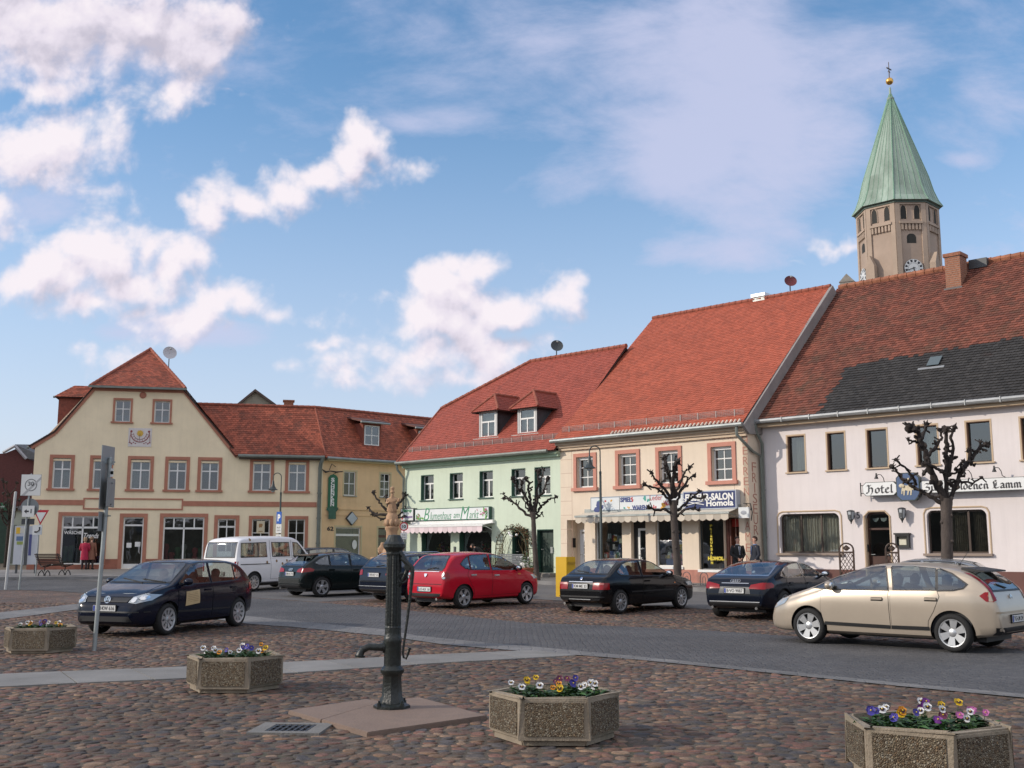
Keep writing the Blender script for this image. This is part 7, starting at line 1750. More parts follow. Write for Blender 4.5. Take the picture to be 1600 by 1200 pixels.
# ---- dark blue-black fastback coupe
P_A5 = paint('paint_blue_black',(.004,.006,.013),rough=.14)
SP_A5 = dict(w=1.85,wb=2.81,r=.34,rim='double',tw=.24,low=.19,planf=.80,planr=.86,tumble=.46,sig=.06,seal=M_CHROME,
 top=[(-2.25,.42),(-2.24,.62),(-2.22,.82),(-2.16,.96),(-2.02,1.0),(-1.6,1.13),(-1.1,1.30),(-.7,1.375),(-.2,1.391),(.15,1.365),(.4,1.30),(.8,1.11),(1.15,.98),(1.45,.92),(1.9,.83),(2.2,.72),(2.34,.6),(2.42,.45),(2.43,.34)],
 belt=[(-2.3,.92),(-1.5,.97),(0,.94),(1.0,.91),(2.4,.66)],
 windows=[[(.95,.98),(.5,1.20),(.2,1.285),(-.15,1.31),(-.18,.975),(.95,.955)],[(-.26,.98),(-.23,1.31),(-.6,1.30),(-1.0,1.235),(-1.3,1.12),(-1.42,1.035),(-1.3,.995)]],
 doors=[[(1.05,.34),(1.08,.91),(.95,.935),(-.2,.95),(-.22,.34)],[(-.25,.34),(-.23,.95),(-1.2,.97),(-1.28,.86),(-1.1,.62),(-1.0,.5),(-.97,.34)]],handles=[(-.03,.82),(-1.05,.85)],mirror=(.85,.97),
 panels=[('windscreen',trap(.74,.56,1.0,1.33),'F',M_CARGLASS,.008),('rear_window',[(-.68,1.06),(.68,1.06),(.56,1.28),(.48,1.33),(-.48,1.33),(-.56,1.28)],'B',M_CARGLASS,.008),
  ('tail_lamp',[(.38,.74),(.84,.73),(.9,.80),(.88,.88),(.7,.885),(.42,.83)],'B',M_TAIL,.009),('tail_lamp',mir([(.38,.74),(.84,.73),(.9,.80),(.88,.88),(.7,.885),(.42,.83)]),'B',M_TAIL,.009),('boot_trim',rect(-.36,.36,.855,.87),'B',M_CHROME,.01),('plate_recess',[(-.42,.62),(.42,.62),(.38,.78),(-.38,.78)],'B',M_DGREY,.005),('bumper_gap',rect(-.84,.84,.60,.612),'B',M_SEAM,.005),('diffuser',[(-.72,.30),(.72,.30),(.66,.42),(-.66,.42)],'B',M_TRIM,.008),('diffuser_trim',rect(-.66,.66,.425,.44),'B',M_ALLOY,.011),('headlamp',rect(.5,.84,.62,.72),'F',M_HEADL,.008),('headlamp',rect(-.84,-.5,.62,.72),'F',M_HEADL,.008)],
 side_lamps=[([(-2.18,.74),(-1.92,.77),(-1.88,.83),(-1.96,.88),(-2.14,.885)],M_TAIL),([(1.7,.7),(2.1,.62),(2.06,.72),(1.7,.79)],M_HEADL)],
 plates=[('B',.69,'B·VO 9087')],extras=[emblem('rings','B',.91,.042),exhaust(.58,.29),exhaust(-.58,.29),antenna(-.75,.09,1.0)])
CAR_A5 = make_car('parked_car','blue black fastback saloon with chrome window trim standing behind the gold car',SP_A5,P_A5)
place_car(CAR_A5,SP_A5,'R',('r',1222,968),1296,20,85)

# ---- dark green-black hatchback
P_A3 = paint('paint_dark_green_black',(.007,.011,.011),rough=.18)
SP_A3 = dict(w=1.77,wb=2.58,r=.315,rim='five',low=.2,planf=.82,planr=.87,tumble=.34,
 top=[(-2.02,.42),(-2.01,.64),(-1.98,.82),(-1.92,.96),(-1.8,1.06),(-1.5,1.24),(-1.35,1.33),(-1.0,1.39),(-.4,1.423),(.05,1.41),(.35,1.34),(.75,1.13),(1.12,.98),(1.4,.92),(1.85,.82),(2.1,.70),(2.2,.58),(2.25,.44),(2.26,.34)],
 belt=[(-2.1,.94),(-1.5,.98),(0,.945),(1.1,.91),(2.2,.66)],
 windows=[[(.92,.985),(.42,1.235),(.1,1.325),(-.15,1.34),(-.15,.98),(.92,.955)],[(-.24,.985),(-.24,1.34),(-.8,1.33),(-.95,1.315),(-.95,1.0)],[(-1.02,1.005),(-1.02,1.31),(-1.3,1.22),(-1.52,1.09),(-1.4,1.03)]],
 doors=[[(1.0,.34),(1.02,.92),(.92,.94),(-.17,.955),(-.2,.32)],[(-.22,.32),(-.21,.96),(-1.08,.98),(-1.14,.88),(-1.02,.64),(-.92,.5),(-.9,.32)]],handles=[(-.02,.83),(-.95,.86)],mirror=(.82,.97),
 panels=[('windscreen',trap(.70,.56,1.0,1.35),'F',M_CARGLASSL,.008),('rear_window',[(-.60,1.0),(.60,1.0),(.52,1.27),(.46,1.3),(-.46,1.3),(-.52,1.27)],'B',M_CARGLASSL,.008),
  ('tail_lamp',[(.40,.80),(.84,.78),(.86,.90),(.66,.935),(.44,.89)],'B',M_TAIL,.008),('tail_lamp',mir([(.40,.80),(.84,.78),(.86,.90),(.66,.935),(.44,.89)]),'B',M_TAIL,.008),('bumper_gap',rect(-.8,.8,.6,.615),'B',M_SEAM,.005),('bumper_strip',rect(-.8,.8,.44,.46),'B',M_TRIM,.01),('lower_valance',rect(-.7,.7,.3,.4),'B',M_TRIM,.008),('headlamp',rect(.5,.82,.62,.72),'F',M_HEADL,.008),('headlamp',rect(-.82,-.5,.62,.72),'F',M_HEADL,.008)],
 side_lamps=[([(-1.95,.79),(-1.62,.82),(-1.58,.88),(-1.72,.935),(-1.9,.92)],M_TAIL)],
 plates=[('B',.74,'KM·AS 70')],extras=[emblem('rings','B',.87,.04),spoiler(-1.6,-1.25,.52,1.32,1.35),exhaust(.5)])
CAR_A3 = make_car('parked_car','dark green black five door hatchback parked in front of the white van',SP_A3,P_A3)
place_car(CAR_A3,SP_A3,'R',('r',501,933),604,15,85)

# ---- dark blue estate behind the pump
P_EST = paint('paint_dark_blue',(.005,.008,.018),rough=.18)
SP_EST = dict(w=1.77,wb=2.65,r=.315,rim='double',low=.19,planf=.82,planr=.87,tumble=.36,
 top=[(-2.25,.42),(-2.24,.64),(-2.22,.84),(-2.17,.98),(-2.0,1.16),(-1.85,1.32),(-1.6,1.40),(-1.0,1.43),(-.3,1.44),(.1,1.41),(.35,1.34),(.75,1.13),(1.1,.98),(1.4,.92),(1.9,.82),(2.15,.70),(2.27,.58),(2.3,.44),(2.31,.34)],
 belt=[(-2.3,.95),(-1.5,.97),(0,.94),(1.1,.91),(2.2,.66)],
 windows=[[(.92,.985),(.42,1.235),(.1,1.335),(-.15,1.35),(-.15,.98),(.92,.955)],[(-.24,.985),(-.24,1.35),(-.95,1.345),(-.95,1.0)],[(-1.05,1.0),(-1.05,1.34),(-1.62,1.32),(-1.85,1.12),(-1.8,1.03)]],
 doors=[[(1.0,.34),(1.02,.92),(.92,.94),(-.17,.955),(-.2,.32)],[(-.22,.32),(-.21,.96),(-1.08,.98),(-1.14,.88),(-1.02,.64),(-.92,.5),(-.9,.32)]],handles=[(-.02,.83),(-.95,.86)],mirror=(.82,.97),
 panels=[('windscreen',trap(.70,.56,1.0,1.35),'F',M_CARGLASSL,.008),('rear_window',[(-.62,1.03),(.62,1.03),(.55,1.30),(.48,1.34),(-.48,1.34),(-.55,1.30)],'B',M_CARGLASSL,.008),
  ('tail_lamp',[(.56,.80),(.84,.78),(.85,.94),(.6,.95)],'B',M_TAIL,.008),('tail_lamp',mir([(.56,.80),(.84,.78),(.85,.94),(.6,.95)]),'B',M_TAIL,.008),('bumper_gap',rect(-.8,.8,.6,.615),'B',M_SEAM,.005),('bumper_strip',rect(-.8,.8,.46,.475),'B',M_ALLOY,.01),('lower_valance',rect(-.7,.7,.3,.38),'B',M_TRIM,.008),('headlamp',rect(.5,.82,.62,.72),'F',M_HEADL,.008),('headlamp',rect(-.82,-.5,.62,.72),'F',M_HEADL,.008)],
 side_lamps=[([(-2.18,.79),(-2.0,.80),(-1.98,.94),(-2.12,.95)],M_TAIL)],
 plates=[('B',.80,'WB·KP 31')],extras=[roof_rails(-1.7,.1,.5),wiper('B',[(0,1.05),(-.35,1.1)])])
CAR_EST = make_car('parked_car','dark blue estate car with roof rails half hidden behind the iron pump',SP_EST,P_EST)
place_car(CAR_EST,SP_EST,'R',('r',645,940),745,20,85)

# ---- white minibus
P_VAN = paint('paint_van_white',(.76,.76,.77),rough=.3)
M_VG = M_CARGLASSL
SP_VAN = dict(w=1.84,wb=2.92,r=.32,rim='cap',low=.26,planf=.88,planr=.93,tumble=.13,arch=1.2,
 top=[(-2.3,.5),(-2.29,.8),(-2.27,1.2),(-2.2,1.6),(-2.12,1.80),(-1.9,1.88),(-1.2,1.92),(0,1.93),(.7,1.90),(.95,1.80),(1.3,1.48),(1.6,1.16),(1.85,1.02),(2.2,.90),(2.4,.78),(2.48,.6),(2.5,.42)],
 belt=[(-2.4,1.14),(-1,1.14),(1.0,1.10),(1.6,1.03),(2.5,.7)],
 windows=[[(1.38,1.17),(1.0,1.55),(.86,1.66),(.62,1.68),(.62,1.15)],[(.40,1.20),(.40,1.68),(-.52,1.69),(-.52,1.20)],[(-.82,1.20),(-.82,1.69),(-2.02,1.67),(-2.08,1.20)]],
 doors=[[(1.42,.45),(1.46,1.08),(1.36,1.12),(.54,1.13),(.54,.40)],[(.50,.40),(.50,1.13),(-.64,1.13),(-.64,.40)]],handles=[(.66,1.02),(.40,1.02)],mirror=(1.25,1.18),mirror_m=M_TRIM,handle_m=M_TRIM,
 side_trim=[([(.495,1.13),(.507,1.13),(.507,1.77),(.495,1.77)],M_SEAM),([(-.635,1.13),(-.647,1.13),(-.647,1.77),(-.635,1.77)],M_SEAM)] +[([(-.7,.93),(-.7,.955),(-2.15,.955),(-2.15,.93)],M_TRIM)] +[([(x +.05 *math.cos(a),z +.05 *math.sin(a)) for a in [PI *k /4 for k in range(8)]],mat('van_sticker',(.22,.13,.05),.6)) for x,z in ((-.35,1.03),(-.05,.93),(.2,1.03),(-.85,1.0),(-1.6,1.80))],
 panels=[('windscreen',trap(.78,.68,1.16,1.78),'F',M_VG,.008),('rear_window',rect(-.68,.68,1.2,1.7),'B',M_VG,.008),('tail_lamp',rect(.72,.86,.7,1.05),'B',M_TAIL,.008),('tail_lamp',rect(-.86,-.72,.7,1.05),'B',M_TAIL,.008),('headlamp',rect(.5,.82,.66,.82),'F',M_HEADL,.008),('headlamp',rect(-.82,-.5,.66,.82),'F',M_HEADL,.008)],
 side_lamps=[],plates=[('B',.62,'WB·VT 44')],extras=[])
CAR_VAN = make_car('parked_van','white minibus with three long side windows parked before the terracotta trimmed house',SP_VAN,P_VAN,cat='van')
place_car(CAR_VAN,SP_VAN,'R',('r',394,924),470,0,60)

# ---- two cars of which only a little shows
P_DK = paint('paint_charcoal',(.02,.021,.022),rough=.2)
SP_C1 = dict(SP_VW);SP_C1.update(plates=[('F',.555,'TG·A 19')],extras=[]);SP_C1['panels'] = [p for p in SP_VW['panels'] if p[0] != 'bonnet']
CAR_C1 = make_car('parked_car','charcoal car in front of the ochre house, only its roof showing over the dark hatchback',SP_C1,P_DK)
p = gpt(512,918);CAR_C1.location = (p.x,p.y +1.5,gz(p.x,p.y +1.5));CAR_C1.rotation_euler = (0,0,R(20))
P_SIL = paint('paint_silver_grey',(.30,.32,.34),metal=.7,rough=.25)
SP_C2 = dict(SP_A3);SP_C2.update(plates=[('F',.5,'TG·B 27')],extras=[emblem('rings','F',.66,.045)])
CAR_C2 = make_car('parked_car','silver grey hatchback mostly hidden behind the gold car',SP_C2,P_SIL)
p = gpt(1440,960);CAR_C2.location = (p.x,p.y,gz(p.x,p.y));CAR_C2.rotation_euler = (0,0,R(150))
# ================================================================== the pump, its apron, the drain
pb = gpt(612,1111);PY = pb.y
zz = lambda py: at(612,py,PY).z
PU = thing('hand_pump','tall dark green cast iron hand pump with fluted column and curved spout','hand pump',pb +Vector((0,0,.035)))
M_PUMP = mat('pump_iron',(.011,.015,.0135),.42,var=.5,vscale=9,bump=.35,bscale=40,dirt=((.035,.027,.018),5,.6,.8))
zc = lambda py: zz(py) -.035
mb = MB();mb.lathe([(.0,0),(.195,0),(.195,.025),(.17,.04),(.135,.05),(.125,.09),(.108,.12),(0.09568,zc(1056)),(0.103,zc(1054))],8);mb.lathe([(0.103,zc(1054)),(0.1242,zc(1050)),(0.127,zc(1046)),(0.1104,zc(1043)),(0.092,zc(1040))],24);mb.build('pump_base',M_PUMP,PU,smooth=35)
mb = MB()
for k in range(4): a = PI /4 +k *PI /2;mb.lathe([(.022,.02),(.022,.06),(.012,.062),(.012,.085),(0,.085)],6,(.17 *math.cos(a),.17 *math.sin(a),0));mb.build('flange_bolt',M_PUMP,PU);mb = MB()
mb = MB();mb.lathe([(0.09016,zc(1041)),(0.09108,zc(1005)),(0.09568,zc(1003)),(0.09568,zc(996)),(0.08832,zc(994)),(0.08832,zc(988))],24);mb.build('pump_barrel',M_PUMP,PU,smooth=35)
mb = MB();mb.lathe([(0.08648,zc(989)),(0.08648,zc(980)),(0.08464,zc(978)),(0.08096,zc(868)),(0.08464,zc(866)),(0.08464,zc(862))],32,flute=(.88,2,3));mb.build('fluted_column',M_PUMP,PU,smooth=25)
mb = MB();mb.lathe([(0.08464,zc(863)),(0.092,zc(860)),(0.1178,zc(855)),(0.1196,zc(850)),(0.1058,zc(848)),(0.0966,zc(846)),(0.07176,zc(838)),(0.0644,zc(836)),(0,zc(835.5))],12);mb.build('pump_cap',M_PUMP,PU,smooth=25)
zs_ = zc(1011);mb = MB()
pts = [(-.05,0,zs_),(-.15,-.02,zs_ +.0),(-.25,-.04,zs_ +.005),(-.31,-.05,zs_ -.02),(-.335,-.055,zs_ -.06),(-.34,-.056,zs_ -.085)]
mb.tube(pts,[.05,.038,.036,.038,.040,.046],12);mb.tube([(-.338,-.056,zs_ -.08),(-.34,-.056,zs_ -.1)],[.056,.054],12);mb.tube([(-.085,0,zs_),(-.105,-.004,zs_)],[.062,.062],12);mb.build('spout',M_PUMP,PU,smooth=40)
mb = MB();xo = .09
mb.tube([(.06,-.03,zc(862)),(.10,-.04,zc(870)),(.135,-.05,zc(879)),(.15,-.05,zc(886))],[.03,.028,.026,.03],8);mb.tube([(.06,-.03,zc(915)),(.10,-.05,zc(905)),(.14,-.05,zc(893)),(.15,-.05,zc(886))],[.022,.02,.022,.028],8)
mb.tube([(.15,-.085,zc(886)),(.15,-.005,zc(886))],[.036,.036],10);mb.tube([(.10 +.05 *math.cos(a),-.05,zc(903) +.05 *math.sin(a)) for a in [.4 *k for k in range(17)]],.012,6);mb.build('pivot_bracket',M_PUMP,PU,smooth=40)
mb = MB();mb.tube([(.08,-.06,zc(872)),(.15,-.06,zc(880)),(.20,-.07,zc(887)),(.205,-.07,zc(897)),(.185,-.07,zc(930)),(.155,-.06,zc(970)),(.125,-.06,zc(1005)),(.115,-.06,zc(1020)),(.125,-.06,zc(1027)),(.145,-.06,zc(1029)),(.165,-.06,zc(1022)),(.185,-.06,zc(1011))],[.02,.026,.028,.022,.017,.014,.012,.012,.012,.012,.014,.02],8);mb.build('pump_handle',M_PUMP,PU,smooth=40)
M_SAND = mat('sandstone_apron',(.20,.142,.11),.85,var=.14,vscale=1.4,bump=.35,bscale=35,dirt=((.14,.105,.085),1.6,.5,.8))
def slab(name,pts,m,h,label,cat,group=None):
 P = [gpt(*p) for p in pts];c = sum(P,Vector()) /len(P);mb = MB();mb.prism([(p.x -c.x,p.y -c.y,-.06) for p in P],(0,0,h +.06));o = mb.build(name,m);o.location = (c.x,c.y,c.z);bm = bmesh.new();bm.from_mesh(o.data);bmesh.ops.bevel(bm,geom=bm.edges[:],offset=.008,segments=2,affect='EDGES');bm.to_mesh(o.data);bm.free();return tag(o,label,cat,group)
slab('stone_slab',[(450,1114),(501,1129),(598,1100),(572,1096)],M_SAND,.028,'smaller sandstone slab left of the pump foot','stone slab','sandstone slabs under the pump')
slab('stone_slab',[(502,1129.5),(574,1150),(761,1123),(655,1094),(599,1100)],M_SAND,.034,'large sandstone slab carrying the iron pump','stone slab','sandstone slabs under the pump')
dp = gpt(455,1139.5);DR = thing('drain_cover','square cast iron drain grate set in concrete left of the pump slab','drain',dp,R(-4))
mb = MB()
for x0,x1,y0,y1 in ((-.34,.34,-.30,-.2),(-.34,.34,.2,.3),(-.34,-.2,-.2,.2),(.2,.34,-.2,.2)): mb.box(x0,x1,y0,y1,-.05,.016)
mb.build('concrete_frame',mat('drain_concrete',(.16,.155,.145),.9,var=.15,bump=.4),DR);mb = MB();mb.box(-.2,.2,-.2,.2,-.05,-.03);mb.build('drain_pit',M_SEAM,DR)
mb = MB()
for k in range(7): x = -.18 +.06 *k;mb.box(x -.012,x +.012,-.2,.2,-.02,.014)
for k in range(3): y = -.13 +.13 *k;mb.box(-.2,.2,y -.014,y +.014,-.02,.0125)
mb.build('iron_grate',M_BLACK,DR)
# ================================================================== planters with pansies
M_AGG = stone_mat('exposed_aggregate',62,[(.34,.27,.17),(.17,.12,.07),(.44,.37,.25),(.11,.075,.045),(.30,.20,.11),(.48,.43,.33),(.22,.165,.105)],(.10,.072,.045),bump=1.0,jw=.10,dim='3D',rough=.85)
M_CONC = mat('planter_concrete',(.26,.215,.16),.9,var=.22,vscale=4,bump=.5,bscale=50,dirt=((.13,.12,.08),3,.52,.75))
M_SOIL = mat('potting_soil',(.028,.02,.014),.95,var=.5,vscale=20,bump=1,bscale=60)
M_LEAFP = mat('pansy_leaf',(.035,.085,.022),.55,tint=.4)
def petal_mat(n,c): return mat('petal_' +n,c,.6,var=.12,vscale=40)
PC = dict(yellow=petal_mat('yellow',(.62,.40,.01)),white=petal_mat('white',(.66,.66,.66)),blue=petal_mat('blue',(.045,.035,.25)),purple=petal_mat('purple',(.14,.02,.20)),orange=petal_mat('orange',(.62,.24,.01)),pink=petal_mat('pink',(.36,.09,.26)),plum=petal_mat('plum',(.10,.012,.05)))
M_BLOT = mat('petal_blotch',(.03,.006,.02),.6);M_EYE = mat('pansy_eye',(.6,.42,.02),.6)
FLW = {}
def flower_mesh(col,blotch):
 k = (col,blotch)
 if k in FLW: return FLW[k]
 mb = MB();r = .026
 for i,(a,L_,wd,up) in enumerate(((60,1.0,.62,.0),(120,1.0,.62,.004),(10,.95,.6,.008),(170,.95,.6,.008),(270,1.05,.85,.012))):
  a = R(a);ux,uy = math.cos(a),math.sin(a);vx,vy = -uy,ux;n = 7;P = [(0,0,up)]
  for j in range(n +1):
   t = -1 +2 *j /n;rr = L_ *r *(1.25 -.35 *t *t);P.append((ux *rr *math.sqrt(1 -.35 *t *t) +vx *wd *r *t *1.15,uy *rr *math.sqrt(1 -.35 *t *t) +vy *wd *r *t *1.15,up +.006 -.008 *t *t))
  mb.face(P,0)
  if blotch and i >= 2: mb.face([(p[0] *.55,p[1] *.55,p[2] +.0015 +.0008 *i) for p in P],1)
 mb.blob((0,0,.016),.006,6,4,2)
 me = mb.mesh('flower',[PC[col],M_BLOT,M_EYE]);FLW[k] = me;return me
LEAFM = []
for q in range(4):
 mb = MB();rr = random.Random(q)
 for k in range(46):
  a = rr.uniform(0,2 *PI);d = abs(rr.gauss(0,.055));z = rr.uniform(.0,.085) *(1 -d *4);l = rr.uniform(.022,.04);w = l *.45;b = a +rr.gauss(0,.5);tl = rr.uniform(-.2,.5)
  c = Vector((d *math.cos(a),d *math.sin(a),max(.004,z)));u = Vector((math.cos(b),math.sin(b),tl));v = Vector((-math.sin(b),math.cos(b),rr.uniform(-.3,.3)))
  mb.face([c -u *l,c -u *l *.2 +v *w +Vector((0,0,.006)),c +u *l,c -u *l *.2 -v *w +Vector((0,0,.006))],0,rr.random())
 LEAFM.append(mb.mesh('leaves',M_LEAFP))
def planter(pos,rz,label,where,plants,side=.6,h=.40,seed=1):
 o = thing('flower_planter',label,'planter',pos,rz,'hexagonal concrete planters on the square');hexa = lambda r: [(r *math.cos(k *PI /3),r *math.sin(k *PI /3)) for k in range(6)]
 A,B,Ft = hexa(side),hexa(side -.075),hexa(side *.92);mb = MB()
 for k in range(6):
  a,b,c,d = A[k],A[(k +1) % 6],B[k],B[(k +1) % 6];f0,f1 = Ft[k],Ft[(k +1) % 6]
  mb.face([(*f0,0),(*f1,0),(*f1,.05),(*f0,.05)]);mb.face([(*f0,.05),(*f1,.05),(*b,.062),(*a,.062)]);mb.face([(*a,.062),(*b,.062),(*b,h),(*a,h)]);mb.face([(*a,h),(*b,h),(*d,h),(*c,h)]);mb.face([(*c,h),(*d,h),(*d,h -.16),(*c,h -.16)])
 t = mb.build('tub',M_CONC,o)
 bm = bmesh.new();bm.from_mesh(t.data);bmesh.ops.remove_doubles(bm,verts=bm.verts,dist=1e-4);ed = [e for e in bm.edges if len(e.link_faces) == 2 and e.calc_face_angle(0) > .4];bmesh.ops.bevel(bm,geom=ed,offset=.014,segments=2,affect='EDGES');bm.to_mesh(t.data);bm.free()
 for k in range(6):
  a,b = Vector((*A[k],0)),Vector((*A[(k +1) % 6],0));n = Vector(((a +b).x,(a +b).y,0)).normalized();u = (b -a).normalized();L_ = (b -a).length;p = [a +u *.045,b -u *.045];mb = MB()
  mb.prism([p[0] +Vector((0,0,.085)) -n *.01,p[1] +Vector((0,0,.085)) -n *.01,p[1] +Vector((0,0,h -.035)) -n *.01,p[0] +Vector((0,0,h -.035)) -n *.01],n *.018);mb.build('aggregate_panel',M_AGG,o)
 mb = MB();rr = random.Random(seed);n = 12;grd = [[(side *.88 *(2 *i /n -1),side *.88 *(2 *j /n -1)) for i in range(n +1)] for j in range(n +1)]
 hz_ = lambda x,y: h -.085 +.018 *math.sin(x *23 +seed) *math.cos(y *19)
 for j in range(n):
  for i in range(n):
   q = [grd[j][i],grd[j][i +1],grd[j +1][i +1],grd[j +1][i]]
   if all(inside(p,hexa(side -.055)) for p in q): mb.face([(*p,hz_(*p)) for p in q])
 mb.prism([(*p,h -.16) for p in hexa(side -.08)],(0,0,.05));mb.build('soil',M_SOIL,o)
 Mp = Matrix.Translation(Vector(pos)) @ Matrix.Rotation(rz,4,'Z')
 for (dx,dy,cols) in plants:              # dx, dy in the square's own axes, seen from the camera
  loc = Vector(pos) +Vector((dx,dy,h -.08));nm = ' and '.join(sorted(set(c[0] for c in cols)))
  p = thing('pansy_plant','%s pansy plant growing in the %s' % (nm,where),'flower',loc,rr.uniform(0,6),'pansies in the %s' % where)
  link('leaves',rr.choice(LEAFM),p).scale = (1.5,1.5,1.45)
  for i,c in enumerate(cols):
   col = c[0];st = Vector((rr.gauss(0,.035),rr.gauss(0,.03),rr.uniform(.11,.175) +(c[1] if len(c) > 1 else 0)))
   f = link('flower',flower_mesh(col,col in ('white','yellow','orange')),p)
   Ri = Matrix.Rotation(-p.rotation_euler.z,4,'Z');dirn = Ri @ Vector((rr.gauss(0,.35),-1,rr.uniform(.25,.9)));f.rotation_euler = dirn.to_track_quat('Z','Y').to_euler();f.location = st;s_ = rr.uniform(.85,1.2);f.scale = (s_,s_,s_)
   mb = MB();mb.tube([(st.x *.3,st.y *.3,.0),(st.x *.8,st.y *.8,st.z *.7),tuple(st)],.0025,5);mb.build('stem',M_LEAFP,f).matrix_parent_inverse = (Matrix.Translation(st) @ f.rotation_euler.to_matrix().to_4x4() @ Matrix.Diagonal((s_,s_,s_,1))).inverted()
 return o
Y_,Wt,Bl,Pu,Or,Pk,Pl = [('yellow',)],[('white',)],[('blue',)],[('purple',)],[('orange',)],[('pink',)],[('plum',)]
def centre(px,py,back): p = gpt(px,py);return p +Vector((px -800,1700,0)).normalized() *back
planter(centre(866,1166,.50),R(-2),'hexagonal pebble concrete planter with yellow, blue and white pansies right of the pump','planter right of the pump',
 [(-.36,.05,Wt),(-.20,.12,[('yellow',.05),('yellow',.02),('yellow',)]),(-.24,-.15,Wt),(-.12,-.18,[('white',)]),(-.06,-.22,Or),(.02,.14,[('plum',),('plum',)]),(.07,-.12,[('yellow',)]),(.10,.05,Or),(.20,.1,[('blue',.04),('blue',.02),('blue',)]),(.24,-.15,[('white',),('white',)]),(.33,.06,[('white',),('white',)]),(.38,-.04,Wt),(.16,.22,Pl),(-.02,.25,[])][:13],seed=3)
planter(centre(366,1083,.50),R(-1),'hexagonal pebble concrete planter with white, blue and yellow pansies left of the pump','planter left of the pump',
 [(-.34,-.05,[('white',),('white',)]),(-.24,.05,[('white',),('white',)]),(-.16,-.2,Or),(-.1,.1,[('yellow',)]),(-.02,-.12,[('blue',),('white',)]),(.04,.12,[('white',.04),('white',)]),(.12,-.18,[('white',)]),(.16,.04,[('blue',.04),('blue',),('blue',.05)]),(.26,-.12,Wt),(.36,.02,[('orange',.03),('orange',),('yellow',.04)]),(.05,.28,Bl),(-.3,.2,Wt)],seed=5)
planter(centre(62,1021,.50),R(3),'hexagonal pebble concrete planter in front of the dark blue hatchback','planter before the dark blue hatchback',
 [(-.32,-.05,[('white',),('white',)]),(-.2,.05,[('white',),('yellow',)]),(-.1,-.14,[('orange',),('yellow',)]),(.0,.08,[('blue',),('blue',),('plum',)]),(.06,-.16,[('blue',)]),(.16,-.05,[('white',),('white',)]),(.26,.08,[('yellow',),('white',)]),(.36,-.08,[('orange',),('yellow',)]),(-.02,.26,Pl)],seed=8)
planter(gpt(1454,1231) +Vector((.13,.40,0)),R(27),'hexagonal pebble concrete planter with purple, white and yellow pansies at the front edge','planter at the front edge',
 [(-.36,.02,[('blue',),('blue',)]),(-.28,-.1,[('blue',)]),(-.26,.16,[('white',0.0165),('white',0.0165)]),(-.18,-.04,[('yellow',0.011),('orange',)]),(-.05,.12,[('purple',0.011)]),(.0,-.02,[('white',0.0165),('white',)]),(.05,.14,[('purple',0.055),('purple',0.044),('white',0.0275)]),(.10,-.08,[('white',0.0165),('plum',)]),(.16,.08,[('yellow',0.011)]),(.28,.12,[('yellow',0.044)]),(.30,-.14,[('white',0.011),('white',)]),(.33,-.02,[('pink',0.0165),('pink',)]),(.42,.04,[('pink',),('pink',0.0165)]),(.05,-.25,Pu),(-.1,-.22,Bl)],seed=9)
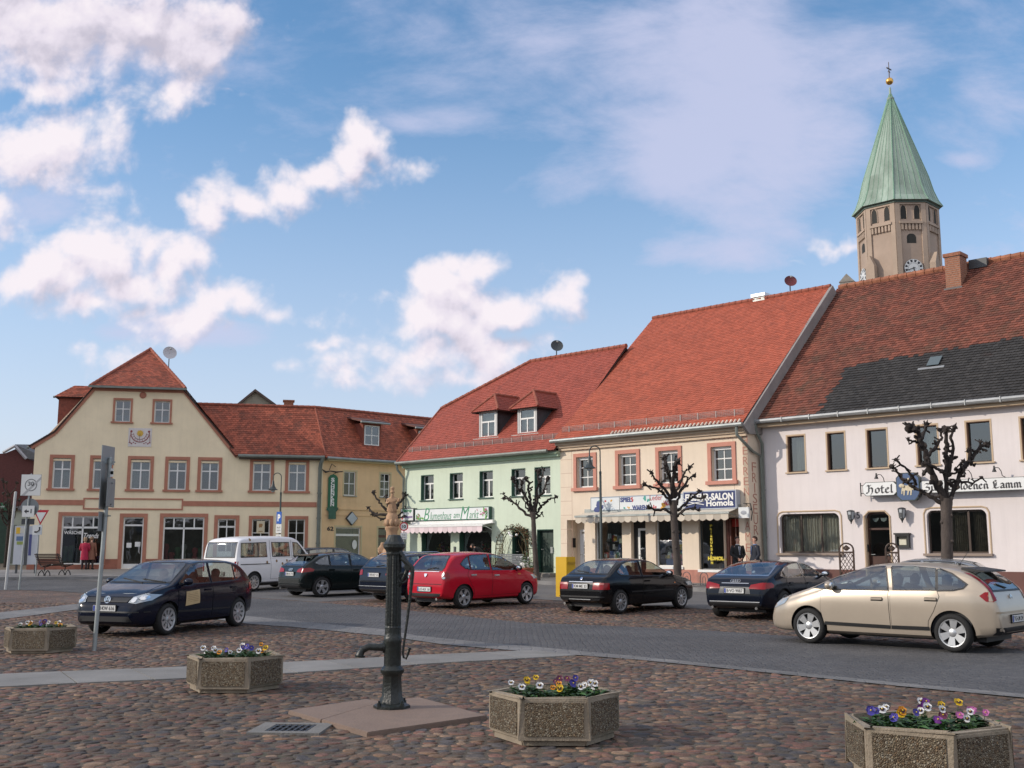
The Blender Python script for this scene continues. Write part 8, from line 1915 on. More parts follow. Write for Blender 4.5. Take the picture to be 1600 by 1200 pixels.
# ================================================================== pollarded limes
M_BARK = mat('pollard_bark',(.030,.023,.020),.95,var=.45,vscale=6,bump=1.0,bscale=25,stretch=(1,1,.4))
M_BARKT = mat('trunk_bark',(.075,.060,.052),.95,var=.4,vscale=5,bump=1.0,bscale=22,stretch=(1,1,.35))
def pollard(label,base,Yt,sc,trunk,limbs,wtrunk,seed):
 """sc = (scale, x0, y0) of the photo crop the limb outlines were read from"""
 rr = random.Random(seed);px = lambda p: (p[0] /sc[0] +sc[1],p[1] /sc[0] +sc[2])
 T = thing('lime_tree',label,'tree',base,0,'pollarded trees along the houses');B = Vector(base)
 W3 = lambda p,dy=0: at(*px(p),Yt +dy) -B
 r0 = wtrunk /2;tp = [Vector((0,0,-.1))] +[W3(p) for p in trunk];t0 = tp[1].copy();tp[0] = Vector((t0.x,t0.y,-.1)) if t0.z > .3 else tp[0]
 # dense, slightly knotty trunk
 P = [];Rr = []
 for a,b in zip(tp,tp[1:]):
  n = max(2,int((b -a).length /.18))
  for i in range(n): P.append(a.lerp(b,i /n))
 P.append(tp[-1]);H = P[-1].z
 for p in P: f = p.z /H;Rr.append(r0 *(1.0 +.55 *max(0,.14 -f) /.14 -.12 *f +(.18 if f > .93 else 0)) *rr.uniform(.95,1.06))
 mb = MB();mb.tube(P,Rr,14); 
 for k in range(5): q = rr.choice(P[3:]);a = rr.uniform(3.3,6.1);mb.blob(q +Vector((math.cos(a),math.sin(a),0)) *r0 *.85,r0 *.35,7,5,jit=.2)
 mb.build('trunk',M_BARKT,T,smooth=60)
 for li,(pts,w) in enumerate(limbs):
  w *= .54
  dy = rr.uniform(-.9,.9) if len(pts) > 2 else rr.uniform(-.2,.2);n = len(pts);Q = [W3(p,dy *i /(n -1)) for i,p in enumerate(pts)]
  S = [];Rs = []
  for i,(a,b) in enumerate(zip(Q,Q[1:])):
   for j in range(4):
    t = j /4;S.append(a.lerp(b,t) +Vector((rr.gauss(0,1),rr.gauss(0,1),rr.gauss(0,1))) *.02);Rs.append(w /2 *(1.15 -.5 *(i +t) /(n -1)) *rr.uniform(.82,1.25))
  S.append(Q[-1]);Rs.append(w *.42);mb = MB();mb.tube(S,Rs,8)
  for i,p in enumerate(S[3:],3):                   # spurs and cut stubs all along
   if rr.random() < .55:
    d = Vector((rr.gauss(0,1),rr.gauss(0,1),rr.gauss(.3,1))).normalized();l = rr.uniform(.08,.2);mb.tube([p,p +d *l,p +d *(l +.03)],[Rs[i] *.75,Rs[i] *.6,Rs[i] *.72],6);mb.blob(p +d *(l +.02),Rs[i] *.75,6,4,jit=.25)
  for k in range(7):                                 # fist at the tip
   d = Vector((rr.gauss(0,1),rr.gauss(0,1),rr.gauss(.4,1))).normalized();mb.blob(Q[-1] +d *w *.5,w *rr.uniform(.34,.55),7,5,jit=.25)
   if k < 4: mb.tube([Q[-1],Q[-1] +d *w *1.5],[w *.24,w *.12],5)
  mb.build('limb',M_BARK,T,smooth=60)
 return T
def row_base(px,y): 
 p = hit(px,862,ROW.O +ROW.n *y,ROW.n);return Vector((p.x,p.y,gz(p.x,p.y)))
b = row_base(839,-2.7)
pollard('slim pollarded tree between the flower shop arch and the dark house door',b,b.y,(6,760,720),[(474,1090),(452,800),(441,560),(436,480)],
 [([(436,510),(395,520),(320,450),(270,400),(215,365),(165,352)],.17),([(235,380),(200,350),(160,308)],.13),([(432,490),(405,450),(385,380),(350,300),(300,270),(262,200),(246,165)],.2),([(436,480),(412,380),(396,290),(400,210),(372,162)],.22),([(350,310),(330,250),(335,200)],.16),([(450,480),(456,380),(470,300),(492,200),(478,95)],.22),([(455,470),(486,360),(530,290),(560,220),(578,160)],.2),([(490,210),(520,150),(535,90)],.15),([(460,505),(510,440),(560,380),(610,350),(655,340)],.17),([(465,530),(500,515),(520,490)],.13),([(405,460),(375,440),(345,350)],.12)],.215,1)
b = row_base(1058,-2.9)
pollard('stout pollarded tree in front of the toy shop and hairdresser',b,b.y,(4.444,840,660),[(972,1010),(955,800),(946,640),(942,540)],
 [([(930,640),(890,605),(820,605),(765,590)],.17),([(935,580),(880,500),(830,460),(780,440),(742,430)],.18),([(935,540),(862,440),(822,400),(790,350)],.17),([(938,520),(922,400),(900,320),(884,250)],.24),([(945,520),(944,400),(950,310),(972,275)],.26),([(930,420),(905,350),(890,290)],.2),([(955,520),(985,430),(1010,370),(1052,312)],.18),([(962,560),(1002,470),(1040,400),(1090,370)],.17),([(1010,460),(1040,440)],.12),([(968,610),(1030,560),(1080,520),(1125,478)],.18),([(965,650),(1000,620),(1060,590),(1120,612)],.16),([(1080,520),(1130,530),(1160,515)],.13),([(860,440),(845,420),(870,410)],.1)],.285,2)
b = row_base(1480,-2.6)
pollard('large pollarded tree before the hotel sign, behind the gold hatchback',b,b.y,(4.615,1330,640),[(692,1150),(690,900),(686,720),(684,640)],
 [([(655,670),(560,620),(512,590),(445,552),(385,512),(350,462),(292,412)],.20),([(470,545),(440,480),(392,420),(322,362)],.15),([(665,650),(612,520),(572,420),(542,340),(502,230),(482,165),(432,132)],.36),([(545,340),(602,280),(640,220),(648,150)],.2),([(502,235),(455,230),(412,215)],.13),([(505,220),(530,160),(545,110)],.2),([(570,420),(540,440),(525,460)],.16),([(690,640),(680,460),(690,340),(690,230),(684,140)],.27),([(700,470),(722,350),(732,260),(720,190),(745,130)],.2),([(680,470),(640,440),(585,405),(530,390)],.18),([(715,640),(752,540),(802,430),(850,370),(892,322),(932,262),(975,260)],.26),([(700,480),(755,455),(790,430)],.14),([(852,370),(850,300)],.16),([(800,430),(790,400),(810,375)],.14),([(885,400),(860,380)],.14),([(710,500),(800,520),(882,530),(942,492)],.13),([(725,370),(755,345)],.15),([(930,262),(930,235)],.13)],.36,3)
b = at(613,900,54);b.z = gz(b.x,b.y)
pollard('small pollarded tree behind the sandstone fountain figure',b,54,(5.333,360,720),[(1352,860),(1348,640),(1346,480)],
 [([(1342,440),(1262,370),(1222,320),(1190,262)],.22),([(1335,455),(1222,450),(1172,420),(1150,392)],.2),([(1335,490),(1252,482),(1190,450)],.18),([(1368,430),(1392,370),(1440,310),(1466,262)],.24),([(1440,310),(1450,285),(1490,275)],.18),([(1375,475),(1440,425),(1500,378)],.2),([(1325,420),(1302,345),(1296,292)],.2),([(1380,480),(1420,470),(1450,460)],.16),([(1390,400),(1385,370)],.16)],.5,4)
# ================================================================== people
M_SKIN = mat('skin',(.52,.29,.21),.55,var=.06,vscale=10)
def skin_mesh(name,V_,E,Rd,m,parent,sub=1,root=0):
 me = bpy.data.meshes.new(name);me.from_pydata([tuple(v) for v in V_],E,[]);o = bpy.data.objects.new(name,me);C.objects.link(o)
 o.modifiers.new('s','SKIN');bpy.context.view_layer.update()
 if not me.skin_vertices:
  bm = bmesh.new();bm.from_mesh(me);bm.verts.layers.skin.new();bm.to_mesh(me);bm.free()
 for i,r in enumerate(Rd):
  s = me.skin_vertices[0].data[i];s.radius = r if isinstance(r,tuple) else (r,r);s.use_root = (i == root)
 sm = o.modifiers.new('u','SUBSURF');sm.levels = sub;sm.render_levels = sub
 dg = bpy.context.evaluated_depsgraph_get();m2 = bpy.data.meshes.new_from_object(o.evaluated_get(dg));bpy.data.objects.remove(o);bpy.data.meshes.remove(me)
 m2.materials.clear();m2.materials.append(m);m2.polygons.foreach_set('use_smooth',[True] *len(m2.polygons));return link(name,m2,parent)
def chain(V_,E,Rd,start,pts,rads):
 p = start
 for q,r in zip(pts,rads): V_.append(Vector(q));Rd.append(r);E.append((p,len(V_) -1));p = len(V_) -1
 return p
def person(label,pos,face,J,H=1.78,hair=(.03,.018,.012),coat=None,legs=None,shoes=(.012,.010,.01),shirt=None,tie=None,long_coat=False,hairlen=0.0):
 """face: heading the person looks along; J: joint positions for a figure of 1.78 m looking along +x with +y at its left"""
 p = thing('person',label,'person',pos,face);s = H /1.78
 pel,ch,nk,hd = J['pelvis'],J['chest'],J['neck'],J['head'];V_ = [Vector(pel)];E = [];Rd = [(.13,.10)]
 sp_ = chain(V_,E,Rd,0,[Vector(pel).lerp(Vector(ch),.5),ch],[(.125,.10),(.15,.115)]);nki = chain(V_,E,Rd,sp_,[nk],[.056])
 hdir = (Vector(hd) -Vector(nk));chain(V_,E,Rd,nki,[Vector(nk) +hdir *.55 +Vector(J.get('look',(.02,0,0))),Vector(hd),Vector(hd) +hdir.normalized() *.09],[.068,.085,.06])
 hands = []
 for sd in ('l','r'):
  sh,el,wr,hn = J['sh' +sd],J['el' +sd],J['wr' +sd],J['hn' +sd]
  a = chain(V_,E,Rd,sp_,[sh,el,wr,hn],[.062,.045,.03,(.036,.02)]);hv = (Vector(hn) -Vector(wr)).normalized();sv = hv.cross(Vector((0,0,1)));sv = sv.normalized() if sv.length > .1 else Vector((0,1,0))
  for k in range(4): b = Vector(hn) +sv *(.027 -.018 *k) +hv *.03;l = (.065,.078,.072,.055)[k];dn = Vector((0,0,-.012));chain(V_,E,Rd,a,[b,b +hv *l *.5 +dn *.3,b +hv *l +dn *1.5],[.0095,.009,.0075])
  b = Vector(wr).lerp(Vector(hn),.5) +sv *.035;chain(V_,E,Rd,a,[b +hv *.01,b +hv *.05 +sv *.012],[.011,.009])
  hp,kn,an,to = J['hp' +sd],J['kn' +sd],J['an' +sd],J['to' +sd];chain(V_,E,Rd,0,[hp,kn,an,to],[.088,.058,.042,(.045,.03)])
 body = skin_mesh('body',V_,E,Rd,M_SKIN,p);hdv = Vector(hd);fx = Vector(J.get('lookdir',(1,0,0))).normalized();fy = Vector((-fx.y,fx.x,0))
 mb = MB();mb.blob(hdv +fx *.098 +Vector((0,0,-.012)),.016,6,4,sc=(1,.8,1.5));mb.build('nose',M_SKIN,body,smooth=60)
 for q in (-1,1):
  mb = MB();mb.blob(hdv +fx *.083 +fy *.032 *q +Vector((0,0,.018)),.011,6,4,sc=(1,1.3,.7));mb.build('eye',M_BLACK,body);mb = MB();mb.blob(hdv +fy *.088 *q +Vector((0,0,-.0)),.03,6,4,sc=(.6,.35,1));mb.build('ear',M_SKIN,body,smooth=60)
 mb = MB();mb.blob(hdv +fx *.085 +Vector((0,0,-.055)),.02,8,4,sc=(.6,1.3,.35));mb.build('mouth',mat('lip',(.3,.10,.09),.6),body)
 mb = MB();mb.blob(hdv -fx *.016 +Vector((0,0,.035)),.107,14,8,jit=.03,sc=(1,.93,.95)); 
 if hairlen: mb.blob(hdv -fx *.04 +Vector((0,0,-.05)),.10,12,7,jit=.04,sc=(.8,1,hairlen))
 hm = mb.build('hair',mat('hair_%d' % (int(hair[0] *1000)),hair,.7,var=.4,vscale=30),p,smooth=60)
 # keep the face free: cut away hair in front
 bm = bmesh.new();bm.from_mesh(hm.data)
 bmesh.ops.delete(bm,geom=[v for v in bm.verts if (v.co -hdv).dot(fx) > .02 and v.co.z < hdv.z +.07],context='VERTS');bm.to_mesh(hm.data);bm.free()
 # clothes follow the same joints
 cm = mat('cloth_%d_%d' % (int(coat[0] *1000),int(coat[2] *1000)),coat,.85,var=.15,vscale=6);mb = MB();P0,C0,N0 = Vector(pel),Vector(ch),Vector(nk);ax = (C0 -P0).normalized();dn = Vector((0,0,-1))
 secs = [(P0 +dn *(.42 if long_coat else .17),.215 if long_coat else .19,.165 if long_coat else .135),(P0 +dn *.1,.195,.142),(P0.lerp(C0,.35),.172,.122),(P0.lerp(C0,.75),.195,.13),(C0 +ax *.02,.212,.132),(C0.lerp(N0,.55),.195,.105),(C0.lerp(N0,.72),.13,.085),(C0.lerp(N0,.9),.072,.068)];rings = []
 for c,ry,rx in secs:
  rings.append(len(mb.v));fw = ax.cross(Vector((0,1,0))) *-1
  for k in range(18): a = 2 *PI *k /18;e = lambda t: math.copysign(abs(t) ** .85,t);mb.v.append(tuple(c +Vector((0,1,0)) *ry *e(math.cos(a)) +fw *rx *e(math.sin(a)) *(1 +.03 *math.sin(5 *a))))
 for r0_,r1_ in zip(rings,rings[1:]):
  for k in range(18): mb.f.append((r0_ +k,r0_ +(k +1) % 18,r1_ +(k +1) % 18,r1_ +k));mb.m.append(0);mb.t.append(.5)
 for sd in ('l','r'):
  S_,E_,W_ = Vector(J['sh' +sd]),Vector(J['el' +sd]),Vector(J['wr' +sd]);mb.tube([S_ +(C0 -S_) *.3 +Vector((0,0,.02)),S_,S_.lerp(E_,.5),E_,E_.lerp(W_,.5),E_.lerp(W_,.95)],[.05,.068,.064,.057,.052,.046],12)
 mb.build('coat' if long_coat else 'jacket',cm,p,smooth=70)
 lm = mat('legs_%d_%d' % (int(legs[0] *1000),int(legs[2] *1000)),legs,.85,var=.15,vscale=6);V_ = [Vector(pel) +Vector((0,0,-.06))];E = [];Rd = [(.10,.075)]
 for sd in ('l','r'): chain(V_,E,Rd,0,[J['hp' +sd],J['kn' +sd],Vector(J['an' +sd]) +Vector((0,0,-.02))],[.088,.072,.062])
 skin_mesh('trousers',V_,E,Rd,lm,p)
 for sd in ('l','r'):
  a,t = Vector(J['an' +sd]),Vector(J['to' +sd]);mb = MB();dv = (t -a);dv.z = 0;mb.tube([a +Vector((0,0,-.0)) -dv *.45 +Vector((0,0,-.045)),a +Vector((0,0,-.03)),a +dv *.7 +Vector((0,0,-.045)),a +dv *1.25 +Vector((0,0,-.055))],[.032,.045,.04,.022],8);mb.build('shoe',mat('shoe_leather',shoes,.4),p,smooth=60)
 if shirt:
  c0 = Vector(ch);n0 = Vector(nk);mb = MB();d = Vector((.135,0,0));mb.prism([c0 +d +Vector((.012,-.045,.12)),c0 +d +Vector((.012,.045,.12)),c0 +d +Vector((.025,.012,-.18)),c0 +d +Vector((.025,-.012,-.18))],(.014,0,0));mb.tube([n0 +Vector((0,0,-.045)),n0 +Vector((0,0,.005))],[.075,.066],12);mb.build('shirt',mat('shirt_%d' % int(shirt[2] *1000),shirt,.7),p)
 if tie:
  c0 = Vector(ch);mb = MB();mb.prism([c0 +Vector((.158,-.016,.13)),c0 +Vector((.158,.016,.13)),c0 +Vector((.172,.024,-.12)),c0 +Vector((.172,0,-.18)),c0 +Vector((.172,-.024,-.12))],(.008,0,0));mb.build('tie',mat('tie_%d' % int(tie[2] *1000),tie,.5),p)
 for o in kids(p): o.scale = (s,s,s);o.location = o.location *s
 return p
def pose(**k):
 J = dict(pelvis=(0,0,.96),chest=(0,0,1.30),neck=(.0,0,1.50),head=(.02,0,1.655),shl=(0,.19,1.42),shr=(0,-.19,1.42),ell=(-.02,.25,1.13),elr=(-.02,-.25,1.13),wrl=(.06,.25,.90),wrr=(.06,-.25,.90),hnl=(.09,.245,.83),hnr=(.09,-.245,.83),hpl=(0,.09,.90),hpr=(0,-.09,.90),knl=(.02,.10,.50),knr=(.02,-.10,.50),anl=(0,.11,.09),anr=(0,-.11,.09),tol=(.15,.13,.04),tor=(.15,-.13,.04));J.update(k);return J
def stand(fac,px,y,dz=.13):
 p = hit(px,862,fac.w(0,y,0),fac.n);return Vector((p.x,p.y,gz(p.x,p.y) +dz))
b = stand(ROW,1152.5,-1.0)
person('man in a black suit with white shirt, hands clasped, at the salon doorway',b,R(-75),pose(ell=(.0,.27,1.14),elr=(.0,-.27,1.14),wrl=(.19,.07,.98),wrr=(.19,-.07,.98),hnl=(.22,.0,.95),hnr=(.235,-.02,.93),lookdir=(1,.15,0)),1.78,coat=(.012,.012,.014),legs=(.012,.012,.014),shirt=(.6,.6,.6),tie=(.10,.11,.16))
b = stand(ROW,1180,-1.35)
person('man in a dark suit and blue shirt turned towards the man in black',b,R(-165),pose(wrl=(.10,.2,.95),hnl=(.14,.17,.89)),1.80,hair=(.05,.022,.012),coat=(.018,.022,.034),legs=(.02,.022,.03),shirt=(.16,.24,.42),tie=(.03,.03,.08))
b = stand(LFT,132.5,-.75,.12)
person('person in a long red coat looking into the lingerie shop window',b,R(95),pose(wrl=(.16,.16,1.0),hnl=(.2,.12,1.02),wrr=(.16,-.16,1.0),hnr=(.2,-.12,1.02)),1.66,hair=(.30,.2,.12),coat=(.36,.015,.05),legs=(.03,.02,.025),long_coat=True,hairlen=.8)
b = stand(LFT,142.5,-.62,.12)
person('person in a brown coat beside the red coat at the shop window',b,R(88),pose(),1.68,hair=(.20,.13,.08),coat=(.22,.095,.06),legs=(.035,.025,.02),long_coat=True)
b = stand(ROW,754,-.9)
person('person in black bending down in front of the flower shop window',b,R(160),pose(chest=(.24,0,1.20),neck=(.40,0,1.28),head=(.52,0,1.33),shl=(.29,.19,1.24),shr=(.29,-.19,1.24),ell=(.38,.24,.98),elr=(.38,-.24,.98),wrl=(.5,.2,.80),wrr=(.5,-.2,.80),hnl=(.55,.18,.75),hnr=(.55,-.18,.75),look=(.0,0,-.0)),1.72,hair=(.03,.02,.015),coat=(.012,.012,.013),legs=(.02,.02,.025),hairlen=.6)
# ================================================================== lamps, signs, benches and other street furniture
M_LAMP = mat('lamp_green_grey',(.055,.07,.07),.45,metal=.3,var=.15)
def arc_lamp(label,base,H,side,reach=.42,Rr=.30):
 o = thing('street_lamp',label,'street lamp',base,0,'swan neck street lamps');mb = MB();mb.lathe([(.10,0),(.10,.5),(.075,.55),(.062,.75),(.055,2.4),(.05,2.42),(.045,H -1.0)],12);mb.build('lamp_post',M_LAMP,o,smooth=40)
 mb = MB();pts = [(0,0,H -1.05),(0,0,H -Rr *.7)] +[(side *(reach /2 -reach /2 *math.cos(a)),0,H -Rr *.7 +Rr *.7 *math.sin(a)) for a in [PI *k /10 for k in range(1,11)]] +[(side *reach,0,H -.42)]
 mb.tube(pts,.024,8);mb.tube([(0,0,H -1.1),(0,0,H -1.0)],.05,10);mb.build('swan_neck',M_LAMP,o,smooth=40)
 mb = MB();x = side *reach;z = H -.42;mb.lathe([(.035,z +.04),(.05,z -.03),(.065,z -.15),(.10,z -.28),(.16,z -.38),(.26,z -.45),(.25,z -.46),(.14,z -.40),(.0,z -.36)],20,(x,0,0),cap=False);mb.build('lamp_shade',mat('shade_dark',(.03,.04,.042),.4),o,smooth=50)
 mb = MB();mb.blob((x,0,z -.48),.11,12,8);mb.build('lamp_globe',mat('lamp_glass',(.35,.38,.38),.15,spec=.8),o,smooth=60);return o
b = row_base(939.5,-2.4);b.z += .13
arc_lamp('swan neck lamp with dark bell shade in front of the cream house',b,at(939,697,b.y).z -b.z,-1)
b = stand(LFT,436,-3.2,.12)
LMP = arc_lamp('swan neck lamp carrying a blue parking sign before the gabled house',b,at(436,739,b.y).z -b.z,-1)
def post(name,label,base,H,m=None,r=.035,cat='sign post',lean=(0,0),group=None):
 o = thing(name,label,cat,base,0,group);mb = MB();mb.tube([(0,0,-.1),(lean[0],lean[1],H)],r,10);mb.lathe([(r *1.05,0),(r *.6,.02),(0,.025)],10,(lean[0],lean[1],H));mb.build('post',m or M_GREYP,o,smooth=50);return o
def plate(parent,name,outline,z,y,m_face,m_back,rz=0.0,th=.012,x=0):
 Mx = Matrix.Translation((x,0,z)) @ Matrix.Rotation(rz,4,'Z') @ Matrix.Translation((0,y,0));mb = MB();mb.prism([Mx @ Vector((a,0,b)) for a,b in outline],Mx.to_3x3() @ Vector((0,th,0)));o = mb.build(name,m_back,parent)
 k = MB();k.prism([Mx @ Vector((a *.985,-.002,b *.985)) for a,b in outline],Mx.to_3x3() @ Vector((0,.0015,0)));k.build('sign_face',m_face,o);return o,Mx
def circ(r,n=28): return [(r *math.cos(2 *PI *k /n),r *math.sin(2 *PI *k /n)) for k in range(n)]
def sq(w,h): return [(-w /2,-h /2),(w /2,-h /2),(w /2,h /2),(-w /2,h /2)]
def ringm(o,Mx,r0,r1,y,m,name):
 k = MB();n = 32
 for j in range(n):
  a,b = 2 *PI *j /n,2 *PI *(j +1) /n;k.prism([Mx @ Vector((r *math.cos(t),y,r *math.sin(t))) for r,t in ((r0,a),(r1,a),(r1,b),(r0,b))],Mx.to_3x3() @ Vector((0,-.0015,0)))
 k.build(name,m,o)
def sgtext(o,Mx,txt,x,z,w,h,m,y=-.004,**kw): return put_text('lettering',txt,Mx @ frame_mat((x,y,z),(1,0,0),(0,0,1),(0,-1,0)),m,o,fit=(w,h),size=.3,depth=.001,**kw)
M_SGW = mat('sign_white',(.58,.60,.60),.4,var=.04);M_SGB = mat('sign_back_grey',(.24,.26,.265),.5,metal=.3,var=.12);M_SGR = mat('sign_red',(.42,.012,.03),.35);M_SGBL = mat('sign_blue',(.015,.10,.42),.35);M_SGG = mat('sign_grey_print',(.16,.165,.17),.5)
# -- lamp-borne parking sign: blue P with two white plates
rz = R(-40)
o,Mx = plate(LMP,'parking_sign',sq(.42,.62),at(436,809,b.y).z -b.z,-.07,M_SGBL,M_SGB,rz);sgtext(o,Mx,'P',0,0,.22,.36,M_TEXTW,bold=.012)
for (p0,p1) in ((819,833),(835,845)):
 o,Mx = plate(LMP,'supplementary_plate',sq(.46,at(436,p0,b.y).z -at(436,p1,b.y).z),at(436,(p0 +p1) /2,b.y).z -b.z,-.07,M_SGW,M_SGB,rz);sgtext(o,Mx,'Mo-Fr' if p0 == 819 else '2 Std.',0,.05,.3,.1,M_TEXTB);sgtext(o,Mx,'8-18 h',0,-.09,.3,.09,M_TEXTB)
q = LFT.rect(401,413.5,814,833.5,y=-.6);o = on_empty(LFT,'hanging_sign','cream sign panel with a brown mark hanging before a ground floor window','shop sign',(q[0] +q[1]) /2,(q[2] +q[3]) /2,y=-.6)
mb = MB();w_,h_ = (q[1] -q[0]) /2,(q[3] -q[2]) /2;mb.box(-w_,w_,-.03,.03,-h_,h_);mb.build('sign_panel',mat('panel_cream',(.55,.48,.34),.6),o);mb = MB();mb.tube([(0,0,h_ +.06),(0,.6,h_ +.06)],.014,6);mb.tube([(0,0,h_),(0,0,h_ +.06)],.01,6);mb.build('bracket',M_BLACK,o)
mb = MB();mb.blob((0,-.032,.08),.1,8,5,jit=.3,sc=(1,.05,1.1));mb.box(-.11,.11,-.034,-.03,-.24,-.2);mb.build('printed_mark',mat('mark_brown',(.3,.16,.06),.6),o)
# -- speed 10 sign in front of the green house
b = at(630,905,50);b.z = gz(b.x,b.y);S10 = post('speed_limit_sign','round red rimmed speed limit 10 sign with a white plate beside the iron pump',b,at(630,815,50).z -b.z,r=.03,cat='traffic sign');r = 6.7 /F *50.3
o,Mx = plate(S10,'sign_disc',circ(r),at(630,822.7,50).z -b.z,-.045,M_SGW,M_SGB);ringm(o,Mx,r *.76,r,-.003,M_SGR,'red_ring');sgtext(o,Mx,'10',0,0,r *.95,r *.75,M_TEXTB,bold=.01)
o,Mx = plate(S10,'supplementary_plate',sq(.30,.29),at(630,837.5,50).z -b.z,-.045,M_SGW,M_SGB);sgtext(o,Mx,'Kfz',0,.05,.16,.07,M_SGG);sgtext(o,Mx,'frei',0,-.06,.16,.07,M_SGG)
# -- group of signs at the left
b = gpt(29.5,921);Yb = b.y;zr = lambda py: at(30,py,Yb).z -b.z;k_ = Yb *1.0 /F
ZN = post('zone_end_sign','square grey zone thirty end sign above an arrow plate and a round sign back',b,zr(741),r=.035,cat='traffic sign',lean=((37 -29.5) *k_,0));xl = lambda px: (px -29.5) *k_
o,Mx = plate(ZN,'zone_plate',sq(31 *k_,33 *k_),zr(758),-.06,M_SGW,M_SGB,x=xl(38.5));ringm(o,Mx,8.2 *k_,9.6 *k_,-.003,M_SGG,'grey_ring');sgtext(o,Mx,'30',0,2 *k_,10 *k_,7 *k_,M_SGG,bold=.01)
kk = MB();kk.prism([Mx @ Vector(p) for p in ((-14 *k_,-.004,-16 *k_),(-9 *k_,-.004,-16 *k_),(15 *k_,-.004,9 *k_),(15 *k_,-.004,13 *k_))],Mx.to_3x3() @ Vector((0,-.001,0)));kk.build('cancel_stripe',mat('sign_grey_light',(.34,.35,.36),.5),o)
o,Mx = plate(ZN,'round_sign_back',circ(14.2 *k_),zr(793),.05,M_SGB,M_SGB,x=xl(36.8))
o,Mx = plate(ZN,'arrow_plate',sq(19 *k_,17.5 *k_),zr(799),-.06,M_SGW,M_SGB,x=xl(37));aw_ = MB();aw_.prism([Mx @ Vector((x *k_,-.004,z *k_)) for x,z in ((-6.5,0),(-2.5,3.6),(-2.5,1.2),(1,1.2),(1,-1.2),(-2.5,-1.2),(-2.5,-3.6))],Mx.to_3x3() @ Vector((0,-.001,0)));aw_.box(3.6 *k_,5.2 *k_,-.005,-.004,-3 *k_,3.5 *k_,M=Mx);aw_.build('black_arrow',M_TEXTB,o)
o,Mx = plate(ZN,'lower_plate_back',sq(20 *k_,9 *k_),zr(815),.05,M_DGREY,M_DGREY,x=xl(35.5))
b = gpt(8.5,921);post('white_post','tall plain pale post left of the zone thirty sign',b,at(14,769,b.y).z -b.z,mat('pale_post',(.45,.46,.46),.5,var=.1),.05,cat='post',lean=((14 -8.5) *b.y /F,0))
b = gpt(55,903.5);k_ = b.y /F;GW = post('give_way_sign','white triangular give way sign with red border above a small priority plate',b,at(57,796,b.y).z -b.z,r=.03,cat='traffic sign',lean=(1.5 *k_,0));zt_ = lambda py: at(57,py,b.y).z -b.z
tri = [(-12.2 *k_,11 *k_),(0,-12 *k_),(12.2 *k_,11 *k_)];o,Mx = plate(GW,'triangle_plate',tri,zt_(808),-.05,M_SGR,M_SGB,x=3.2 *k_);q = MB();q.prism([Mx @ Vector((a *.66,-.005,c_ *.66 +.0)) for a,c_ in tri],Mx.to_3x3() @ Vector((0,-.001,0)));q.build('white_field',M_SGW,o)
o,Mx = plate(GW,'priority_plate',sq(15 *k_,15 *k_),zt_(828),-.05,M_SGW,M_SGB,x=-1 *k_);q = MB();q.tube([Mx @ Vector((x *k_,-.006,z *k_)) for x,z in ((-4,-3),(0,-3),(3.5,0),(3.5,4.5))],.035,5);q.build('road_mark',M_TEXTB,o)
# -- info board on legs
b = gpt(38,900);k_ = b.y /F;IB = thing('notice_board','white notice board on dark legs with a yellow poster before the gabled house','notice board',b,R(6));zi = lambda py: at(38,py,b.y).z -b.z
mb = MB();mb.box(-18 *k_,18 *k_,-.05,.05,zi(882),zi(822));mb.build('board_panel',mat('board_white',(.46,.48,.52),.5,var=.06),IB)
for x in (-13,15): mb = MB();mb.box(x *k_ -.04,x *k_ +.04,.0,.08,-.1,zi(822));mb.build('board_leg',M_DGREY,IB)
mb = MB();mb.box(-2 *k_,3 *k_,-.06,-.0501,zi(883),zi(815));mb.build('centre_strip',M_DGREY,IB)
for i,(x0,x1,p0,p1,c_) in enumerate(((-16,-10,824,834,(.62,.38,.03)),(-10,-4,825,833,(.5,.5,.45)),(-15,-5,838,845,(.10,.16,.28)),(-14,-4,846,851,(.25,.3,.08)),(4,8,835,868,(.06,.07,.2)))): mb = MB();mb.box(x0 *k_,x1 *k_,-.058,-.0502,zi(p1),zi(p0));mb.build('poster',mat('poster_%d' % i,c_,.6),IB)
# -- tall post seen edge on, with sign backs
b = gpt(147,1016);Yb = b.y;k_ = Yb /F;zp_ = lambda py: at(150,py,Yb).z -b.z
TP = post('sign_post','tall grey post with sign plates seen edge on in front of the dark blue hatchback',b,zp_(716),M_GREYP,.036,cat='sign post',lean=(8.5 *k_,0));lx = lambda py: (147 +8.5 *(1016 -py) /300 -147) *k_
for nm,w_,p0,p1,rz_,yy,m_ in (('sign_back',.46,697,725,R(84),.05,mat('sign_back_light',(.30,.33,.34),.45,metal=.4)),('sign_back',.62,747,792,R(99),-.05,M_SGB),('sign_back',.62,722,796,R(97),.06,M_SGB),('sign_back',.46,800,830,R(95),.05,M_SGB)):
 o,Mx = plate(TP,nm,sq(w_,zp_(p0) -zp_(p1)),zp_((p0 +p1) /2),yy,m_,m_,rz_,x=lx((p0 +p1) /2) +.01)
for py in (722,755,788,806): mb = MB();mb.lathe([(.045,-.02),(.045,.02)],12,(lx(py),0,zp_(py)));mb.box(lx(py) -.01,lx(py) +.09,-.01,.01,zp_(py) -.012,zp_(py) +.012);mb.build('pipe_clamp',M_ZINC,TP)
for py in (737,741): mb = MB();mb.box(lx(py) +.05,lx(py) +.10,-.075,-.068,zp_(py) -.05,zp_(py) +.05);mb.build('white_sticker',M_WHITE,TP)
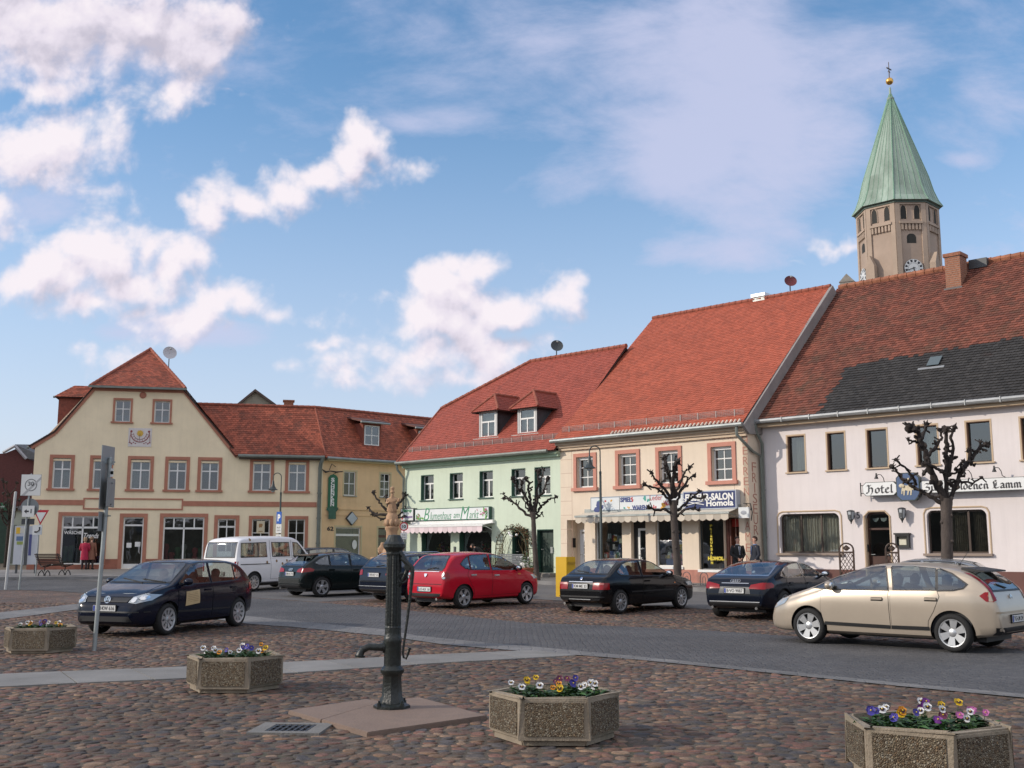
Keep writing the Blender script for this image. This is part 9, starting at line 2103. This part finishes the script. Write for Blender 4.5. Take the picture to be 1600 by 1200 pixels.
# -- benches
def bench(label,pos,rz,L_=1.7,slat_m=None,n_back=7):
 o = thing('park_bench',label,'bench',pos,rz,'benches along the house fronts');sm = slat_m or M_WOODD;mb = MB()
 for k in range(5): x = .06 +.10 *k;mb.box(x,x +.075,-L_ /2,L_ /2,.43 +.012 *k,.455 +.012 *k)
 mb.build('seat',sm,o);mb = MB()
 for k in range(n_back): t = k /(n_back -1);x = -.02 -.24 *t;z = .52 +.42 *t;mb.box(x -.015,x +.015,-L_ /2,L_ /2,z -.026,z +.026)
 mb.build('backrest',sm,o)
 for y in (-L_ /2 +.15,L_ /2 -.15):
  mb = MB();mb.tube([(-.28,y,.98),(-.2,y,.82),(-.04,y,.48),(.02,y,.40),(.3,y,.40),(.55,y,.47),(.64,y,.5)],.025,6)
  for x0,x1 in ((-.12,.2),(.24,.52)): mb.tube([(x0,y,0),(x0 +.02,y,.1),(x0 +(x1 -x0) *.3,y,.2),((x0 +x1) /2,y,.24),(x1 -(x1 -x0) *.3,y,.2),(x1 -.02,y,.1),(x1,y,0)],.024,6)
  mb.tube([(.2,y,.2),(.22,y,.38)],.025,6);mb.build('cast_iron_frame',M_BLACK,o)
 return o
b = gpt(79,903.5);b.z += .12;bench('dark slatted bench with cast iron feet before the lingerie shop',b,R(-18),1.6)
b = stand(ROW,793,-.95);bench('grey slatted bench beside the rose arch of the flower shop',b,ROW.ang -R(90),1.5,mat('grey_bench_slat',(.16,.17,.18),.7,var=.2))
# -- rose arch and pots at the flower shop door
q0,q1 = ROW.sz(781,870,-.4)[0],ROW.sz(829,870,-.4)[0];zt_ = ROW.sz(806,825,-.4)[1];g0 = ROW.g((q0 +q1) /2) +.13
RA = on_empty(ROW,'rose_arch','wire rose arch with dry brown twigs round the flower shop door','garden arch',(q0 +q1) /2,g0,y=-.45);W_ = (q1 -q0) /2;Hh = zt_ -g0;mb = MB()
def archpt(t,y=0): a = PI *(1 -t);return (W_ *math.cos(a),y,Hh -W_ *.95 +W_ *.95 *math.sin(a))
for y in (-.22,.22): mb.tube([(-W_,y,0)] +[archpt(k /16,y) for k in range(17)] +[(W_,y,0)],.018,6)
for k in range(17): p,p2 = archpt(k /16,-.22),archpt(k /16,.22);mb.tube([p,p2],.01,5)
for k in range(8):
 for sx in (-W_,W_): mb.tube([(sx,-.22,.2 *k),(sx,.22,.2 *k)],.01,5)
mb.build('wire_frame',mat('arch_green_wire',(.05,.07,.04),.6),RA);rr = random.Random(3);tw = MB()
for k in range(34):
 side_ = -1 if rr.random() < .7 else 1;x = side_ *W_ +rr.gauss(0,.05);pts = [Vector((x,rr.uniform(-.2,.2),rr.uniform(0,.6)))]
 for j in range(7):
  pts.append(pts[-1] +Vector((rr.gauss(-side_ *.05,.07),rr.gauss(0,.05),rr.uniform(.12,.3))))
 tw.tube(pts,[.012 -.0012 *j for j in range(8)],5)
tw.build('twig',mat('dry_twig',(.16,.12,.06),.85,var=.3),RA);lf = MB()
for k in range(420):
 t = rr.betavariate(4,2.6);p = Vector(archpt(t,rr.gauss(0,.18))) +Vector((rr.gauss(0,.09),0,rr.gauss(0,.09)));l = rr.uniform(.03,.06);a = Vector((rr.gauss(0,1),rr.gauss(0,1),rr.gauss(0,1))).normalized();c_ = a.orthogonal().normalized();lf.face([p -a *l,p +c_ *l *.5,p +a *l,p -c_ *l *.5],0 if rr.random() < .75 else 1,rr.random())
lf.build('dry_foliage',[mat('dry_leaf',(.16,.085,.04),.8,tint=.5),mat('green_leaf',(.06,.09,.03),.7,tint=.4)],RA)
for k in range(5): mb = MB();mb.blob((rr.uniform(-.1,.5),-.28,Hh -rr.uniform(.15,.45)),.06,7,5,jit=.2);mb.build('white_bloom',M_WHITE,RA)
def pot(label,pos,m,r=.22,h=.36,plant=None,seed=1):
 o = thing('plant_pot',label,'plant pot',pos);mb = MB();mb.lathe([(r *.7,0),(r *.98,h *.86),(r *1.08,h *.86),(r *1.1,h),(r *.95,h),(r *.9,h *.85),(0,h *.85)],18);mb.build('pot',m,o,smooth=35);rr = random.Random(seed);f = MB()
 for k in range(120):
  p = Vector((rr.gauss(0,r *.6),rr.gauss(0,r *.6),h +abs(rr.gauss(.12,.14))));l = rr.uniform(.03,.07);a = Vector((rr.gauss(0,1),rr.gauss(0,1),rr.gauss(.6,1))).normalized();c_ = a.orthogonal().normalized();f.face([p -a *l,p +c_ *l *.4,p +a *l,p -c_ *l *.4],rr.random() > .8,rr.random())
 f.build('foliage',[M_LEAFP,plant or M_WHITE],o);return o
b = stand(ROW,823,-1.15);pot('wide terracotta plant pot at the foot of the rose arch',b,mat('terracotta_pot',(0,0,0)),.32,.42)
b = stand(ROW,821,-.75);b.z += .0;pot('white pot with pale flowers behind the terracotta pot',b,M_WHITE,.22,.62,seed=4)
# -- yellow box
b = gpt(884,932);YB = thing('yellow_mailbox','plain yellow mailbox cabinet at the kerb beside the black fastback','mailbox',b,R(52));hb = at(884,870,b.y).z -b.z;M_YB = mat('postal_yellow',(.60,.36,.008),.45,var=.06,vscale=2,dirt=((.4,.24,.02),1.5,.6,.85));w2 = .25
mb = MB();mb.box(-w2,w2,-w2 *.9,w2 *.9,-.05,hb);o = mb.build('cabinet',M_YB,YB);bm = bmesh.new();bm.from_mesh(o.data);bmesh.ops.bevel(bm,geom=bm.edges[:],offset=.012,segments=2,affect='EDGES');bm.to_mesh(o.data);bm.free()
mb = MB();mb.box(-w2 +.03,w2 -.03,-w2 *.9 -.006,-w2 *.9,.12,hb -.35);mb.build('cabinet_door',M_YB,YB);mb = MB();mb.box(-.2,.2,-w2 *.9 -.03,-w2 *.9,hb -.24,hb -.16);mb.build('letter_slot',mat('slot_yellow_dark',(.4,.23,.005),.5),YB)
mb = MB();mb.tube([(.1 +.09 *math.cos(a),-w2 *.9 -.012,.72 +.09 *math.sin(a)) for a in [.42 *k for k in range(16)]],.018,5);mb.tube([(.14,-w2 *.9 -.012,.68),(.24,-w2 *.9 -.012,.65)],[.014,.04],5);mb.build('horn_emblem',M_BLACK,YB)
# -- bicycle hoops
for i,(px,lab) in enumerate(((1072,'iron bicycle hoop nearer the stout pollarded tree'),(1099,'iron bicycle hoop nearer the salon doorway'))):
 b = stand(ROW,px,-1.6);o = thing('bicycle_hoop',lab,'bicycle stand',b,ROW.ang,'bicycle hoops before the cream house');mb = MB();mb.tube([(-.17,0,0),(-.17,0,.3)] +[(-.17 *math.cos(a),0,.3 +.17 *math.sin(a)) for a in [PI *k /10 for k in range(1,10)]] +[(.17,0,.3),(.17,0,0)],.014,6);mb.build('hoop',M_DGREY,o);mb = MB();mb.tube([(-.06,0,0),(-.06,0,.28),(0,0,.33),(.06,0,.28),(.06,0,0)],.01,6);mb.tube([(-.35,.1,.02),(.35,.1,.02)],.015,6);mb.build('inner_rail',M_DGREY,o)
# -- trellis screens at the hotel door
for px0,px1,lab in ((1313,1333,'dark arched lattice screen left of the hotel door'),(1385,1403.5,'dark arched lattice screen right of the hotel door')):
 q = HOT.rect(px0,px1,848,893,y=-1.1);g0 = HOT.g((q[0] +q[1]) /2,-1.1) +.13;o = on_empty(HOT,'lattice_screen',lab,'trellis',(q[0] +q[1]) /2,g0,'lattice screens at the hotel door',y=-1.1);o.rotation_euler = (0,0,HOT.ang +R(12));w_ = (q[1] -q[0]) /2 *1.0;h_ = q[3] -g0;mb = MB()
 for sx in (-w_,w_): mb.box(sx -.028,sx +.028,-.028,.028,0,h_ -.24)
 mb.box(-w_ +.028,w_ -.028,-.02,.02,.1,.16);mb.box(-w_ +.028,w_ -.028,-.02,.02,h_ -.36,h_ -.30);mb.tube([(-w_ *math.cos(a),0,h_ -.24 +.22 *math.sin(a)) for a in [PI *k /10 for k in range(11)]],.03,6)
 mb.build('screen_frame',M_WOODD,o);mb = MB();n = 9;hh = h_ -.36
 for k in range(-4,14):
  for sg in (-1,1):
   z0 = .16 +(k -.5) *.2;a,c_ = Vector((-w_ *sg,.004 *sg,z0)),Vector((w_ *sg,.004 *sg,z0 +2 *w_ *1.6));lo,hi = .16,hh
   t0 = max(0,(lo -a.z) /(c_.z -a.z));t1 = min(1,(hi -a.z) /(c_.z -a.z))
   if t1 > t0: mb.tube([a.lerp(c_,t0),a.lerp(c_,t1)],.011,4)
 mb.build('lattice',M_WOODD,o);mb = MB();mb.tube([(-w_ *.5,0,h_ -.2),(0,0,h_ -.1),(w_ *.5,0,h_ -.2)],.03,5);mb.blob((0,0,h_ -.2),.09,8,5,sc=(1,.3,.9));mb.build('carved_crest',M_WOODD,o)
# ================================================================== sandstone fountain column
M_SST = mat('fountain_sandstone',(.44,.28,.17),.9,var=.16,vscale=3,bump=.6,bscale=18,dirt=((.22,.14,.09),3,.5,.75));Yf = 45.0;b = at(611,900,Yf);b.z = gz(b.x,b.y);FT = thing('fountain_statue','sandstone column crowned by a draped figure standing behind the iron pump','statue',b);zf = lambda py: at(611,py,Yf).z -b.z;u = Yf /F
mb = MB();mb.lathe([(1.0,0),(1.0,.25),(.8,.3),(.75,.9),(.85,.95),(.85,1.05),(.3,1.1)],8);mb.build('fountain_basin',M_SST,FT);mb = MB();mb.lathe([(.42,.9),(.40,1.3),(8.5 *u,zf(845)),(8.8 *u,zf(830)),(10.5 *u,zf(827)),(11 *u,zf(824)),(8.5 *u,zf(822)),(9.5 *u,zf(814)),(9 *u,zf(806)),(6.6 *u,zf(802)),(7.5 *u,zf(799)),(4.5 *u,zf(797))],14);mb.build('column',M_SST,FT,smooth=40)
for k in range(8): a = 2 *PI *k /8;mb = MB();mb.blob((9 *u *math.cos(a),9 *u *math.sin(a),zf(817)),.10,8,6,jit=.15,sc=(1,1,1.5));mb.build('carved_mask',M_SST,FT,smooth=60)
V_ = [Vector((0,0,zf(799)))];E = [];Rd = [(.17,.15)];s1_ = chain(V_,E,Rd,0,[(0,0,zf(792)),(.0,0,zf(786)),(.0,0,zf(780))],[(.16,.14),(.13,.11),(.15,.11)]);nk = chain(V_,E,Rd,s1_,[(0,-.01,zf(776.5)),(0,-.02,zf(773)),(0,-.02,zf(770.5))],[.06,.085,.055])
chain(V_,E,Rd,s1_,[(-.19,0,zf(781)),(-.22,-.08,zf(787)),(-.08,-.17,zf(784))],[.07,.055,.04]);chain(V_,E,Rd,s1_,[(.19,0,zf(780.5)),(.27,-.06,zf(784)),(.3,-.08,zf(778))],[.07,.05,.035])
fg = skin_mesh('draped_figure',V_,E,Rd,M_SST,FT,2);mb = MB()
for k in range(9): a = -PI *.15 -k *.3;mb.tube([(.13 *math.cos(a),.12 *math.sin(a),zf(783)),(.165 *math.cos(a +.1),.15 *math.sin(a +.1),zf(791)),(.20 *math.cos(a),.18 *math.sin(a),zf(799))],[.015,.022,.028],5)
mb.build('robe_fold',M_SST,fg,smooth=60);mb = MB();mb.lathe([(.085,zf(770.5)),(.10,zf(769)),(.07,zf(766)),(.09,zf(762)),(.03,zf(760.5))],10,(0,-.02,0));mb.build('crown',M_SST,fg)
for sx,m_ in ((-1,M_SST),(1,mat('grey_sandstone',(.26,.20,.16),.9,var=.4,vscale=6,bump=.6))):  # right putto in a greyer, darker stone tone
 x = sx *13.5 *u;V_ = [Vector((x,-.1,zf(880)))];E = [];Rd = [(.13,.12)];c_ = chain(V_,E,Rd,0,[(x,-.1,zf(872)),(x,-.1,zf(862)),(x,-.1,zf(855))],[(.15,.13),(.12,.11),(.13,.11)]);chain(V_,E,Rd,c_,[(x,-.11,zf(851)),(x,-.12,zf(847))],[.07,.1]);chain(V_,E,Rd,c_,[(x -.15,-.12,zf(858)),(x -.1,-.2,zf(865))],[.06,.045]);chain(V_,E,Rd,c_,[(x +.14,-.12,zf(857)),(x +.12,-.2,zf(864))],[.06,.045]);skin_mesh('putto',V_,E,Rd,m_,FT,2);mb = MB();mb.lathe([(.24,.9),(.22,zf(884)),(.26,zf(881)),(.1,zf(880))],10,(x,-.1,0));mb.build('putto_plinth',M_SST,FT)
# ================================================================== houses behind
RH = thing('red_house','dark red house with a grey slate roof behind the cream gabled house','house',at(0,862,72).to_2d().to_3d(),R(10));hz_ = lambda px,py: at(px,py,72).z;g0 = gz(0,72);k_ = 72 /F;ax = lambda px: (px) *k_
mb = MB();mb.prism([(-4,0,g0),(ax(46),0,g0),(ax(46),0,hz_(40,722)),(ax(30),0,hz_(30,716)),(ax(15),0,hz_(15,700)),(ax(-2),0,hz_(0,708)),(-4,0,hz_(0,720))],(0,7,0));mb.build('wall',mat('dark_red_boards',(.105,.035,.032),.85,var=.3,vscale=5,stretch=(1,1,6)),RH)
mb = MB();mb.prism([(ax(13),-.3,hz_(15,697.5)),(ax(31),-.3,hz_(30,717)),(ax(60),-.3,hz_(40,718)),(ax(60),3.2,hz_(40,690)),(ax(17),3.2,hz_(15,690))],(0,0,.12));mb.build('roof',mat('grey_slate_roof',(.12,.125,.13),.7,var=.2,vscale=4),RH);mb = MB();mb.tube([(ax(13),-.32,hz_(15,697)),(ax(31),-.32,hz_(30,717))],.1,4);mb.tube([(ax(13),-.32,hz_(15,697)),(ax(-4),-.32,hz_(0,708))],.1,4);mb.build('verge_board',mat('pale_verge',(.4,.4,.42),.7),RH)
mb = MB();mb.box(ax(-3),ax(9),-.5,-.2,hz_(4,798),hz_(4,786));o = mb.build('shop_fascia',mat('fascia_green',(.015,.12,.05),.5),RH);sgt = put_text('lettering','Apotheke',frame_mat((ax(2),-.51,hz_(4,792)),(1,0,0),(0,0,1),(0,-1,0)),M_TEXTW,o,fit=(ax(9),ax(4)),size=.3)
mb = MB();mb.box(ax(-3),ax(10),-.25,0,g0,hz_(4,800));mb.build('shop_front',mat('shopfront_dark_green',(.02,.05,.03),.5,var=.3),RH)
PA = thing('pale_annexe','low pale green annexe wall between the red house and the cream gabled house','outbuilding',at(0,862,68).to_2d().to_3d(),R(8));k2 = 68 /F;mb = MB();mb.box(9 *k2,50 *k2,0,3,gz(0,68),at(30,798,68).z);mb.build('wall',mat('pale_green_wall',(.30,.34,.31),.85,var=.1),PA);mb = MB();mb.prism([(8 *k2,-.2,at(30,798,68).z),(50 *k2,-.2,at(30,798,68).z),(50 *k2,3,at(30,796,68).z +.3),(8 *k2,3,at(30,796,68).z +.3)],(0,0,.1));mb.build('roof',M_DGREY,PA)
mb = MB();mb.box(14 *k2,22 *k2,-.03,.0,at(30,880,68).z,at(30,820,68).z);mb.build('door',mat('annexe_door',(.12,.14,.13),.6),PA)
ST = thing('bare_shrub_tree','small dark bare tree in front of the red house','tree',at(10,862,64).to_2d().to_3d() +Vector((0,0,gz(0,64))));rr = random.Random(9);top = at(10,735,64).z -ST.location.z;mb = MB();mb.tube([(0,0,0),(.05,0,top *.5),(0,0,top *.7)],[.13,.10,.06],8);mb.build('trunk',M_BARK,ST);mb = MB()
for k in range(26): a = rr.uniform(0,6.28);z = rr.uniform(.4,.75) *top;l = rr.uniform(.5,1.1);p = Vector((0,0,z));mb.tube([p,p +Vector((math.cos(a) *l *.5,math.sin(a) *l *.5,l *.6)),p +Vector((math.cos(a) *l *.6,math.sin(a) *l *.6,l *1.2))],[.04,.025,.012],5);mb.blob(p +Vector((math.cos(a) *l *.6,math.sin(a) *l *.6,l *1.2)),.10,6,4,jit=.3)
mb.build('crown',M_BARK,ST)
BG = thing('grey_gabled_barn','plain grey gable of a house rising behind the red wing roof','house',at(395,862,88).to_2d().to_3d(),R(12));k_ = 88 /F;hq = lambda py: at(395,py,88).z;mb = MB();mb.prism([(-34 *k_,0,0),(36 *k_,0,0),(36 *k_,0,hq(638)),(-5 *k_,0,hq(611)),(-34 *k_,0,hq(636))],(0,9,0));mb.build('wall',mat('grey_render_wall',(.27,.25,.20),.9,var=.1),BG);mb = MB()
for x0,z0,x1,z1 in ((-5,608.5,38,638.5),(-5,608.5,-36,636)): mb.prism([(x0 *k_,-.3,hq(z0)),(x1 *k_,-.3,hq(z1)),(x1 *k_,-.3,hq(z1) -.22),(x0 *k_,-.3,hq(z0) -.22)],(0,9.6,0))
mb.build('roof',mat('barn_roof_dark',(.10,.07,.06),.85,var=.3),BG)
c0 = LFT.sz(451,632,WY +.8);mb = MB();mb.box(c0[0] -.27,c0[0] +.27,WY +.5,WY +1.1,WZ -.8,LFT.sz(451,628,WY +.8)[1]);mb.box(c0[0] -.33,c0[0] +.33,WY +.45,WY +1.15,LFT.sz(451,628,WY +.8)[1],LFT.sz(451,626,WY +.8)[1]);mb.build('chimney',M_BRICK,LB)
# ================================================================== sky: Nishita with clouds at fixed bearings
wd = bpy.data.worlds.new('World');bpy.context.scene.world = wd;wd.use_nodes = True;nt = wd.node_tree;L = nt.links.new
for n in list(nt.nodes): nt.nodes.remove(n)
out = node(nt,'ShaderNodeOutputWorld');sky = node(nt,'ShaderNodeTexSky',sky_type='NISHITA');sky.sun_disc = False;sky.air_density = 1.15;sky.dust_density = .25;sky.ozone_density = 2.0;sky.altitude = 100
SUN_ELEV,SUN_DIR = R(25),(-1.0,-.16)
sky.sun_elevation = SUN_ELEV;sky.sun_rotation = math.atan2(SUN_DIR[0],SUN_DIR[1])
bg = node(nt,'ShaderNodeBackground');bg.inputs['Strength'].default_value = .118;hsv = node(nt,'ShaderNodeHueSaturation');hsv.inputs['Saturation'].default_value = 1.18;L(sky.outputs['Color'],hsv.inputs['Color']);L(hsv.outputs['Color'],bg.inputs['Color'])
tc = node(nt,'ShaderNodeTexCoord');sp = node(nt,'ShaderNodeSeparateXYZ');L(tc.outputs['Generated'],sp.inputs['Vector'])
def M(op,a,b=None,c=None):
 n = node(nt2[0],'ShaderNodeMath',operation=op)
 for i,v in enumerate((a,b,c)):
  if v is None: continue
  if isinstance(v,(int,float)): n.inputs[i].default_value = v
  else: nt2[0].links.new(v,n.inputs[i])
 return n.outputs[0]
nt2 = [nt]
ay = M('MAXIMUM',M('ABSOLUTE',sp.outputs['Y']),.02)
cx_ = node(nt,'ShaderNodeCombineXYZ');L(M('DIVIDE',sp.outputs['X'],ay),cx_.inputs[0]);L(M('DIVIDE',sp.outputs['Z'],ay),cx_.inputs[1])
def gn(px,py): d = ray(px,py);return (d.x /d.y,d.z /d.y)
# heaps of cumulus: bearing and size read off the photograph, as (x, y, rx, ry, strength)
CUM = [(60,50,230,95,1.0),(230,45,150,80,1.0),(330,30,48,55,.8),(70,140,110,30,.8),(290,140,60,36,.75),(350,135,24,10,.5),(40,235,95,50,1.0),(120,220,68,55,.9),
 (335,325,42,40,.95),(395,308,48,32,.95),(450,292,48,32,.95),(505,284,45,28,.95),(545,262,36,36,1.0),(568,228,34,42,1.05),(598,240,22,34,.7),(640,262,34,16,.45),
 (150,385,78,60,1.1),(60,425,75,42,.95),(230,400,50,42,.9),(275,415,38,46,.9),(215,440,100,42,1.0),(150,480,85,34,.85),(260,490,110,36,.9),(360,478,85,34,.95),(440,490,70,22,.6),(20,350,50,34,.6),
 (645,505,55,40,1.0),(700,455,62,52,1.1),(735,425,42,26,.9),(700,510,100,36,1.0),(800,475,68,34,1.0),(855,462,52,34,1.0),(880,450,32,34,.95),(640,555,95,36,.85),(720,585,120,30,.7),(560,580,100,22,.6),(770,540,100,34,.7),
 (1300,376,48,16,.7),(190,565,48,26,.6),(1240,412,24,8,.4),(500,545,50,9,.4)]
def heap_group(name,blobs):
 g = bpy.data.node_groups.new(name,'ShaderNodeTree');g.interface.new_socket('Vector',in_out='INPUT',socket_type='NodeSocketVector');g.interface.new_socket('Value',in_out='OUTPUT',socket_type='NodeSocketFloat')
 gi,go = g.nodes.new('NodeGroupInput'),g.nodes.new('NodeGroupOutput');nt2[0] = g;acc = None
 wn = node(g,'ShaderNodeTexNoise',noise_dimensions='2D');wn.inputs['Scale'].default_value = 13;wn.inputs['Detail'].default_value = 4;g.links.new(gi.outputs[0],wn.inputs['Vector'])
 wa = node(g,'ShaderNodeVectorMath',operation='MULTIPLY_ADD');g.links.new(wn.outputs['Color'],wa.inputs[0]);wa.inputs[1].default_value = (.075,.055,0);wa.inputs[2].default_value = (-.0375,-.0275,0)
 wv = node(g,'ShaderNodeVectorMath',operation='ADD');g.links.new(wa.outputs[0],wv.inputs[0]);g.links.new(gi.outputs[0],wv.inputs[1])
 for x,y,rx,ry,s in blobs:
  c = gn(x,y);e = gn(x +rx,y);f = gn(x,y -ry)
  a = node(g,'ShaderNodeVectorMath',operation='SUBTRACT');g.links.new(wv.outputs[0],a.inputs[0]);a.inputs[1].default_value = (c[0],c[1],0)
  b = node(g,'ShaderNodeVectorMath',operation='MULTIPLY');g.links.new(a.outputs[0],b.inputs[0]);b.inputs[1].default_value = (1 /abs(e[0] -c[0]),1 /abs(f[1] -c[1]),0)
  d = node(g,'ShaderNodeVectorMath',operation='LENGTH');g.links.new(b.outputs[0],d.inputs[0])
  v = M('MULTIPLY_ADD',d.outputs['Value'],-s *.8,s *1.2)
  acc = v if acc is None else M('SMOOTH_MAX',acc,v,.3)
 n1 = node(g,'ShaderNodeTexNoise',noise_dimensions='2D');n1.inputs['Scale'].default_value = 15;n1.inputs['Detail'].default_value = 9;n1.inputs['Roughness'].default_value = .56;n1.inputs['Distortion'].default_value = .25;g.links.new(gi.outputs[0],n1.inputs['Vector'])
 v1 = node(g,'ShaderNodeTexVoronoi',voronoi_dimensions='2D',feature='SMOOTH_F1');v1.inputs['Scale'].default_value = 30;v1.inputs['Smoothness'].default_value = .6;v1.inputs['Detail'].default_value = 3;v1.inputs['Roughness'].default_value = .55;g.links.new(gi.outputs[0],v1.inputs['Vector'])
 r = M('ADD',acc,M('MULTIPLY_ADD',n1.outputs['Fac'],1.5,-.70));r = M('ADD',r,M('MULTIPLY_ADD',v1.outputs['Distance'],-.35,.16));g.links.new(r,go.inputs[0]);nt2[0] = nt;return g
G = heap_group('cumulus',CUM)
def use(g,vec): n = node(nt,'ShaderNodeGroup');n.node_tree = g;L(vec,n.inputs[0]);return n.outputs[0]
def shift(v,dx,dy): n = node(nt,'ShaderNodeVectorMath',operation='ADD');L(v,n.inputs[0]);n.inputs[1].default_value = (dx,dy,0);return n.outputs[0]
D0 = use(G,cx_.outputs[0]);D1 = use(G,shift(cx_.outputs[0],-.010,.022))
def sstep(v,a,b): n = node(nt,'ShaderNodeMapRange',interpolation_type='SMOOTHSTEP',clamp=True);L(v,n.inputs['Value']);n.inputs['From Min'].default_value = a;n.inputs['From Max'].default_value = b;return n.outputs['Result']
alpha = sstep(D0,.05,.82)
lit = M('MULTIPLY_ADD',M('SUBTRACT',D0,D1),.8,.58)
dens = sstep(D0,.5,1.2)
lit = M('SUBTRACT',lit,M('MULTIPLY',dens,.12))
# greyer towards the great cloud overhead, which shows its underside
gtop = sstep(sp.outputs['Z'],.37,.46);lit = M('SUBTRACT',lit,M('MULTIPLY',gtop,.36))
cr = node(nt,'ShaderNodeValToRGB');L(lit,cr.inputs['Fac']);e = cr.color_ramp.elements;e[0].position = .05;e[0].color = (.38,.36,.43,1);e[1].position = .75;e[1].color = (.635,.59,.625,1);q = e.new(.42);q.color = (.55,.51,.575,1)
# thin veil cloud
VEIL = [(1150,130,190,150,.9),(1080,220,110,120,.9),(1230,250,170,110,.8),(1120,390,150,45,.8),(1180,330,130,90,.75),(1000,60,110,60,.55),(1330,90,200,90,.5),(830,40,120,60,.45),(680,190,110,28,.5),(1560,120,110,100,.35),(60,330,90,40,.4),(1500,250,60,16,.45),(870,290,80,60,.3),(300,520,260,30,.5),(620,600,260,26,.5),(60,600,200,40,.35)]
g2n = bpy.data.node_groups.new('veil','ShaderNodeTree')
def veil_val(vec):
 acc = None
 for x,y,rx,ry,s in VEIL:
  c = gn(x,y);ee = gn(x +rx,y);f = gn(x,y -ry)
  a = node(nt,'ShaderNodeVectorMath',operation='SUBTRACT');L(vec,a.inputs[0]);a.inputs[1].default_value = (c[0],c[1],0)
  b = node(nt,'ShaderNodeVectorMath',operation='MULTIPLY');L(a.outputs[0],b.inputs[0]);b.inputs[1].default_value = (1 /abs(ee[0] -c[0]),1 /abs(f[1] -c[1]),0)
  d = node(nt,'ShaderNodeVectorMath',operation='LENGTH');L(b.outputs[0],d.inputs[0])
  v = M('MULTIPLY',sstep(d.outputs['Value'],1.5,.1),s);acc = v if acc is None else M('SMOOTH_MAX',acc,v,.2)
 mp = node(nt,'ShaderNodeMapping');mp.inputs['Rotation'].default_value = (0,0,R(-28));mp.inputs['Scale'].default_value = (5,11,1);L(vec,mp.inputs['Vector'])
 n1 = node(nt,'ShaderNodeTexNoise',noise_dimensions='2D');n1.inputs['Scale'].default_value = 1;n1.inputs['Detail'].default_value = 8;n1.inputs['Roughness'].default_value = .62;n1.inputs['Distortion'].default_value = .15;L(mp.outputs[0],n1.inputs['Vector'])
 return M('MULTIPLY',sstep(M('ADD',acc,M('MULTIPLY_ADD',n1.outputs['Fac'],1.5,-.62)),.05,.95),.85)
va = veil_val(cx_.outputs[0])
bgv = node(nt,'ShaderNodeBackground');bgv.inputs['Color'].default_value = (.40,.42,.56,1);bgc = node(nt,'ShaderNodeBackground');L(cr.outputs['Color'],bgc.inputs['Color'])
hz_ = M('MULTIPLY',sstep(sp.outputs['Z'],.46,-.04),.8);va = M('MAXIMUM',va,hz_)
# added bright deck of cloud overhead and behind the viewer, unseen, lifts ambient light
fill_deck = M('MAXIMUM',sstep(sp.outputs['Z'],.58,.8),M('MULTIPLY',sstep(sp.outputs['Y'],.0,-.35),sstep(sp.outputs['Z'],.05,.22)));dk = node(nt,'ShaderNodeTexNoise');dk.inputs['Scale'].default_value = 3;dk.inputs['Detail'].default_value = 5;L(tc.outputs['Generated'],dk.inputs['Vector']);fill_deck = M('MULTIPLY',fill_deck,sstep(dk.outputs['Fac'],.3,.6))
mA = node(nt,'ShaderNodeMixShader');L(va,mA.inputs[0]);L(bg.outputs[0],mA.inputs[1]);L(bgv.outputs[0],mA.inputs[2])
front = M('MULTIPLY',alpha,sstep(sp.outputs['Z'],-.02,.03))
mB = node(nt,'ShaderNodeMixShader');L(front,mB.inputs[0]);L(mA.outputs[0],mB.inputs[1]);L(bgc.outputs[0],mB.inputs[2]);bgd = node(nt,'ShaderNodeBackground');bgd.inputs['Color'].default_value = (.82,.79,.80,1);mC = node(nt,'ShaderNodeMixShader');L(M('MULTIPLY',fill_deck,.85),mC.inputs[0]);L(mB.outputs[0],mC.inputs[1]);L(bgd.outputs[0],mC.inputs[2]);L(mC.outputs[0],out.inputs['Surface'])
bpy.data.node_groups.remove(g2n)

wd.cycles.sampling_method = 'MANUAL';wd.cycles.sample_map_resolution = 256
# ================================================================== camera, light, sky, render settings
sc = bpy.context.scene
cam = bpy.data.cameras.new('camera');co = bpy.data.objects.new('camera',cam);C.objects.link(co)
co.location = CAM;co.rotation_euler = (PI /2 +PITCH,0,0);cam.sensor_fit = 'HORIZONTAL';cam.sensor_width = 36;cam.lens = 36 *F /1600;cam.clip_end = 2000;cam.clip_start = .1
sc.camera = co
SUN_AZ = Vector((-1.0,-0.16,0)).normalized();SUN_EL = R(25)
S = Vector((SUN_AZ.x *math.cos(SUN_EL),SUN_AZ.y *math.cos(SUN_EL),math.sin(SUN_EL)))
sun = bpy.data.lights.new('sun','SUN');sun.energy = 2.1;sun.angle = R(.5);sun.color = (1.0,.89,.76)
so = bpy.data.objects.new('sun',sun);C.objects.link(so);so.rotation_euler = S.to_track_quat('Z','Y').to_euler();so.location = (-30,-10,30)
sc.view_settings.view_transform = 'Standard';sc.view_settings.look = 'None';sc.view_settings.gamma = 1;sc.view_settings.exposure = 0.58;sc.view_settings.use_curve_mapping = False
sc.cycles.max_bounces = 6;sc.cycles.transparent_max_bounces = 8;sc.cycles.use_denoising = True
